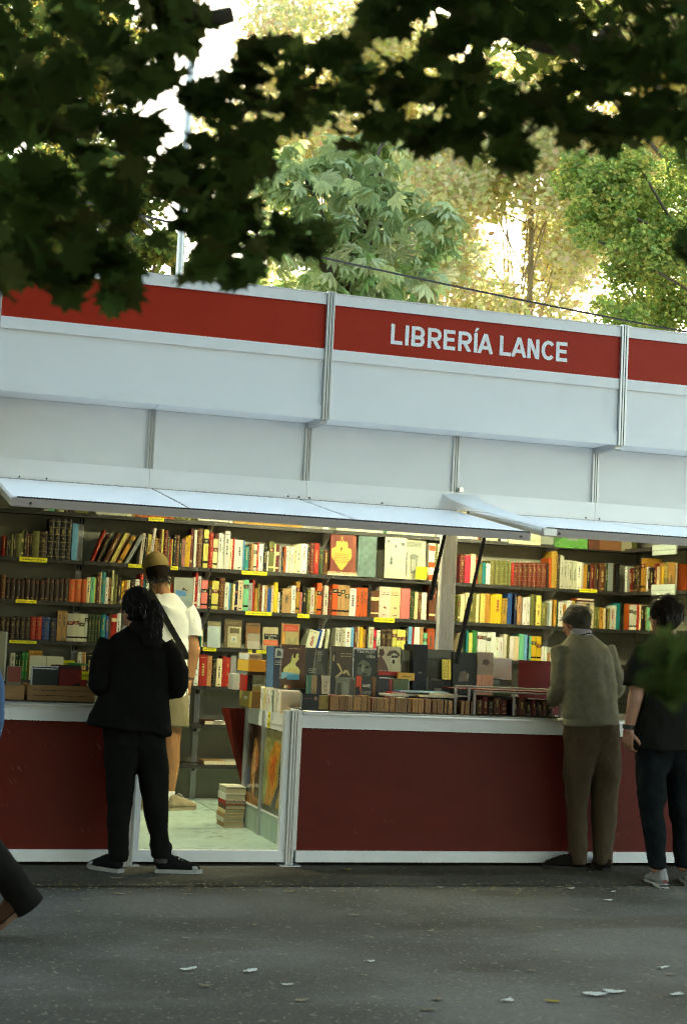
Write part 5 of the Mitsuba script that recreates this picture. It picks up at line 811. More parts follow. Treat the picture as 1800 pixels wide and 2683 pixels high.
# --- the one in the cap inside the stall
P = thing('person', 'person in beige cap, white T-shirt and shorts with black shoulder strap, inside the stall', 'person')
RH = rot(.12, .06, -.10); HO = (.462, 2.10, 1.86)
body(P, [head(HO, RH, .98), bone((.535,2.11,1.66), (.485,2.10,1.80), .066, .056), man(loft([(.59,2.11,.86,.15,.10),(.57,2.11,1.1,.15,.1),(.555,2.11,1.48,.165,.09),(.55,2.11,1.66,.07,.06)])),
         limb([(.72,2.11,1.53),(.785,2.09,1.28),(.768,2.12,1.06)], (.055,.046,.030)), hand((.768,2.12,1.055), (.03,.12,-1), (-1,.2,.05), -1, .85), limb([(.38,2.11,1.53),(.30,2.13,1.28),(.40,2.32,1.15)], (.055,.046,.030)), hand((.40,2.32,1.15), (.5,.8,.1), (.3,.2,.9), -1, .5),
         limb([(.655,2.11,.86),(.660,2.09,.58),(.668,2.12,.42),(.662,2.13,.20),(.662,2.12,.16)], (.085,.054,.058,.036,.036)), limb([(.50,2.11,.86),(.49,2.09,.58),(.485,2.12,.42),(.48,2.13,.20),(.48,2.12,.16)], (.085,.054,.058,.036,.036))], np.array((.34,.165,.075)))
face(HO, RH, P)
ts = [man(loft([(.585,2.11,.935,.168,.13,.03),(.578,2.11,1.05,.165,.125),(.565,2.11,1.30,.185,.125),(.555,2.11,1.48,.205,.12),(.55,2.11,1.58,.185,.105),(.545,2.11,1.655,.115,.085),(.542,2.11,1.695,.075,.068)])),
      sleeve([(.70,2.11,1.575),(.755,2.105,1.48),(.770,2.10,1.385)], (.085,.082,.078)), sleeve([(.40,2.11,1.575),(.345,2.115,1.48),(.325,2.12,1.385)], (.085,.082,.078))]
cloth('t_shirt', fuse(ts), (.66,.67,.66), P, .014, 6, .030, (11, 11, 4), 6, mot=.02)
sh = [man(loft([(.678,2.10,.715,.098,.105,.0),(.668,2.10,.80,.105,.11),(.63,2.11,.95,.13,.12),(.61,2.11,1.0,.13,.12)])), man(loft([(.50,2.10,.715,.098,.105),(.51,2.10,.80,.105,.11),(.54,2.11,.95,.13,.12),(.56,2.11,1.0,.13,.12)]))]
cloth('shorts', fuse(sh), (.19,.165,.10), P, .018, 6, .016, (14, 14, 6), 7)
cloth('hair', put((ball((0, -.028, -.005), .099, (.84, .98, 1.0), 28)).trim_by_plane([0, -.92, -.38], .012), RH, HO), (.012,.008,.006), P, .012, 3, .010, (40, 40, 14), 3, mot=.5)
cp = put(ball((0, -.012, .035), .112, (.86, 1.0, .98), 32).trim_by_plane([0, .12, .99], .018), RH, HO)
cloth('cap', cp, (.215,.155,.065), P, .012, 3, .006, (26, 26, 26), 9, label='beige baseball cap')
cb = put(m3.Manifold.batch_hull([ball((x, .10, .05), .006) for x in (-.07, .07)] + [ball((x, .165, .035), .006) for x in (-.04, .04)]), RH, HO); cloth('cap_peak', cb, (.28,.21,.10), P, .014, 1, 0)
rh = np.random.default_rng(17); strands(P, [(np.array(HO) + RH @ (.095 * np.array([math.sin(a), -math.cos(a), -.35 - .5 * rh.random()])), (rh.normal(0, .4), -.15, -1)) for a in np.linspace(-1.2, 1.2, 40)], 120, .05, (.013, .009, .007), rh, .0028, .02)
band('shoulder_strap', [(.405,2.0,1.70),(.45,1.985,1.635),(.505,1.975,1.55),(.60,1.972,1.40),(.675,1.972,1.285),(.700,1.985,1.215)], .046, .006, (.010,.010,.010), P, (0,-1,0))
obj('wrist_watch', tube([(.768,2.12,1.062),(.767,2.122,1.088)], .0345, 16), 'black_rubber', P)
for x in (.662, .48): obj('sock', tube([(x, 2.12, .14), (x, 2.128, .20), (x, 2.13, .235)], (.041,.042,.043), 14), 'white_gloss', P, smooth=40)
shoe(P, (.645,2.045,.1005), (.86, .50), .275, (.30,.26,.17), (.30,.25,.16), False, None, True); shoe(P, (.50,2.06,.1005), (-.75, .66), .275, (.30,.26,.17), (.30,.25,.16))

# --- the old man leaning over the counter
P = thing('person', 'old man with grey hair, olive grey sweater and brown trousers bending over the counter', 'person')
RH = rot(.30, .75, -.05); HO = (2.935, .075, 1.585)
body(P, [head(HO, RH, .98), bone((2.945,-.01,1.45), (2.94,.04,1.55), .064, .056), man(loft([(2.93,-.19,.9,.13,.09),(2.93,-.15,1.15,.16,.1),(2.95,-.06,1.36,.16,.09),(2.95,-.01,1.46,.07,.06)])),
         limb([(2.80,-.03,1.36),(2.745,-.09,1.18),(2.80,.12,1.075)], (.042,.040,.030)), hand((2.80,.12,1.075), (.25,.9,-.25), (.3,-.2,-.9), 1, .45), limb([(3.09,-.03,1.37),(3.150,-.10,1.21),(3.15,.10,1.10)], (.042,.038,.030)), hand((3.15,.10,1.10), (-.3,.9,-.25), (-.3,-.2,-.9), -1, .45),
         limb([(2.88,-.19,.86),(2.868,-.17,.47),(2.895,-.16,.10)], (.07,.05,.036)), limb([(3.01,-.19,.86),(3.058,-.17,.47),(3.065,-.16,.10)], (.07,.05,.036))], np.array((.34,.16,.10)))
face(HO, RH, P)
SW = (.185,.175,.110)
j = [man(loft([(2.930,-.19,.938,.190,.145,.06),(2.930,-.188,.985,.182,.142,.06),(2.928,-.185,1.0,.190,.145,.04),(2.928,-.165,1.12,.184,.142),(2.935,-.12,1.26,.184,.136),(2.945,-.065,1.38,.186,.122),(2.950,-.03,1.435,.178,.11),(2.950,-.005,1.485,.125,.088),(2.947,.015,1.525,.078,.07)])),
     sleeve([(2.795,-.02,1.41),(2.765,-.06,1.32),(2.752,-.105,1.17),(2.770,.0,1.115),(2.797,.11,1.078)], (.080,.070,.062,.056,.045)), sleeve([(3.095,-.02,1.425),(3.130,-.06,1.34),(3.150,-.11,1.205),(3.155,.0,1.14),(3.150,.09,1.105)], (.080,.068,.060,.054,.045))]
cloth('sweater', fuse(j), np.array((.19, .178, .125)), P, .016, 9, .018, (14, 14, 5), 12, mot=.22)
cloth('collar', man(loft([(2.945,.012,1.515,.078,.070),(2.943,.022,1.548,.070,.064),(2.942,.028,1.560,.066,.06)])), (.33,.31,.36), P, .012, 2, .003)
TC = (.085,.063,.040)
tr = [man(loft([(2.896,-.155,.045,.050,.070),(2.890,-.157,.14,.055,.074),(2.868,-.165,.42,.064,.084),(2.856,-.175,.60,.080,.098),(2.885,-.185,.80,.120,.125),(2.90,-.19,.96,.135,.13)])),
      man(loft([(3.068,-.155,.045,.054,.072),(3.066,-.157,.14,.062,.076),(3.062,-.165,.42,.080,.088),(3.054,-.175,.60,.094,.10),(3.010,-.185,.80,.122,.125),(2.98,-.19,.96,.135,.13)]))]
cloth('trousers', fuse(tr), TC, P, .013, 5, .026, (12, 12, 7), 21)
cloth('hair', put((ball((0, -.022, .020), .1045, (.85, .97, 1.02), 30)).trim_by_plane([0, -.94, .34], .002), RH, HO), (.060,.055,.042), P, .010, 3, .012, (45, 45, 20), 4, mot=.7)
rh = np.random.default_rng(15); strands(P, crown_roots(HO, RH, .103, rh, 60, -.04), 240, .045, (.045, .042, .034), rh, .0022, .015)
cord = smoothpath([(2.885,-.035,1.505),(2.93,-.062,1.525),(2.985,-.05,1.535),(3.01,.0,1.525)], 14); obj('neck_cord', tube(cord, .004, 6), 'black_rubber', P)
obj('wrist_watch', tube([(3.151,.085,1.106),(3.151,.105,1.100)], .036, 16), 'steel', P)
shoe(P, (2.925,-.185,.0105), (-.88, .42), .28, (.012,.011,.010), (.014,.012,.010)); shoe(P, (3.065,-.235,.0105), (.15, .98), .28, (.012,.011,.010), (.014,.012,.010))

# --- the one in the black T-shirt at the right edge
P = thing('person', 'person in dark T-shirt, dark jeans and white sneakers standing next to the old man', 'person')
RH = rot(.15, .22, -.10); HO = (3.140, -.735, 1.645)
body(P, [head(HO, RH, 1.0), bone((3.165,-.75,1.48), (3.145,-.74,1.59), .068, .060), man(loft([(3.18,-.75,.88,.16,.11),(3.17,-.75,1.1,.16,.1),(3.165,-.75,1.36,.17,.09),(3.165,-.75,1.48,.07,.06)])),
         limb([(3.0,-.75,1.37),(2.938,-.775,1.14),(2.914,-.745,.945)], (.056,.045,.031)), hand((2.914,-.745,.945), (.06,.15,-1), (1,.25,.1), 1, .55), limb([(3.33,-.75,1.37),(3.41,-.775,1.14),(3.40,-.72,.945)], (.056,.045,.031)), hand((3.40,-.72,.945), (-.06,.15,-1), (-1,.25,.1), -1, .55),
         limb([(3.09,-.75,.9),(3.085,-.74,.50),(3.13,-.755,.12)], (.09,.06,.04)), limb([(3.28,-.75,.9),(3.31,-.73,.50),(3.335,-.715,.12)], (.09,.06,.04))], np.array((.36,.185,.12)))
face(HO, RH, P)
ts = [man(loft([(3.175,-.75,.835,.210,.15),(3.172,-.75,.95,.208,.148),(3.168,-.75,1.15,.198,.14),(3.165,-.75,1.32,.208,.13),(3.165,-.748,1.42,.195,.115),(3.163,-.745,1.49,.125,.09),(3.160,-.745,1.53,.078,.07)])),
      sleeve([(3.015,-.75,1.425),(2.965,-.76,1.33),(2.938,-.77,1.215)], (.085,.082,.076)), sleeve([(3.315,-.75,1.425),(3.365,-.76,1.33),(3.395,-.77,1.215)], (.085,.082,.076))]
cloth('t_shirt', fuse(ts), (.012,.012,.0095), P, .016, 6, .032, (12, 12, 5), 31)
tr = [man(loft([(3.132,-.755,.115,.052,.058),(3.125,-.753,.22,.056,.064),(3.088,-.742,.50,.076,.082),(3.085,-.748,.68,.096,.10),(3.11,-.75,.86,.13,.12),(3.13,-.75,.96,.13,.12)])),
      man(loft([(3.337,-.715,.115,.052,.058),(3.33,-.717,.22,.056,.064),(3.305,-.73,.50,.076,.082),(3.28,-.742,.68,.096,.10),(3.24,-.75,.86,.13,.12),(3.21,-.75,.96,.13,.12)]))]
cloth('jeans', fuse(tr), (.0085,.0105,.012), P, .014, 4, .026, (15, 15, 9), 33, mot=.3)
cloth('hair', put((ball((0, -.026, .018), .110, (.86, 1.0, 1.02), 30)).trim_by_plane([0, -.93, .36], -.012), RH, HO), (.014,.010,.008), P, .012, 3, .014, (40, 40, 30), 6, mot=.6)
obj('wrist_watch', tube([(2.913,-.746,.952),(2.914,-.748,.980)], .037, 16), 'black_rubber', P)
rh = np.random.default_rng(16); strands(P, crown_roots(HO, RH, .109, rh, 60, -.05), 220, .05, (.012, .009, .007), rh, .0028, .02)
for hl, d in (((3.145,-.835,.0005), (.12, .99)), ((3.350,-.80,.0005), (.35, .94))):
    S = shoe(P, hl, d, .29, (.50,.50,.49), (.26,.255,.25), False, None, True, .095)
    d = np.array([*d, 0.]); d /= np.linalg.norm(d); xx = np.array([d[1], -d[0], 0])
    obj('heel_patch', CM().box((-.016, -.012, .034), (.016, -.006, .050), (.16,.03,.025), mat(xx, d, (0,0,1), hl)).box((-.036, -.011, .012), (.036, -.0085, .022), (.02,.02,.022), mat(xx, d, (0,0,1), hl)), 'printed', S)

# --- the walker leaving at the left edge
P = thing('person', 'person in blue sleeve and wide black trousers walking out of the picture', 'person')
RH = rot(1.5, .05); HO = (-1.30, -2.1, 1.60)
body(P, [head(HO, RH), bone((-1.27,-2.1,1.42), (-1.285,-2.1,1.54), .062, .056), man(loft([(-1.25,-2.1,.9,.11,.16),(-1.26,-2.1,1.1,.1,.15),(-1.26,-2.1,1.36,.1,.18),(-1.27,-2.1,1.45,.06,.08)])),
         limb([(-1.24,-2.27,1.37),(-1.075,-2.28,1.12),(-1.08,-2.25,.88)], (.052,.043,.030)), hand((-1.08,-2.25,.88), (-.2,.1,-1), (-.3,1,0), 1, .5), limb([(-1.26,-1.93,1.37),(-1.42,-1.90,1.12),(-1.56,-1.95,1.0)], (.052,.043,.030)), hand((-1.56,-1.95,1.0), (-.8,0,-.5), (0,-1,0), 1, .5),
         limb([(-1.23,-2.18,.9),(-1.11,-2.15,.54),(-.845,-2.13,.17)], (.09,.06,.04)), limb([(-1.26,-2.0,.9),(-1.48,-2.02,.52),(-1.56,-2.02,.12)], (.09,.06,.04))])
face(HO, RH, P)
j = [man(loft([(-1.24,-2.1,.80,.15,.20),(-1.25,-2.1,1.0,.14,.19),(-1.26,-2.1,1.3,.135,.20),(-1.265,-2.1,1.4,.10,.16),(-1.27,-2.1,1.46,.065,.08)])), sleeve([(-1.24,-2.25,1.37),(-1.14,-2.27,1.25),(-1.07,-2.28,1.11),(-1.065,-2.265,1.0),(-1.08,-2.25,.885)], (.085,.08,.070,.064,.056)), sleeve([(-1.26,-1.95,1.37),(-1.34,-1.92,1.25),(-1.42,-1.90,1.12),(-1.54,-1.94,1.01)], (.085,.08,.07,.056))]
cloth('jacket', fuse(j), (.05,.085,.16), P, .018, 8, .018, (13, 13, 6), 41)
tr = [sleeve([(-.815,-2.125,.135),(-.88,-2.13,.22),(-1.105,-2.15,.54),(-1.20,-2.17,.82),(-1.23,-2.17,.95)], (.078,.068,.078,.105,.12)), sleeve([(-1.565,-2.02,.06),(-1.55,-2.02,.18),(-1.48,-2.02,.52),(-1.30,-2.03,.82),(-1.26,-2.03,.95)], (.10,.094,.095,.115,.125))]
cloth('trousers', fuse(tr), (.010,.0095,.0085), P, .018, 6, .018, (13, 13, 7), 43)
cloth('hair', put((ball((0, -.022, .02), .106, (.86, .98, 1.02), 28)).trim_by_plane([0, -.94, .34], .0), RH, HO), (.02,.013,.009), P, .014, 3, .01, (40, 40, 20), 6)
shoe(P, (-.79,-2.13,.175), (-1, .02), .26, (.12,.065,.04), (.06,.03,.017), pitch=.72); shoe(P, (-1.53,-2.02,.0005), (-1, .02), .27, (.10,.05,.03), (.05,.026,.015))
# ---------------------------------------------------------------- street furniture and the cable
t = thing('lamp_post', 'thin grey metal pole rising behind the stall under the dark leaves', 'lamp post')
obj('pole', tube([(1.26, 6.0, 0), (1.26, 6.0, 5), (1.26, 6.0, 7.2)], (.05, .04, .035), 14), 'aluminium', t, smooth=40); obj('base', tube([(1.26, 6.0, -.02), (1.26, 6.0, .25)], .10, 14), 'aluminium', t)
obj('arm', tube(smoothpath([(1.26, 6.0, 7.2), (1.22, 5.8, 7.5), (1.15, 5.2, 7.6)], 10), .03, 10), 'aluminium', t); obj('lantern', tube([(1.15, 5.2, 7.6), (1.12, 4.95, 7.58), (1.09, 4.7, 7.58)], (.05, .11, .06), 12), 'aluminium', t, smooth=40)
t = thing('power_cable', 'thin black cable running above the stall roof', 'cable')
cx = np.linspace(-3, 8, 60); obj('wire', tube(np.c_[cx, cx * 0 + 1.5, 4.326 - .0815 * (cx - .2) + .006 * (cx - 3) ** 2 - .02], .0075, 6), 'black_rubber', t)
# ---------------------------------------------------------------- fallen leaves on the asphalt
LOBES = [(0,-.5),(.10,-.36),(.34,-.42),(.30,-.22),(.52,-.06),(.30,.02),(.36,.26),(.15,.20),(0,.52),(-.15,.20),(-.36,.26),(-.30,.02),(-.52,-.06),(-.30,-.22),(-.34,-.42),(-.10,-.36)]
def leaf_tpl(fold=.12, curl=.10):
    p = np.array([(0, 0)] + LOBES); z = fold * abs(p[:, 0]) - curl * (p[:, 1] ** 2) * 2 + .03 * np.sin(9 * p[:, 0] + 5 * p[:, 1])
    return np.c_[p, z], np.array([[0, i, i % 16 + 1] for i in range(1, 17)])
TV, TF = leaf_tpl()
fl = np.random.default_rng(77)
FALL = [(-.233,-2.869,.11,'w'),(.02,-2.93,.11,'w'),(.12,-3.19,.07,'w'),(.62,-2.77,.09,'w'),(1.365,-3.486,.15,'w'),(1.47,-3.44,.13,'w'),(1.72,-3.52,.11,'w'),(1.93,-3.02,.10,'w'),(.94,-3.55,.11,'w'),(.55,-3.66,.09,'t'),(.66,-3.50,.07,'t'),(.10,-3.46,.07,'t'),(-.22,-3.18,.07,'t'),(-.66,-.81,.06,'w'),(.16,-1.0,.05,'t'),(-.42,-1.15,.06,'t'),(-.2,-.98,.07,'t'),(1.13,-3.58,.08,'y'),(1.32,-.2,.09,'y'),(1.28,-3.02,.05,'t'),(.9,-1.66,.06,'t'),(2.50,-.86,.09,'w'),(2.72,-.98,.08,'w'),(2.55,-1.26,.10,'w'),(3.3,-1.05,.07,'w'),(1.70,-.80,.05,'w'),(-.5,-1.5,.05,'t'),(.3,-1.9,.06,'t'),(-.15,-.52,.08,'t'),(1.15,-2.1,.05,'t'),(1.6,-2.6,.06,'t'),(2.2,-1.56,.05,'t'),(.75,-.93,.06,'t'),(-.1,-2.2,.05,'t'),(.5,-3.05,.05,'t'),(1.9,-3.15,.05,'t')]
FC = {'w': (.62,.62,.56), 't': (.24,.20,.13), 'y': (.38,.28,.05)}
FN = {'w': 'pale dried leaf lying flat on the grey asphalt', 't': 'small dull tan leaf lying on the asphalt', 'y': 'yellowish curled leaf on the asphalt'}
OW = ['nearest', 'second nearest', 'third nearest', 'fourth nearest', 'fifth nearest', 'sixth nearest', 'seventh nearest', 'eighth nearest', 'ninth nearest', 'tenth nearest'] + [w + ' nearest' for w in ORD[10:16]] + ['seventeenth nearest', 'eighteenth nearest', 'nineteenth nearest', 'twentieth nearest']
for x, y, s, c in FALL:
    rank = sum(1 for q in FALL if q[3] == c and q[1] > y)
    rr = fl.uniform(.20, .60, 16); aa = np.arange(16) / 16 * 2 * np.pi; TVX = np.c_[np.r_[0, rr * np.cos(aa)], np.r_[0, rr * np.sin(aa) * .6], np.r_[0, .10 * np.cos(2 * aa) + .05 * fl.random(16)]]
    a = fl.uniform(-.6, .6); k = np.array([s, s * fl.uniform(.75, 1.1), s * fl.uniform(.15, .4)]) * (.8 if c == 'w' else 1); v = TVX * k; v[:, 2] += .006 - v[:, 2].min() * 0 + (.0105 if y > -.74 else .001) - min(0, v[:, 2].min())
    v = v @ np.array([[math.cos(a), math.sin(a), 0], [-math.sin(a), math.cos(a), 0], [0, 0, 1]]) + (x, y, 0)
    obj('fallen_leaf', (v, TF), 'leaf_thin', smooth=True, color=np.tile(np.array(FC[c]) * fl.uniform(.85, 1.1), (len(v), 1)), label=FN[c] + ', ' + OW[rank] + ' to the stall', cat='leaf', group='fallen leaves on the asphalt')
b = CM()
for i in range(1500):
    if i < 950: x, y = fl.uniform(-2.5, 4.5), -.75 + fl.normal(0, .055) - (.16 * fl.random() if i % 3 == 0 else 0)
    else: x, y = fl.uniform(-2.5, 4.5), fl.uniform(-4.6, -.2)
    s = fl.uniform(.006, .028) if i < 950 else fl.uniform(.004, .015); a = fl.uniform(0, 6.28)
    v = (TV * s) @ np.array([[math.cos(a), math.sin(a), 0], [-math.sin(a), math.cos(a), 0], [0, 0, 1]]) + (x, y, .014 if y > -.76 else .004)
    b.mesh((v, TF), np.array([(.30,.22,.10), (.13,.10,.06), (.38,.35,.26), (.30,.22,.05)][fl.integers(4)]) * fl.uniform(.6, 1.1))
obj('leaf_litter', b, 'leaf_thin', label='crumbs of dry leaves scattered along the seam of the pavement', cat='litter', kind='stuff')
# ---------------------------------------------------------------- trees
def frames_for(n, r, droop=.5):
    """Random leaf frames: the blade normal leans upwards, the tip hangs a little."""
    nz = r.normal(0, 1, (n, 3)); nz[:, 2] = abs(nz[:, 2]) * .9 + .5; nz /= np.linalg.norm(nz, axis=1, keepdims=True)
    t = r.normal(0, 1, (n, 3)); t[:, 2] -= droop; t -= nz * (t * nz).sum(1, keepdims=True); t /= np.linalg.norm(t, axis=1, keepdims=True)
    return np.stack([np.cross(t, nz), t, nz], 2)          # columns: across, along, normal
def leaf_mass(tv, tf, pos, Fm, size, col):
    n, k = len(pos), len(tv); v = np.einsum('nij,kj->nki', Fm, tv) * np.asarray(size).reshape(-1, 1, 1) + pos[:, None]
    f = (tf[None] + (np.arange(n) * k)[:, None, None]).reshape(-1, 3)
    return (v.reshape(-1, 3), f), np.repeat(col, k, axis=0)
def in_clumps(cl, per, r, shell=.35):
    pos = []
    for x, y, z, a, b_, c in cl:
        n = max(1, int(per(a, b_, c))); d = r.normal(0, 1, (n, 3)); d /= np.linalg.norm(d, axis=1, keepdims=True); q = r.random(n) ** shell
        pos.append(np.array([x, y, z]) + d * q[:, None] * (a, b_, c))
    return np.vstack(pos)
def trunk(P, pts, r0, r1, bsdf, name='trunk'): obj(name, tube(smoothpath(pts, 16), np.linspace(r0, r1, 16), 12), bsdf, P, smooth=True)
def vary(n, cols, r, j=.25):
    c = np.array(cols)[r.integers(0, len(cols), n)]; return np.clip(c * r.uniform(1 - j, 1 + j, (n, 1)) * r.uniform(.92, 1.08, (n, 3)), 0, .8)
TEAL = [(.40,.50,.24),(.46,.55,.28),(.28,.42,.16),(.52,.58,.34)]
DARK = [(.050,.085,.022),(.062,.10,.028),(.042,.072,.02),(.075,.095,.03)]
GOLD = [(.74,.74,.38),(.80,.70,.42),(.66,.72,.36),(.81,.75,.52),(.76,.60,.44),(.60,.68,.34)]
# the plane tree over the street: its low branches hang into the picture, its crown shades the place
P = thing('plane_tree', 'near plane tree whose dark leafy branches hang into the top of the picture', 'tree')
r = np.random.default_rng(21)
trunk(P, [(-4.6,-6.4,-.05),(-4.5,-6.3,1.6),(-4.4,-6.2,3.4),(-4.2,-6.2,5.6)], .30, .17, 'bark')
for pts, a in (([(-4.42,-6.25,3.0),(-3.0,-6.2,3.5),(-1.6,-5.95,3.15),(-.9,-5.85,2.95)], .10), ([(-4.42,-6.25,3.3),(-2.8,-5.9,3.9),(-.8,-5.7,3.35),(.1,-5.9,3.05)], .09), ([(-4.4,-6.2,3.5),(-2.2,-7.0,3.9),(-.2,-6.7,2.95),(.25,-6.9,2.4)], .06),
               ([(-4.2,-6.2,5.2),(-1.0,-6.0,6.2),(2.5,-6.2,6.6)], .13), ([(-4.2,-6.2,5.0),(-3.0,-9.0,6.0),(-1.0,-11.5,6.2)], .12), ([(-4.2,-6.2,5.2),(-3.0,-3.4,6.0),(0.5,-2.6,6.2)], .11)):
    trunk(P, pts, a, .02, 'bark', 'branch')
NEAR = [(-1.51, -6.15, 2.72, 0.107), (-1.39, -5.68, 2.93, 0.132), (-1.31, -6.11, 2.76, 0.118), (-1.14, -5.66, 2.98, 0.13), (-1.1, -6.08, 2.82, 0.095), (-0.99, -5.8, 2.89, 0.066), (-1.45, -5.55, 2.79, 0.135), (-1.39, -6.08, 2.63, 0.114), (-1.23, -5.72, 2.79, 0.122), (-1.21, -6.24, 2.63, 0.09), (-1.07, -5.87, 2.78, 0.069), (-1.47, -5.94, 2.51, 0.13), (-1.35, -5.67, 2.62, 0.122), (-1.29, -6.1, 2.52, 0.101), (-1.16, -5.83, 2.64, 0.092), (-1.14, -6.15, 2.54, 0.046), (-1.45, -5.73, 2.45, 0.119), (-1.38, -6.06, 2.37, 0.093), (-1.27, -5.89, 2.45, 0.098), (-1.22, -6.21, 2.39, 0.074), (-1.14, -5.92, 2.4, 0.062), (-1.43, -6.14, 2.25, 0.07), (-1.34, -5.96, 2.31, 0.065), (-1.29, -6.18, 2.25, 0.057), (-1.21, -6.1, 2.28, 0.051), (-1.43, -6.23, 2.15, 0.033), (-1.35, -6.05, 2.21, 0.046), (-1.3, -6.17, 2.18, 0.045), (-1.23, -6.09, 2.24, 0.046), (-1.21, -6.3, 2.13, 0.036), (-1.21, -6.2, 2.21, 0.041), (-1.06, -6.06, 2.45, 0.069), (-0.95, -5.89, 2.52, 0.073), (-0.92, -6.1, 2.48, 0.052), (-1.06, -6.16, 2.35, 0.076), (-0.94, -5.99, 2.41, 0.085), (-0.89, -6.11, 2.41, 0.061), (-0.83, -5.82, 2.57, 0.047), (-0.98, -6.17, 2.28, 0.063), (-0.89, -6.1, 2.33, 0.065), (-0.79, -6.03, 2.36, 0.054), (-0.75, -6.14, 2.32, 0.039), (-1.02, -6.26, 2.21, 0.037), (-0.92, -6.19, 2.24, 0.034), (-0.87, -5.83, 2.76, 0.066), (-0.92, -6.12, 2.72, 0.061), (-0.91, -5.91, 2.65, 0.06), (-0.88, -6.14, 2.74, 0.052), (-0.81, -5.84, 2.72, 0.056), (-0.87, -6.02, 2.58, 0.049), (-0.96, -6.01, 2.7, 0.036), (-1.04, -6.07, 2.5, 0.048), (-0.99, -5.89, 2.71, 0.035), (-0.77, -5.96, 2.76, 0.069), (-0.75, -6.18, 2.72, 0.065), (-0.59, -5.92, 2.82, 0.075), (-0.8, -6.15, 2.64, 0.061), (-0.64, -5.9, 2.73, 0.066), (-0.65, -6.2, 2.62, 0.065), (-0.67, -6.1, 2.82, 0.04), (-0.56, -6.13, 2.75, 0.071), (-0.43, -5.97, 2.84, 0.071), (-0.57, -6.23, 2.64, 0.074), (-0.43, -6.06, 2.71, 0.078), (-0.43, -6.27, 2.61, 0.065), (-0.3, -6.2, 2.61, 0.058), (-0.27, -6.01, 2.75, 0.071), (-0.3, -6.31, 2.64, 0.052), (-0.47, -6.15, 2.61, 0.04), (-0.41, -6.18, 2.76, 0.054), (-0.32, -6.29, 2.55, 0.035), (-0.64, -6.32, 2.83, 0.059), (-0.5, -6.16, 2.9, 0.071), (-0.49, -6.37, 2.83, 0.072), (-0.3, -6.13, 2.95, 0.078), (-0.34, -6.42, 2.84, 0.059), (-0.48, -6.27, 2.8, 0.052), (-0.17, -6.37, 2.87, 0.095), (-0.16, -6.57, 2.78, 0.098), (0.07, -6.34, 2.9, 0.107), (-0.18, -6.46, 2.74, 0.08), (0.05, -6.22, 2.82, 0.101), (-0.01, -6.51, 2.71, 0.093), (-0.12, -6.27, 2.74, 0.08), (-0.12, -6.47, 2.62, 0.072), (-0.21, -6.34, 2.65, 0.061), (-0.22, -6.43, 2.56, 0.046), (0.05, -6.32, 2.68, 0.08), (0.01, -6.51, 2.6, 0.068), (-0.24, -6.33, 2.71, 0.043), (-0.23, -6.25, 2.91, 0.054), (-0.63, -6.23, 2.91, 0.052), (-0.53, -6.26, 2.94, 0.069), (-0.39, -6.31, 2.95, 0.078), (-0.23, -6.36, 2.96, 0.087), (-0.06, -6.41, 2.98, 0.095), (-1.3, -6.02, 2.93, 0.104), (-1.47, -5.97, 2.92, 0.104), (-1.14, -6.07, 2.93, 0.087), (-0.14, -6.75, 2.25, 0.037), (-0.4, -7.23, 1.45, 0.039), (-0.48, -7.31, 1.42, 0.033), (-0.38, -7.23, 1.4, 0.034), (-0.46, -7.31, 1.38, 0.017)]
near = [(x, y, z, q, q * 2.2, q) for x, y, z, q in NEAR]
pos = in_clumps(near, lambda a, b_, c: 8 + 900 * a * c, r, .5); n = len(pos)
Fm = frames_for(n, r, .9); size = r.uniform(.064, .110, n); size[pos[:, 1] < -6.7] *= .75
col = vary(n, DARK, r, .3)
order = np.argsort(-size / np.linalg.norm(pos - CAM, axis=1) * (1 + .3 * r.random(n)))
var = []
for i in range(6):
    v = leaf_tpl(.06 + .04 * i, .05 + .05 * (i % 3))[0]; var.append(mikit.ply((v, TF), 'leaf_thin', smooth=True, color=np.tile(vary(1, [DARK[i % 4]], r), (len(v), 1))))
for k, i in enumerate(order[:280]):
    M = np.eye(4); M[:3, :3] = Fm[i] * size[i]; M[:3, 3] = pos[i]
    scene[f'{P}__leaf' + (f'_{k:03d}' if k else '')] = {**var[i % 6], 'to_world': T(M.tolist())}
i = order[280:]; m, c = leaf_mass(TV, TF, pos[i], Fm[i], size[i], col[i])
far = []
for k in range(330):
    x, y = r.uniform(-9.5, 3.2), r.uniform(-15, -4.4); d = max(0, (y - CAM[1])) * .955
    z0 = 1.44 + .47 * d + .9; z = max(3.9, z0) + r.uniform(0, 2.2)
    far.append((x, y, z, .62, .62, .42))
fp = in_clumps(far, lambda a, b_, c: 60, r, .6); m2, c2 = leaf_mass(TV, TF, fp, frames_for(len(fp), r, .6), r.uniform(.15, .24, len(fp)), vary(len(fp), DARK, r))
k = obj('crown', (np.vstack([m[0], m2[0]]), np.vstack([m[1], m2[1] + len(m[0])])), 'leaf_thin', P, color=np.vstack([c, c2]), kind='stuff')
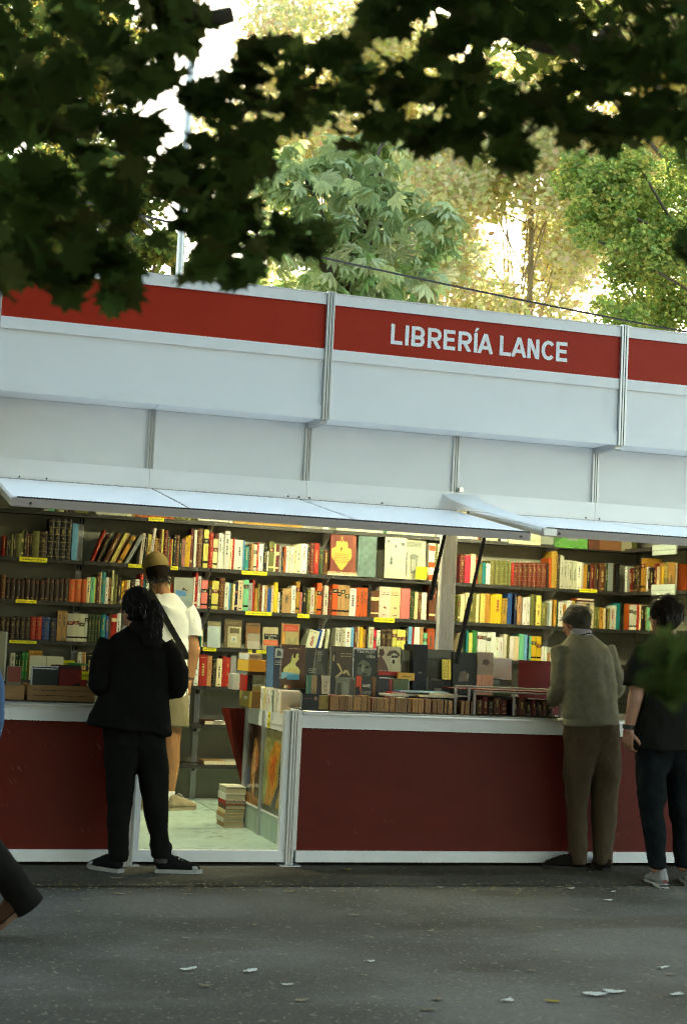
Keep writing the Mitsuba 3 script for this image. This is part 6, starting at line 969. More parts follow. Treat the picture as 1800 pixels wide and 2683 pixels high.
# horse chestnut behind the stall: drooping hand-shaped leaves
P = thing('chestnut_tree', 'blue green chestnut tree with drooping hand-shaped leaves behind the red sign', 'tree')
r = np.random.default_rng(5)
lv, lf = [], []
for k, a in enumerate(np.radians((-78, -48, -18, 12, 45, 75))):
    L = (.62, .85, 1.0, 1.0, .85, .62)[k] * .5; d = np.array([math.sin(a), math.cos(a)]); s = np.array([d[1], -d[0]]); b0 = len(lv)
    lv += [(0, 0, 0), (*(d * L * .62 + s * .075), -.10 - .04), (*(d * L * .62), -.10), (*(d * L * .62 - s * .075), -.10 - .04), (*(d * L), -.28)]
    lf += [[b0, b0+1, b0+2], [b0, b0+2, b0+3], [b0+1, b0+4, b0+2], [b0+2, b0+4, b0+3]]
CV, CF = np.array(lv), np.array(lf)
CL = [(2.38, 6.1, 6.31, 0.33), (2.82, 6.48, 6.52, 0.37), (3.32, 6.84, 6.64, 0.4), (3.49, 6.28, 6.47, 0.28), (2.25, 6.17, 6.03, 0.31), (2.55, 6.07, 6.04, 0.4), (3.04, 6.44, 6.16, 0.44), (3.27, 5.96, 6.07, 0.38), (3.67, 6.25, 6.11, 0.3), (2.32, 6.07, 5.69, 0.35), (2.69, 6.06, 5.69, 0.42), (3.22, 6.41, 5.84, 0.44), (3.51, 6.12, 5.77, 0.39), (3.92, 6.19, 5.83, 0.28), (4.09, 6.16, 5.64, 0.23), (2.45, 6.16, 5.36, 0.36), (2.87, 6.34, 5.41, 0.41), (3.17, 5.94, 5.32, 0.42), (3.67, 6.3, 5.45, 0.37), (3.93, 6.03, 5.3, 0.27), (2.7, 6.11, 5.02, 0.36), (3.14, 6.19, 5.04, 0.38), (3.42, 5.89, 5.01, 0.33), (3.1, 6.89, 6.84, 0.24), (3.42, 6.79, 6.82, 0.24), (3.93, 6.25, 5.1, 0.28), (2.32, 6.54, 5.06, 0.27), (2.21, 6.23, 5.47, 0.27), (4.15, 6.11, 6.01, 0.21), (2.23, 6.66, 6.49, 0.23), (3.56, 6.53, 6.89, 0.21)]
pos = in_clumps([(x, y, z, q, q, q * .8) for x, y, z, q in CL], lambda a, b_, c: 8 + 190 * a * c, r, .45); n = len(pos); Fm = frames_for(n, r, .8); size = r.uniform(.30, .46, n); col = vary(n, TEAL, r, .3)
order = np.argsort(pos[:, 1] - .6 * pos[:, 2]); var = [mikit.ply((CV * (1, 1, .7 + .25 * i), CF), 'leaf_airy', smooth=True, color=np.tile(vary(1, [TEAL[i % 4]], r), (len(CV), 1))) for i in range(5)]
for k, i in enumerate(order[:270]):
    M = np.eye(4); M[:3, :3] = Fm[i] * size[i]; M[:3, 3] = pos[i]; scene[f'{P}__leaf' + (f'_{k:03d}' if k else '')] = {**var[i % 5], 'to_world': T(M.tolist())}
i = order[270:]; m, c = leaf_mass(CV, CF, pos[i], Fm[i], size[i], col[i]); obj('crown', m, 'leaf_airy', P, color=c, kind='stuff')
cc = np.mean([q[:3] for q in CL], axis=0); trunk(P, [(cc[0]+.3, cc[1]+.5, -.05), (cc[0]+.2, cc[1]+.4, 2.5), (cc[0], cc[1], cc[2]+.5)], .2, .05, 'bark')
for q in CL[::3]: trunk(P, [(cc[0]+.1, cc[1]+.2, cc[2]-1.2), ((cc[0]+q[0])/2, (cc[1]+q[1])/2, (cc[2]+q[2])/2-.2), tuple(q[:3])], .05, .012, 'bark', 'branch')
# trees further back, in the sun
QV = np.array([(0,-.5,0),(.34,0,.06),(0,.5,-.06),(-.34,0,.06)]); QF = np.array([[0,1,2],[0,2,3]])
def far_tree(name, label, base, top, clumps, n, size, cols, bsdf='leaf_backlit', bark='pale_bark', seed=1, r0=.25, every=2):
    P = thing(name, label, 'tree'); r = np.random.default_rng(seed); cl = np.array(clumps)
    vol = (cl[:, 3] ** 2).sum(); pos = in_clumps([(x, y, z, q, q, q * .85) for x, y, z, q in cl], lambda a, b_, c: n * a * a / vol, r, .45)
    m, c = leaf_mass(QV, QF, pos, frames_for(len(pos), r, .5), r.uniform(size * .7, size * 1.3, len(pos)), vary(len(pos), cols, r, .3)); obj('crown', m, bsdf, P, color=c, kind='stuff')
    mid = [(a + b_) / 2 for a, b_ in zip(base, top)]; trunk(P, [base, (mid[0] + .2, mid[1], mid[2]), top], r0, r0 * .35, bark)
    for q in cl[::every]:
        s = np.array(base) + (np.array(top) - base) * r.uniform(.45, .9); e = q[:3]; trunk(P, [s, (s + e) / 2 + r.normal(0, .15, 3), e], r0 * .15, .012, bark, 'branch')
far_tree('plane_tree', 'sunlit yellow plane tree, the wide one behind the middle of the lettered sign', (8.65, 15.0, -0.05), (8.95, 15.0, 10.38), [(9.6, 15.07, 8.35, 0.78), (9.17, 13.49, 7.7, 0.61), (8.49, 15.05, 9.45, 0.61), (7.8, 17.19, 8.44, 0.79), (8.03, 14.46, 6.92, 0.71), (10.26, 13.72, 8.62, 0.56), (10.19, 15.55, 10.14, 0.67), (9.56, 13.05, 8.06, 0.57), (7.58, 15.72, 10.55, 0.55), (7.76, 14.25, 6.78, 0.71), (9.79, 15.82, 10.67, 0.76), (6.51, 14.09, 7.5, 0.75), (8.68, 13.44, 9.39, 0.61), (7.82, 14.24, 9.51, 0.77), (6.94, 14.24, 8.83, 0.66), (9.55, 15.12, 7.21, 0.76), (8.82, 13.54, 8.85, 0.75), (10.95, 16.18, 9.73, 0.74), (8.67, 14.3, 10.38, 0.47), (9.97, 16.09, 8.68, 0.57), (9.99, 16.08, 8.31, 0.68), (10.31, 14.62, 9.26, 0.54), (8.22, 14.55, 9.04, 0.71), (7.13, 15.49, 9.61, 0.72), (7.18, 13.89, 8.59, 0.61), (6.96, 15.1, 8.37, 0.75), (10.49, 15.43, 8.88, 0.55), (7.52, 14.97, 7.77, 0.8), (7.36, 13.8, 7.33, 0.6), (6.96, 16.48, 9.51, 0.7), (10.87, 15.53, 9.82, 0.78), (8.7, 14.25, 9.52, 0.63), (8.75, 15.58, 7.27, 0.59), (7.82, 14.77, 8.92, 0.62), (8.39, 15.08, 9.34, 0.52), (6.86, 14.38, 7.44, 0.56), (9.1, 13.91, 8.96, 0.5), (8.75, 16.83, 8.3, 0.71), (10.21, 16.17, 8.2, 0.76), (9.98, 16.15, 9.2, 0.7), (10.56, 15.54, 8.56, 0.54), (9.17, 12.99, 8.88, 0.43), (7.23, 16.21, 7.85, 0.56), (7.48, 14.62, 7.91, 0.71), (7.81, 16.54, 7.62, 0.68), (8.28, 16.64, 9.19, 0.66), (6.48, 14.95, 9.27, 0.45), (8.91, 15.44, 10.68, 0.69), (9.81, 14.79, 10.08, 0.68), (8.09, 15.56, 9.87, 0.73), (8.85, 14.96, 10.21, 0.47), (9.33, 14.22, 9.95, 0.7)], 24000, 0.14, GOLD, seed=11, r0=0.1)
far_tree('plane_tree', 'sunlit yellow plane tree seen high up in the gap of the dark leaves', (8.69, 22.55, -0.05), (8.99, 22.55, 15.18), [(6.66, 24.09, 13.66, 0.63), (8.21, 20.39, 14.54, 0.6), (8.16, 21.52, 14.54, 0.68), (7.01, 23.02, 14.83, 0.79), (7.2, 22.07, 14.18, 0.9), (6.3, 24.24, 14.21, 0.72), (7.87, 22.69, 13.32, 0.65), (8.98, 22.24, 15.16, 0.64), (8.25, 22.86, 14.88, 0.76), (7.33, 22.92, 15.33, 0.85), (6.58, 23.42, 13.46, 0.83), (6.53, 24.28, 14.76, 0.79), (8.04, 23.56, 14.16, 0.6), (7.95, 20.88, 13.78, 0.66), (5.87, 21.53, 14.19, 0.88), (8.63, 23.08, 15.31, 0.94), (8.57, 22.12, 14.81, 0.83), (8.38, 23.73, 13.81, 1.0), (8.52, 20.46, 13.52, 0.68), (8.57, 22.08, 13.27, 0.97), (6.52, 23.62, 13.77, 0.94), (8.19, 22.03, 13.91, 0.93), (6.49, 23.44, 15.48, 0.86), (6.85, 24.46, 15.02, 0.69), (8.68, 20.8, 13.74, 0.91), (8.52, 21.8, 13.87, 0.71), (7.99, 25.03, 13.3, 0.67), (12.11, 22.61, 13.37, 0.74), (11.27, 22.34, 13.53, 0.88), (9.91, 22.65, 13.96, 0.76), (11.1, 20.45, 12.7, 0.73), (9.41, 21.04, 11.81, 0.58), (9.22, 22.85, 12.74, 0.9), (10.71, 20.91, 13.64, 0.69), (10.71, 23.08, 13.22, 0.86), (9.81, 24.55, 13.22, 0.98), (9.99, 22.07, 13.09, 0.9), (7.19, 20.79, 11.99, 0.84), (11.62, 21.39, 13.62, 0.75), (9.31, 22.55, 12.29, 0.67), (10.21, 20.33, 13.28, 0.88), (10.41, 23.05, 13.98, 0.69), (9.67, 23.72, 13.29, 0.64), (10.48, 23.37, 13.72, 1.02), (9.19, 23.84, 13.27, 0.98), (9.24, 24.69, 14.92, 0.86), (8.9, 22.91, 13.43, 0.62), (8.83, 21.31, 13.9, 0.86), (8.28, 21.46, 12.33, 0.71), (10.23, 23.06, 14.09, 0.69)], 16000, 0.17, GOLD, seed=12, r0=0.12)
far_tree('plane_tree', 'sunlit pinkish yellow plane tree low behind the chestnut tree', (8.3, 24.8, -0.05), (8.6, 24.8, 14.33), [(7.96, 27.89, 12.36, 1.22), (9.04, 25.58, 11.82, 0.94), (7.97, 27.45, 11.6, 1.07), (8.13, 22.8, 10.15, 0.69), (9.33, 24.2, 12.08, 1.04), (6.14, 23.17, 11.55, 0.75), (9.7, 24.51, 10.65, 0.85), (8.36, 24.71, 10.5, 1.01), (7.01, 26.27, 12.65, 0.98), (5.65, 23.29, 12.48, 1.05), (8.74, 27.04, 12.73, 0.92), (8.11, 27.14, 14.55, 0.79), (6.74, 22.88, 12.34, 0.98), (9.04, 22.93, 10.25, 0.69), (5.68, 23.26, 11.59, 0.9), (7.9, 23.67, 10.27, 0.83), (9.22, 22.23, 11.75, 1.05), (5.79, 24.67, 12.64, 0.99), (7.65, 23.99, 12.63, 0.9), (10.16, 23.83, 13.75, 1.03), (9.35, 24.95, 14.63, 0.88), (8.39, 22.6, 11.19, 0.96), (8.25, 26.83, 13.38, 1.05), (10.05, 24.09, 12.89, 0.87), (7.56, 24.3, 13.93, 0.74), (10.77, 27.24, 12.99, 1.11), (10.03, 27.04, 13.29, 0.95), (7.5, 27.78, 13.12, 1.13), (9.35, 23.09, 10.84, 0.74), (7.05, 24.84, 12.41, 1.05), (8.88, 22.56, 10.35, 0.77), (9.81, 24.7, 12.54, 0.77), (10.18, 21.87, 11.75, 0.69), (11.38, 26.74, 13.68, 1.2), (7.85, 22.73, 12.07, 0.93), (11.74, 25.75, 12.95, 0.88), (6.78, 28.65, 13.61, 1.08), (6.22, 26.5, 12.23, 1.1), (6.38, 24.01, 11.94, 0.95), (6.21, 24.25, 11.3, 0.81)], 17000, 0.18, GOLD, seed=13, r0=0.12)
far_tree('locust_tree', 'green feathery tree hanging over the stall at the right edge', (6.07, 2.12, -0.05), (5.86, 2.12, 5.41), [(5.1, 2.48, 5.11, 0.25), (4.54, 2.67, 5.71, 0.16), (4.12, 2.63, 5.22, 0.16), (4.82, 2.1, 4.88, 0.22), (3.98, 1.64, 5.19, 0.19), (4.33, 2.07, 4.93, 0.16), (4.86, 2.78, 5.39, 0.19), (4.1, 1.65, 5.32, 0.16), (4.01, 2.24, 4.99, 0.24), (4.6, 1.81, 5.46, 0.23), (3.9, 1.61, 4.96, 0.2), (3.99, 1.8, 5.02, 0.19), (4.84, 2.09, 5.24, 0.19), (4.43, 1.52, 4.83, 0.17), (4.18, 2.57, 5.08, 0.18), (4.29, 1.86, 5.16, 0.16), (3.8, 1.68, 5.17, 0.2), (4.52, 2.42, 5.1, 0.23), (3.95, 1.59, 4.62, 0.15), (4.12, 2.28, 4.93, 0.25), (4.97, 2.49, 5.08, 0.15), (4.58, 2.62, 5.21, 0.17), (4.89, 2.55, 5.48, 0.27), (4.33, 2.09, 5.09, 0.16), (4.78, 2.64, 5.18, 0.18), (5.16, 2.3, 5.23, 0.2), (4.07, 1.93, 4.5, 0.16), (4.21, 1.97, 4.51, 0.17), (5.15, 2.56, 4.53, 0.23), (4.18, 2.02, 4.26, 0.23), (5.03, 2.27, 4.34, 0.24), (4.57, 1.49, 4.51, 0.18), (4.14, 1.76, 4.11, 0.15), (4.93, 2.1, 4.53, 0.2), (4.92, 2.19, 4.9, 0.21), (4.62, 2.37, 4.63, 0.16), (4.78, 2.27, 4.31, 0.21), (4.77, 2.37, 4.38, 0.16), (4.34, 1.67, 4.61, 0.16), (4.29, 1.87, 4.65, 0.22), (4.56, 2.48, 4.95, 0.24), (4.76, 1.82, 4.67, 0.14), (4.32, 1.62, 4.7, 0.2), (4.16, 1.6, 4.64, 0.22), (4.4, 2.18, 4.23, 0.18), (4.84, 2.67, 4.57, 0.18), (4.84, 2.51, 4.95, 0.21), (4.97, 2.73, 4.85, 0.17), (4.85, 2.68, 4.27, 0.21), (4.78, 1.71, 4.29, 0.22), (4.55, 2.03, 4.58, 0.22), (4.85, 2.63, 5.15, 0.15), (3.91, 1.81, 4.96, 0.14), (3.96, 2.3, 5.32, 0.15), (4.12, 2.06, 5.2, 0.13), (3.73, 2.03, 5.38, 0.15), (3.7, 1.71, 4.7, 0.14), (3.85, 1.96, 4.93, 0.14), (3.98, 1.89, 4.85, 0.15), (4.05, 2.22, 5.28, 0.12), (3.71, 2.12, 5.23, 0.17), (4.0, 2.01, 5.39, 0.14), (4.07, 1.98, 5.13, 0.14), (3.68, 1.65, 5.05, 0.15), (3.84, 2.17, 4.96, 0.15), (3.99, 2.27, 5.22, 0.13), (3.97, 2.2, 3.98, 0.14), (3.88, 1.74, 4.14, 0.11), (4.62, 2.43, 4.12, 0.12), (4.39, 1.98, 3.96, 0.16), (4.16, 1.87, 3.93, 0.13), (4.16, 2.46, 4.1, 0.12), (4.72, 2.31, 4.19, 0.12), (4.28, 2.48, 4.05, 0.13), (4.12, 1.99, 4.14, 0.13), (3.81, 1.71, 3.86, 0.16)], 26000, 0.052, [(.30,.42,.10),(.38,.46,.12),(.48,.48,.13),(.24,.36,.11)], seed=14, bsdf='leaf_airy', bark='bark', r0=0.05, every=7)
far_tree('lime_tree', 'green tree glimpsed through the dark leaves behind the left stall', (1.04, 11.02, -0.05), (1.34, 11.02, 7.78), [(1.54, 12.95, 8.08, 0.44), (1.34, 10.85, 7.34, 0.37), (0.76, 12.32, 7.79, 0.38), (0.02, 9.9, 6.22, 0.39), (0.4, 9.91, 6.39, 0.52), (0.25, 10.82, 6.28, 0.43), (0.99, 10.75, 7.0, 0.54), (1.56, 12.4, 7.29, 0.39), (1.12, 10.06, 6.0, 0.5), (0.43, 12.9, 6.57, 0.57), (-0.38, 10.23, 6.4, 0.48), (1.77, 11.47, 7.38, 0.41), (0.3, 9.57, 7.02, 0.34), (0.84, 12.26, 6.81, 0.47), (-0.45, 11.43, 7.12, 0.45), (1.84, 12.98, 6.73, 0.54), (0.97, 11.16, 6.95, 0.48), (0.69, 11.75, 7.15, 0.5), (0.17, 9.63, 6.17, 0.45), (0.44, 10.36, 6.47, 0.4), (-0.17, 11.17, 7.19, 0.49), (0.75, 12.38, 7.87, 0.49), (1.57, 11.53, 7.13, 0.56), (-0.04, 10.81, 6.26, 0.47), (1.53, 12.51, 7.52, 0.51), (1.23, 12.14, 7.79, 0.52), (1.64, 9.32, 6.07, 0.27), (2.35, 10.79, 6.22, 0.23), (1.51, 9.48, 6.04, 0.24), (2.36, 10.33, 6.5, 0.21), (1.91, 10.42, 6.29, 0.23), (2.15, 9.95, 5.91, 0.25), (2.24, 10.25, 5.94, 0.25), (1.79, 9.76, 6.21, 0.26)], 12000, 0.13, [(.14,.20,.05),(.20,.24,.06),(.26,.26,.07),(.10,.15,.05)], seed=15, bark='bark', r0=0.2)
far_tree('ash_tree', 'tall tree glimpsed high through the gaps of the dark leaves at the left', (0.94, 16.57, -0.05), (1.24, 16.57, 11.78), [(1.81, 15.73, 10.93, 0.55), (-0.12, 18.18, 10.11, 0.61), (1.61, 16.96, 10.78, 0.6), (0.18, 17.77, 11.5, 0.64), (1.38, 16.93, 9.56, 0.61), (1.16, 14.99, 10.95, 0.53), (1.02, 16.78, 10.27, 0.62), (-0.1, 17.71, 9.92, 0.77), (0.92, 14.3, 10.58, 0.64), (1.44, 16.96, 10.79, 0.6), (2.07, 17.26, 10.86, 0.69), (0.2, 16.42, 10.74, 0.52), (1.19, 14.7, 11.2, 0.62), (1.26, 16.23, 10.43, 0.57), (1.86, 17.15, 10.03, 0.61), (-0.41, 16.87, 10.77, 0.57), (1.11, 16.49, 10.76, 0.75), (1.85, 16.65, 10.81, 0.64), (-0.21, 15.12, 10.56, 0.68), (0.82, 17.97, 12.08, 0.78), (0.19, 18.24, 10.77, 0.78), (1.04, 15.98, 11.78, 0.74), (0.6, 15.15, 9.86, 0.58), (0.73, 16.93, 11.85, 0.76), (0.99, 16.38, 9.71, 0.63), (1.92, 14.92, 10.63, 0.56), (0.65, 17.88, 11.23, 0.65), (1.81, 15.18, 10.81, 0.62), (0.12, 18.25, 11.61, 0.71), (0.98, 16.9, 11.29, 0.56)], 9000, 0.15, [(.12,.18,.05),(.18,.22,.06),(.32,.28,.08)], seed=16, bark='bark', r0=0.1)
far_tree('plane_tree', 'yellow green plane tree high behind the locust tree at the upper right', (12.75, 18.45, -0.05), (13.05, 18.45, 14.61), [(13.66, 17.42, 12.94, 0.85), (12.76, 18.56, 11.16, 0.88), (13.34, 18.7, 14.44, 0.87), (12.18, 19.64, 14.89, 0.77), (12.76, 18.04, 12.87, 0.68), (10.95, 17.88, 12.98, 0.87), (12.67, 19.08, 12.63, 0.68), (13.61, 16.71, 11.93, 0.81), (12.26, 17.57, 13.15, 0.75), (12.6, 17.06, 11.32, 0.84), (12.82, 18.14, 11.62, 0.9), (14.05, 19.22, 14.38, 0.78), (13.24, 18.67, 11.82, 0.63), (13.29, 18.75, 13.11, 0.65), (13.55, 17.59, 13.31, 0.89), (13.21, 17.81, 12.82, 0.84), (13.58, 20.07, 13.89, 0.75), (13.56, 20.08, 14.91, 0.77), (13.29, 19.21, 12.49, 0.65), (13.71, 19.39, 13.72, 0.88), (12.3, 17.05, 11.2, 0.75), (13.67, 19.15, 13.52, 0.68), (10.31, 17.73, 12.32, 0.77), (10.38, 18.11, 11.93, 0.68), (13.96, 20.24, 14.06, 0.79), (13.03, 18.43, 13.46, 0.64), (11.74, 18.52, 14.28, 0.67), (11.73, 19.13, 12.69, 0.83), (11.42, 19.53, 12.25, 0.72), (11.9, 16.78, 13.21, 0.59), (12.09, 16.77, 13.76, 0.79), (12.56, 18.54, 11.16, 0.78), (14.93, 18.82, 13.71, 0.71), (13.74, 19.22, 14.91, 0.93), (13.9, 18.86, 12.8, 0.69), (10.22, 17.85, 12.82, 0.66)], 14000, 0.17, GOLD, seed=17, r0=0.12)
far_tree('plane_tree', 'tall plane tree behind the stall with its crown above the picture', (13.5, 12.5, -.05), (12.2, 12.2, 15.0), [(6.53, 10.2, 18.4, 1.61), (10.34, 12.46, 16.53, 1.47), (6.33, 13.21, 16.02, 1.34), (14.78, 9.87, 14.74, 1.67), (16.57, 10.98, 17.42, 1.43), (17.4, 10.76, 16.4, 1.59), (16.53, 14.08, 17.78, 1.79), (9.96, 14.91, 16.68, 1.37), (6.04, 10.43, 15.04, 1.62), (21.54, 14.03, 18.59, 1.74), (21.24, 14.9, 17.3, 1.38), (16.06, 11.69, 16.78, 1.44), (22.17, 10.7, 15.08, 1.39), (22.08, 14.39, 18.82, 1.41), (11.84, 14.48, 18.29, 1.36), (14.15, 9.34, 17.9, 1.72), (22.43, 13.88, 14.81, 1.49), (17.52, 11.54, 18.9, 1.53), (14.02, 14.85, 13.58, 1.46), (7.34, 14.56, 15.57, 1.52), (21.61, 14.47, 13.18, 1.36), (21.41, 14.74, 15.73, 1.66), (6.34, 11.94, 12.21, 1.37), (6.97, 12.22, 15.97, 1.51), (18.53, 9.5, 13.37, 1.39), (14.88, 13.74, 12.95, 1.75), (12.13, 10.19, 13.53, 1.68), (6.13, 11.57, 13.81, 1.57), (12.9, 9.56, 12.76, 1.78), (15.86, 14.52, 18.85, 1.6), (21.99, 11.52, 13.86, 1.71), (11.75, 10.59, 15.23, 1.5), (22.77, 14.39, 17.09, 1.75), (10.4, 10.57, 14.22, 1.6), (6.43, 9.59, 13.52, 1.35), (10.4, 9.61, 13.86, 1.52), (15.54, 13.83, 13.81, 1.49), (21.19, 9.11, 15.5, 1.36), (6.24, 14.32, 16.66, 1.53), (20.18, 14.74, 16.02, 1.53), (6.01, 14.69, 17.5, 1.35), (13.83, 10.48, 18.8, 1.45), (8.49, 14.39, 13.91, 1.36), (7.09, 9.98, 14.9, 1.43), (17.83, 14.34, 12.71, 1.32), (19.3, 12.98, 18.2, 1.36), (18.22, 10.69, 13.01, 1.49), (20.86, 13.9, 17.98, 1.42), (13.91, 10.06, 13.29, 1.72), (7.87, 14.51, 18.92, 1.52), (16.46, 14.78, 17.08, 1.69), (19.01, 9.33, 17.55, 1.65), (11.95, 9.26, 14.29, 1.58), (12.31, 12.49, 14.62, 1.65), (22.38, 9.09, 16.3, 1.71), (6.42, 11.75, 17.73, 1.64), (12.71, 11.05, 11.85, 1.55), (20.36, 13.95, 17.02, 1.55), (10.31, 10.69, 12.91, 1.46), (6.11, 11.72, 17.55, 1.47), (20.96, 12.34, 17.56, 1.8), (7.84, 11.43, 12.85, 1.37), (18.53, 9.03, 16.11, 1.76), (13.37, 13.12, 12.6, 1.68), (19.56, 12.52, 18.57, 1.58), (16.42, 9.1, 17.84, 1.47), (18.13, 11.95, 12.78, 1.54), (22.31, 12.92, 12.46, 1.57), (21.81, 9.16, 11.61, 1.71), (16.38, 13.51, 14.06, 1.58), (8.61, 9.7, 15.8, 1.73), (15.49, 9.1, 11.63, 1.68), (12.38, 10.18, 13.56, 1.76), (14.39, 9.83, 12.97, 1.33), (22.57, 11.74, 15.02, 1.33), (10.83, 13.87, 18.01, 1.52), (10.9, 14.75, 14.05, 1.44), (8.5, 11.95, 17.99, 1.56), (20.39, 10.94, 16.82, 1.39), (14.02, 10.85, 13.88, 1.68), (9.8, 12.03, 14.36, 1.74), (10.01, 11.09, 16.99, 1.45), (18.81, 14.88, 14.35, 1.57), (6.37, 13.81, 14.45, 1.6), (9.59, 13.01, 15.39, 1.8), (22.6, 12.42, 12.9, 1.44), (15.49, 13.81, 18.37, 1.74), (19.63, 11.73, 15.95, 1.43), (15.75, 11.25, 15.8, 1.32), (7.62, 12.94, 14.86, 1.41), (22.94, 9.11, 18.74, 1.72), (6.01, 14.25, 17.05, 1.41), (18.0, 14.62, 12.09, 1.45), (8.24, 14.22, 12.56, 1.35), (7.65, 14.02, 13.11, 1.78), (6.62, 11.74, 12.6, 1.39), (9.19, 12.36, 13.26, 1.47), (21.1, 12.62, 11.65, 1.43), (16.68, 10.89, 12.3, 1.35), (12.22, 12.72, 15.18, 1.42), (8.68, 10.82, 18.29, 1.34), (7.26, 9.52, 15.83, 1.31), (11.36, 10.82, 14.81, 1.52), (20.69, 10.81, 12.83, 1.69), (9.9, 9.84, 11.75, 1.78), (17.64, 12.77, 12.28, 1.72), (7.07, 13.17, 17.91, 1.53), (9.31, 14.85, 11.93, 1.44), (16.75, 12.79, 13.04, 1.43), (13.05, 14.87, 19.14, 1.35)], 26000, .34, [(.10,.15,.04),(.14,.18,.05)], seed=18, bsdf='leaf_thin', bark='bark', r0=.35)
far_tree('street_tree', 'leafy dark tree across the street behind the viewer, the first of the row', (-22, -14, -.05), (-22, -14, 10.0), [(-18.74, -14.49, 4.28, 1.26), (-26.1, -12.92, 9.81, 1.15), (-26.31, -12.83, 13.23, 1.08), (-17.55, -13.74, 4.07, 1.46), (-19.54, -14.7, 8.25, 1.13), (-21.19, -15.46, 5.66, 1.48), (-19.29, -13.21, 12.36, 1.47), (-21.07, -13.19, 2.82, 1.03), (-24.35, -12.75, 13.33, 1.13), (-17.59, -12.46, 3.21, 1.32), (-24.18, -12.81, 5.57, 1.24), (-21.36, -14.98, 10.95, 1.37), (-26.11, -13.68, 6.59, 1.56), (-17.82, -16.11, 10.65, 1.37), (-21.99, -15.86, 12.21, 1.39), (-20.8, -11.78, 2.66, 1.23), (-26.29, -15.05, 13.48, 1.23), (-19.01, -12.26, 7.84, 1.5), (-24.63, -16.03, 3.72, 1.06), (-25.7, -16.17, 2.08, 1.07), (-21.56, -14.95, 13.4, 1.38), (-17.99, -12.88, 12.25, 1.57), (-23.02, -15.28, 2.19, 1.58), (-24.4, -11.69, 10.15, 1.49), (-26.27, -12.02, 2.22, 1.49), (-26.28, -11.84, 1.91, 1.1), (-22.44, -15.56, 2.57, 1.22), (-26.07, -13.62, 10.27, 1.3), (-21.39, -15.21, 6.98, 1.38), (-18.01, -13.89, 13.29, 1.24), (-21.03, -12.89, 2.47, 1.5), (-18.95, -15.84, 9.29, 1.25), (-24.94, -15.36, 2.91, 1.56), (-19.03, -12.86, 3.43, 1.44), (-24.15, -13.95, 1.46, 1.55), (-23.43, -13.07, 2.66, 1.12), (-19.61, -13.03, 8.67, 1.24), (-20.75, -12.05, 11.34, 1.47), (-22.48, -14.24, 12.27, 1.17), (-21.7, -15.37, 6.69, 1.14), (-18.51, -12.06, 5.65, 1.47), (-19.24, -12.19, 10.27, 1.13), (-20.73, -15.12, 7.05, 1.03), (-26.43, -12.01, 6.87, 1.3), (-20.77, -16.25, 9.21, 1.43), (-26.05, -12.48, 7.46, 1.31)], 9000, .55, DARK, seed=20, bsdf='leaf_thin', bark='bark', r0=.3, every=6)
far_tree('street_tree', 'leafy dark tree across the street behind the viewer, the second of the row', (-13, -15.5, -.05), (-13, -15.5, 10.0), [(-14.73, -17.63, 3.72, 1.12), (-10.31, -14.91, 12.83, 1.11), (-10.36, -14.66, 6.86, 1.43), (-16.03, -14.36, 4.5, 1.32), (-11.48, -16.82, 13.09, 1.07), (-9.34, -13.24, 11.18, 1.27), (-10.34, -14.87, 13.32, 1.42), (-16.47, -15.28, 2.17, 1.31), (-16.52, -15.57, 10.97, 1.02), (-14.37, -17.6, 5.12, 1.23), (-17.47, -16.37, 9.5, 1.28), (-16.47, -15.95, 1.44, 1.09), (-13.66, -17.13, 7.95, 1.07), (-10.49, -13.89, 11.39, 1.46), (-12.06, -13.74, 2.66, 1.03), (-14.52, -13.23, 6.94, 1.34), (-15.21, -15.23, 10.59, 1.34), (-17.21, -16.19, 6.08, 1.07), (-17.26, -14.52, 1.37, 1.17), (-11.98, -14.11, 4.5, 1.04), (-9.13, -14.68, 10.58, 1.4), (-11.14, -17.55, 2.78, 1.53), (-14.86, -14.95, 9.94, 1.31), (-17.04, -15.14, 6.98, 1.18), (-13.47, -15.15, 1.67, 1.23), (-15.72, -15.49, 3.37, 1.26), (-13.34, -17.13, 4.2, 1.34), (-11.9, -13.47, 8.92, 1.34), (-8.57, -13.21, 7.6, 1.29), (-8.92, -16.17, 11.32, 1.11), (-15.98, -16.51, 7.41, 1.22), (-15.66, -17.46, 2.07, 1.54), (-10.31, -14.12, 9.0, 1.34), (-13.35, -14.59, 6.49, 1.53), (-15.41, -15.7, 10.75, 1.34), (-10.66, -14.35, 5.84, 1.25), (-17.06, -16.05, 12.83, 1.04), (-9.13, -13.76, 10.76, 1.1), (-9.84, -13.21, 5.21, 1.08), (-16.13, -16.63, 4.34, 1.05), (-15.62, -16.14, 10.43, 1.6), (-17.53, -13.52, 12.22, 1.59), (-12.98, -16.06, 3.91, 1.18), (-15.26, -16.64, 6.4, 1.04), (-16.38, -15.81, 1.52, 1.5), (-11.02, -16.7, 10.66, 1.58)], 9000, .55, DARK, seed=21, bsdf='leaf_thin', bark='bark', r0=.3, every=6)
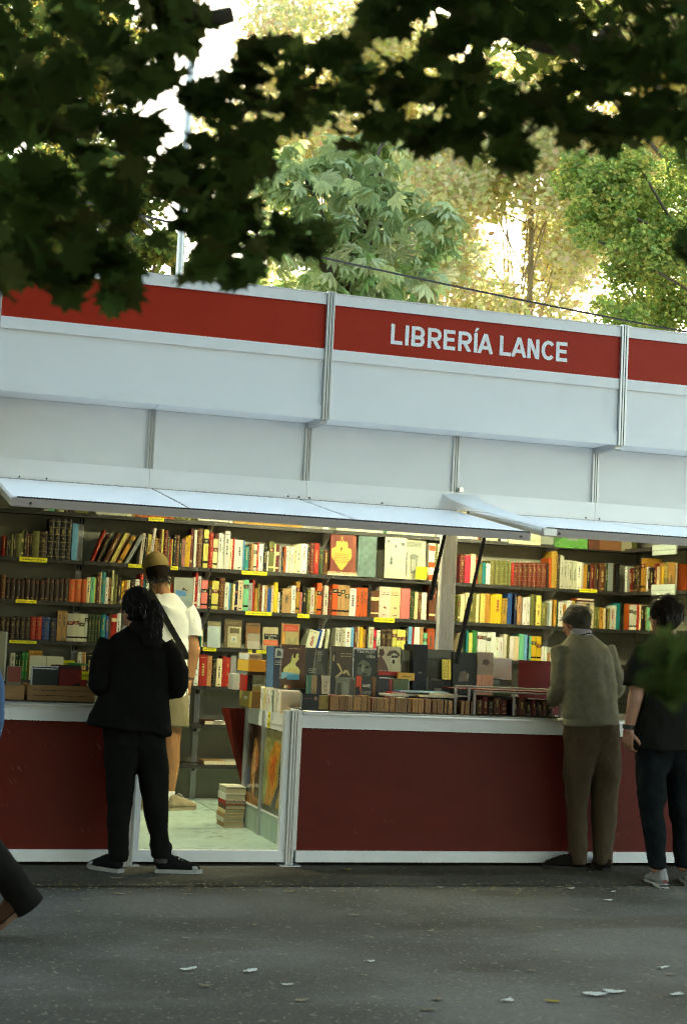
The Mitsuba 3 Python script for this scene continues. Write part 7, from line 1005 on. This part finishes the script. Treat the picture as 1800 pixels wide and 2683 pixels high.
far_tree('street_tree', 'leafy dark tree across the street behind the viewer, the third of the row', (-4, -16, -.05), (-4, -16, 10.0), [(-1.34, -17.0, 8.69, 1.43), (-0.83, -16.48, 4.38, 1.24), (-8.2, -14.26, 9.45, 1.32), (-3.51, -13.79, 1.63, 1.55), (-5.86, -15.99, 6.64, 1.19), (-5.13, -15.66, 5.04, 1.13), (-8.55, -16.83, 7.61, 1.03), (-8.15, -14.18, 1.31, 1.06), (-5.35, -15.15, 9.39, 1.33), (-4.73, -16.51, 1.72, 1.43), (-0.68, -13.62, 4.62, 1.27), (-6.24, -14.95, 10.13, 1.11), (-6.62, -14.0, 8.53, 1.1), (-5.31, -16.33, 9.89, 1.5), (-1.17, -17.82, 2.19, 1.39), (-2.17, -17.98, 7.56, 1.49), (-1.67, -14.27, 7.9, 1.27), (-2.85, -14.98, 4.26, 1.45), (-5.25, -13.61, 4.33, 1.47), (-0.64, -14.67, 9.2, 1.53), (-8.14, -16.66, 13.15, 1.31), (-5.36, -17.22, 4.83, 1.01), (-2.11, -18.27, 10.38, 1.02), (-7.26, -16.3, 2.19, 1.03), (0.36, -13.87, 9.29, 1.43), (-7.26, -18.21, 4.27, 1.3), (-1.59, -16.22, 5.71, 1.04), (-7.06, -16.38, 4.5, 1.25), (-2.91, -17.11, 12.98, 1.33), (0.31, -16.12, 8.33, 1.59), (-5.18, -14.98, 10.76, 1.14), (-5.17, -16.64, 2.74, 1.18), (-5.94, -14.58, 13.16, 1.0), (-2.69, -15.25, 4.6, 1.49), (-4.93, -18.03, 1.86, 1.41), (0.32, -15.72, 13.02, 1.13), (-6.67, -14.3, 5.32, 1.41), (-3.17, -16.44, 9.96, 1.41), (0.46, -14.13, 9.93, 1.21), (-2.88, -17.16, 12.72, 1.39), (-7.01, -14.52, 10.61, 1.58), (0.51, -16.03, 2.95, 1.08), (-8.41, -17.66, 10.34, 1.0), (-4.43, -15.19, 3.54, 1.37), (-2.53, -15.77, 1.47, 1.37), (-7.66, -18.21, 11.84, 1.51)], 9000, .55, DARK, seed=22, bsdf='leaf_thin', bark='bark', r0=.3, every=6)
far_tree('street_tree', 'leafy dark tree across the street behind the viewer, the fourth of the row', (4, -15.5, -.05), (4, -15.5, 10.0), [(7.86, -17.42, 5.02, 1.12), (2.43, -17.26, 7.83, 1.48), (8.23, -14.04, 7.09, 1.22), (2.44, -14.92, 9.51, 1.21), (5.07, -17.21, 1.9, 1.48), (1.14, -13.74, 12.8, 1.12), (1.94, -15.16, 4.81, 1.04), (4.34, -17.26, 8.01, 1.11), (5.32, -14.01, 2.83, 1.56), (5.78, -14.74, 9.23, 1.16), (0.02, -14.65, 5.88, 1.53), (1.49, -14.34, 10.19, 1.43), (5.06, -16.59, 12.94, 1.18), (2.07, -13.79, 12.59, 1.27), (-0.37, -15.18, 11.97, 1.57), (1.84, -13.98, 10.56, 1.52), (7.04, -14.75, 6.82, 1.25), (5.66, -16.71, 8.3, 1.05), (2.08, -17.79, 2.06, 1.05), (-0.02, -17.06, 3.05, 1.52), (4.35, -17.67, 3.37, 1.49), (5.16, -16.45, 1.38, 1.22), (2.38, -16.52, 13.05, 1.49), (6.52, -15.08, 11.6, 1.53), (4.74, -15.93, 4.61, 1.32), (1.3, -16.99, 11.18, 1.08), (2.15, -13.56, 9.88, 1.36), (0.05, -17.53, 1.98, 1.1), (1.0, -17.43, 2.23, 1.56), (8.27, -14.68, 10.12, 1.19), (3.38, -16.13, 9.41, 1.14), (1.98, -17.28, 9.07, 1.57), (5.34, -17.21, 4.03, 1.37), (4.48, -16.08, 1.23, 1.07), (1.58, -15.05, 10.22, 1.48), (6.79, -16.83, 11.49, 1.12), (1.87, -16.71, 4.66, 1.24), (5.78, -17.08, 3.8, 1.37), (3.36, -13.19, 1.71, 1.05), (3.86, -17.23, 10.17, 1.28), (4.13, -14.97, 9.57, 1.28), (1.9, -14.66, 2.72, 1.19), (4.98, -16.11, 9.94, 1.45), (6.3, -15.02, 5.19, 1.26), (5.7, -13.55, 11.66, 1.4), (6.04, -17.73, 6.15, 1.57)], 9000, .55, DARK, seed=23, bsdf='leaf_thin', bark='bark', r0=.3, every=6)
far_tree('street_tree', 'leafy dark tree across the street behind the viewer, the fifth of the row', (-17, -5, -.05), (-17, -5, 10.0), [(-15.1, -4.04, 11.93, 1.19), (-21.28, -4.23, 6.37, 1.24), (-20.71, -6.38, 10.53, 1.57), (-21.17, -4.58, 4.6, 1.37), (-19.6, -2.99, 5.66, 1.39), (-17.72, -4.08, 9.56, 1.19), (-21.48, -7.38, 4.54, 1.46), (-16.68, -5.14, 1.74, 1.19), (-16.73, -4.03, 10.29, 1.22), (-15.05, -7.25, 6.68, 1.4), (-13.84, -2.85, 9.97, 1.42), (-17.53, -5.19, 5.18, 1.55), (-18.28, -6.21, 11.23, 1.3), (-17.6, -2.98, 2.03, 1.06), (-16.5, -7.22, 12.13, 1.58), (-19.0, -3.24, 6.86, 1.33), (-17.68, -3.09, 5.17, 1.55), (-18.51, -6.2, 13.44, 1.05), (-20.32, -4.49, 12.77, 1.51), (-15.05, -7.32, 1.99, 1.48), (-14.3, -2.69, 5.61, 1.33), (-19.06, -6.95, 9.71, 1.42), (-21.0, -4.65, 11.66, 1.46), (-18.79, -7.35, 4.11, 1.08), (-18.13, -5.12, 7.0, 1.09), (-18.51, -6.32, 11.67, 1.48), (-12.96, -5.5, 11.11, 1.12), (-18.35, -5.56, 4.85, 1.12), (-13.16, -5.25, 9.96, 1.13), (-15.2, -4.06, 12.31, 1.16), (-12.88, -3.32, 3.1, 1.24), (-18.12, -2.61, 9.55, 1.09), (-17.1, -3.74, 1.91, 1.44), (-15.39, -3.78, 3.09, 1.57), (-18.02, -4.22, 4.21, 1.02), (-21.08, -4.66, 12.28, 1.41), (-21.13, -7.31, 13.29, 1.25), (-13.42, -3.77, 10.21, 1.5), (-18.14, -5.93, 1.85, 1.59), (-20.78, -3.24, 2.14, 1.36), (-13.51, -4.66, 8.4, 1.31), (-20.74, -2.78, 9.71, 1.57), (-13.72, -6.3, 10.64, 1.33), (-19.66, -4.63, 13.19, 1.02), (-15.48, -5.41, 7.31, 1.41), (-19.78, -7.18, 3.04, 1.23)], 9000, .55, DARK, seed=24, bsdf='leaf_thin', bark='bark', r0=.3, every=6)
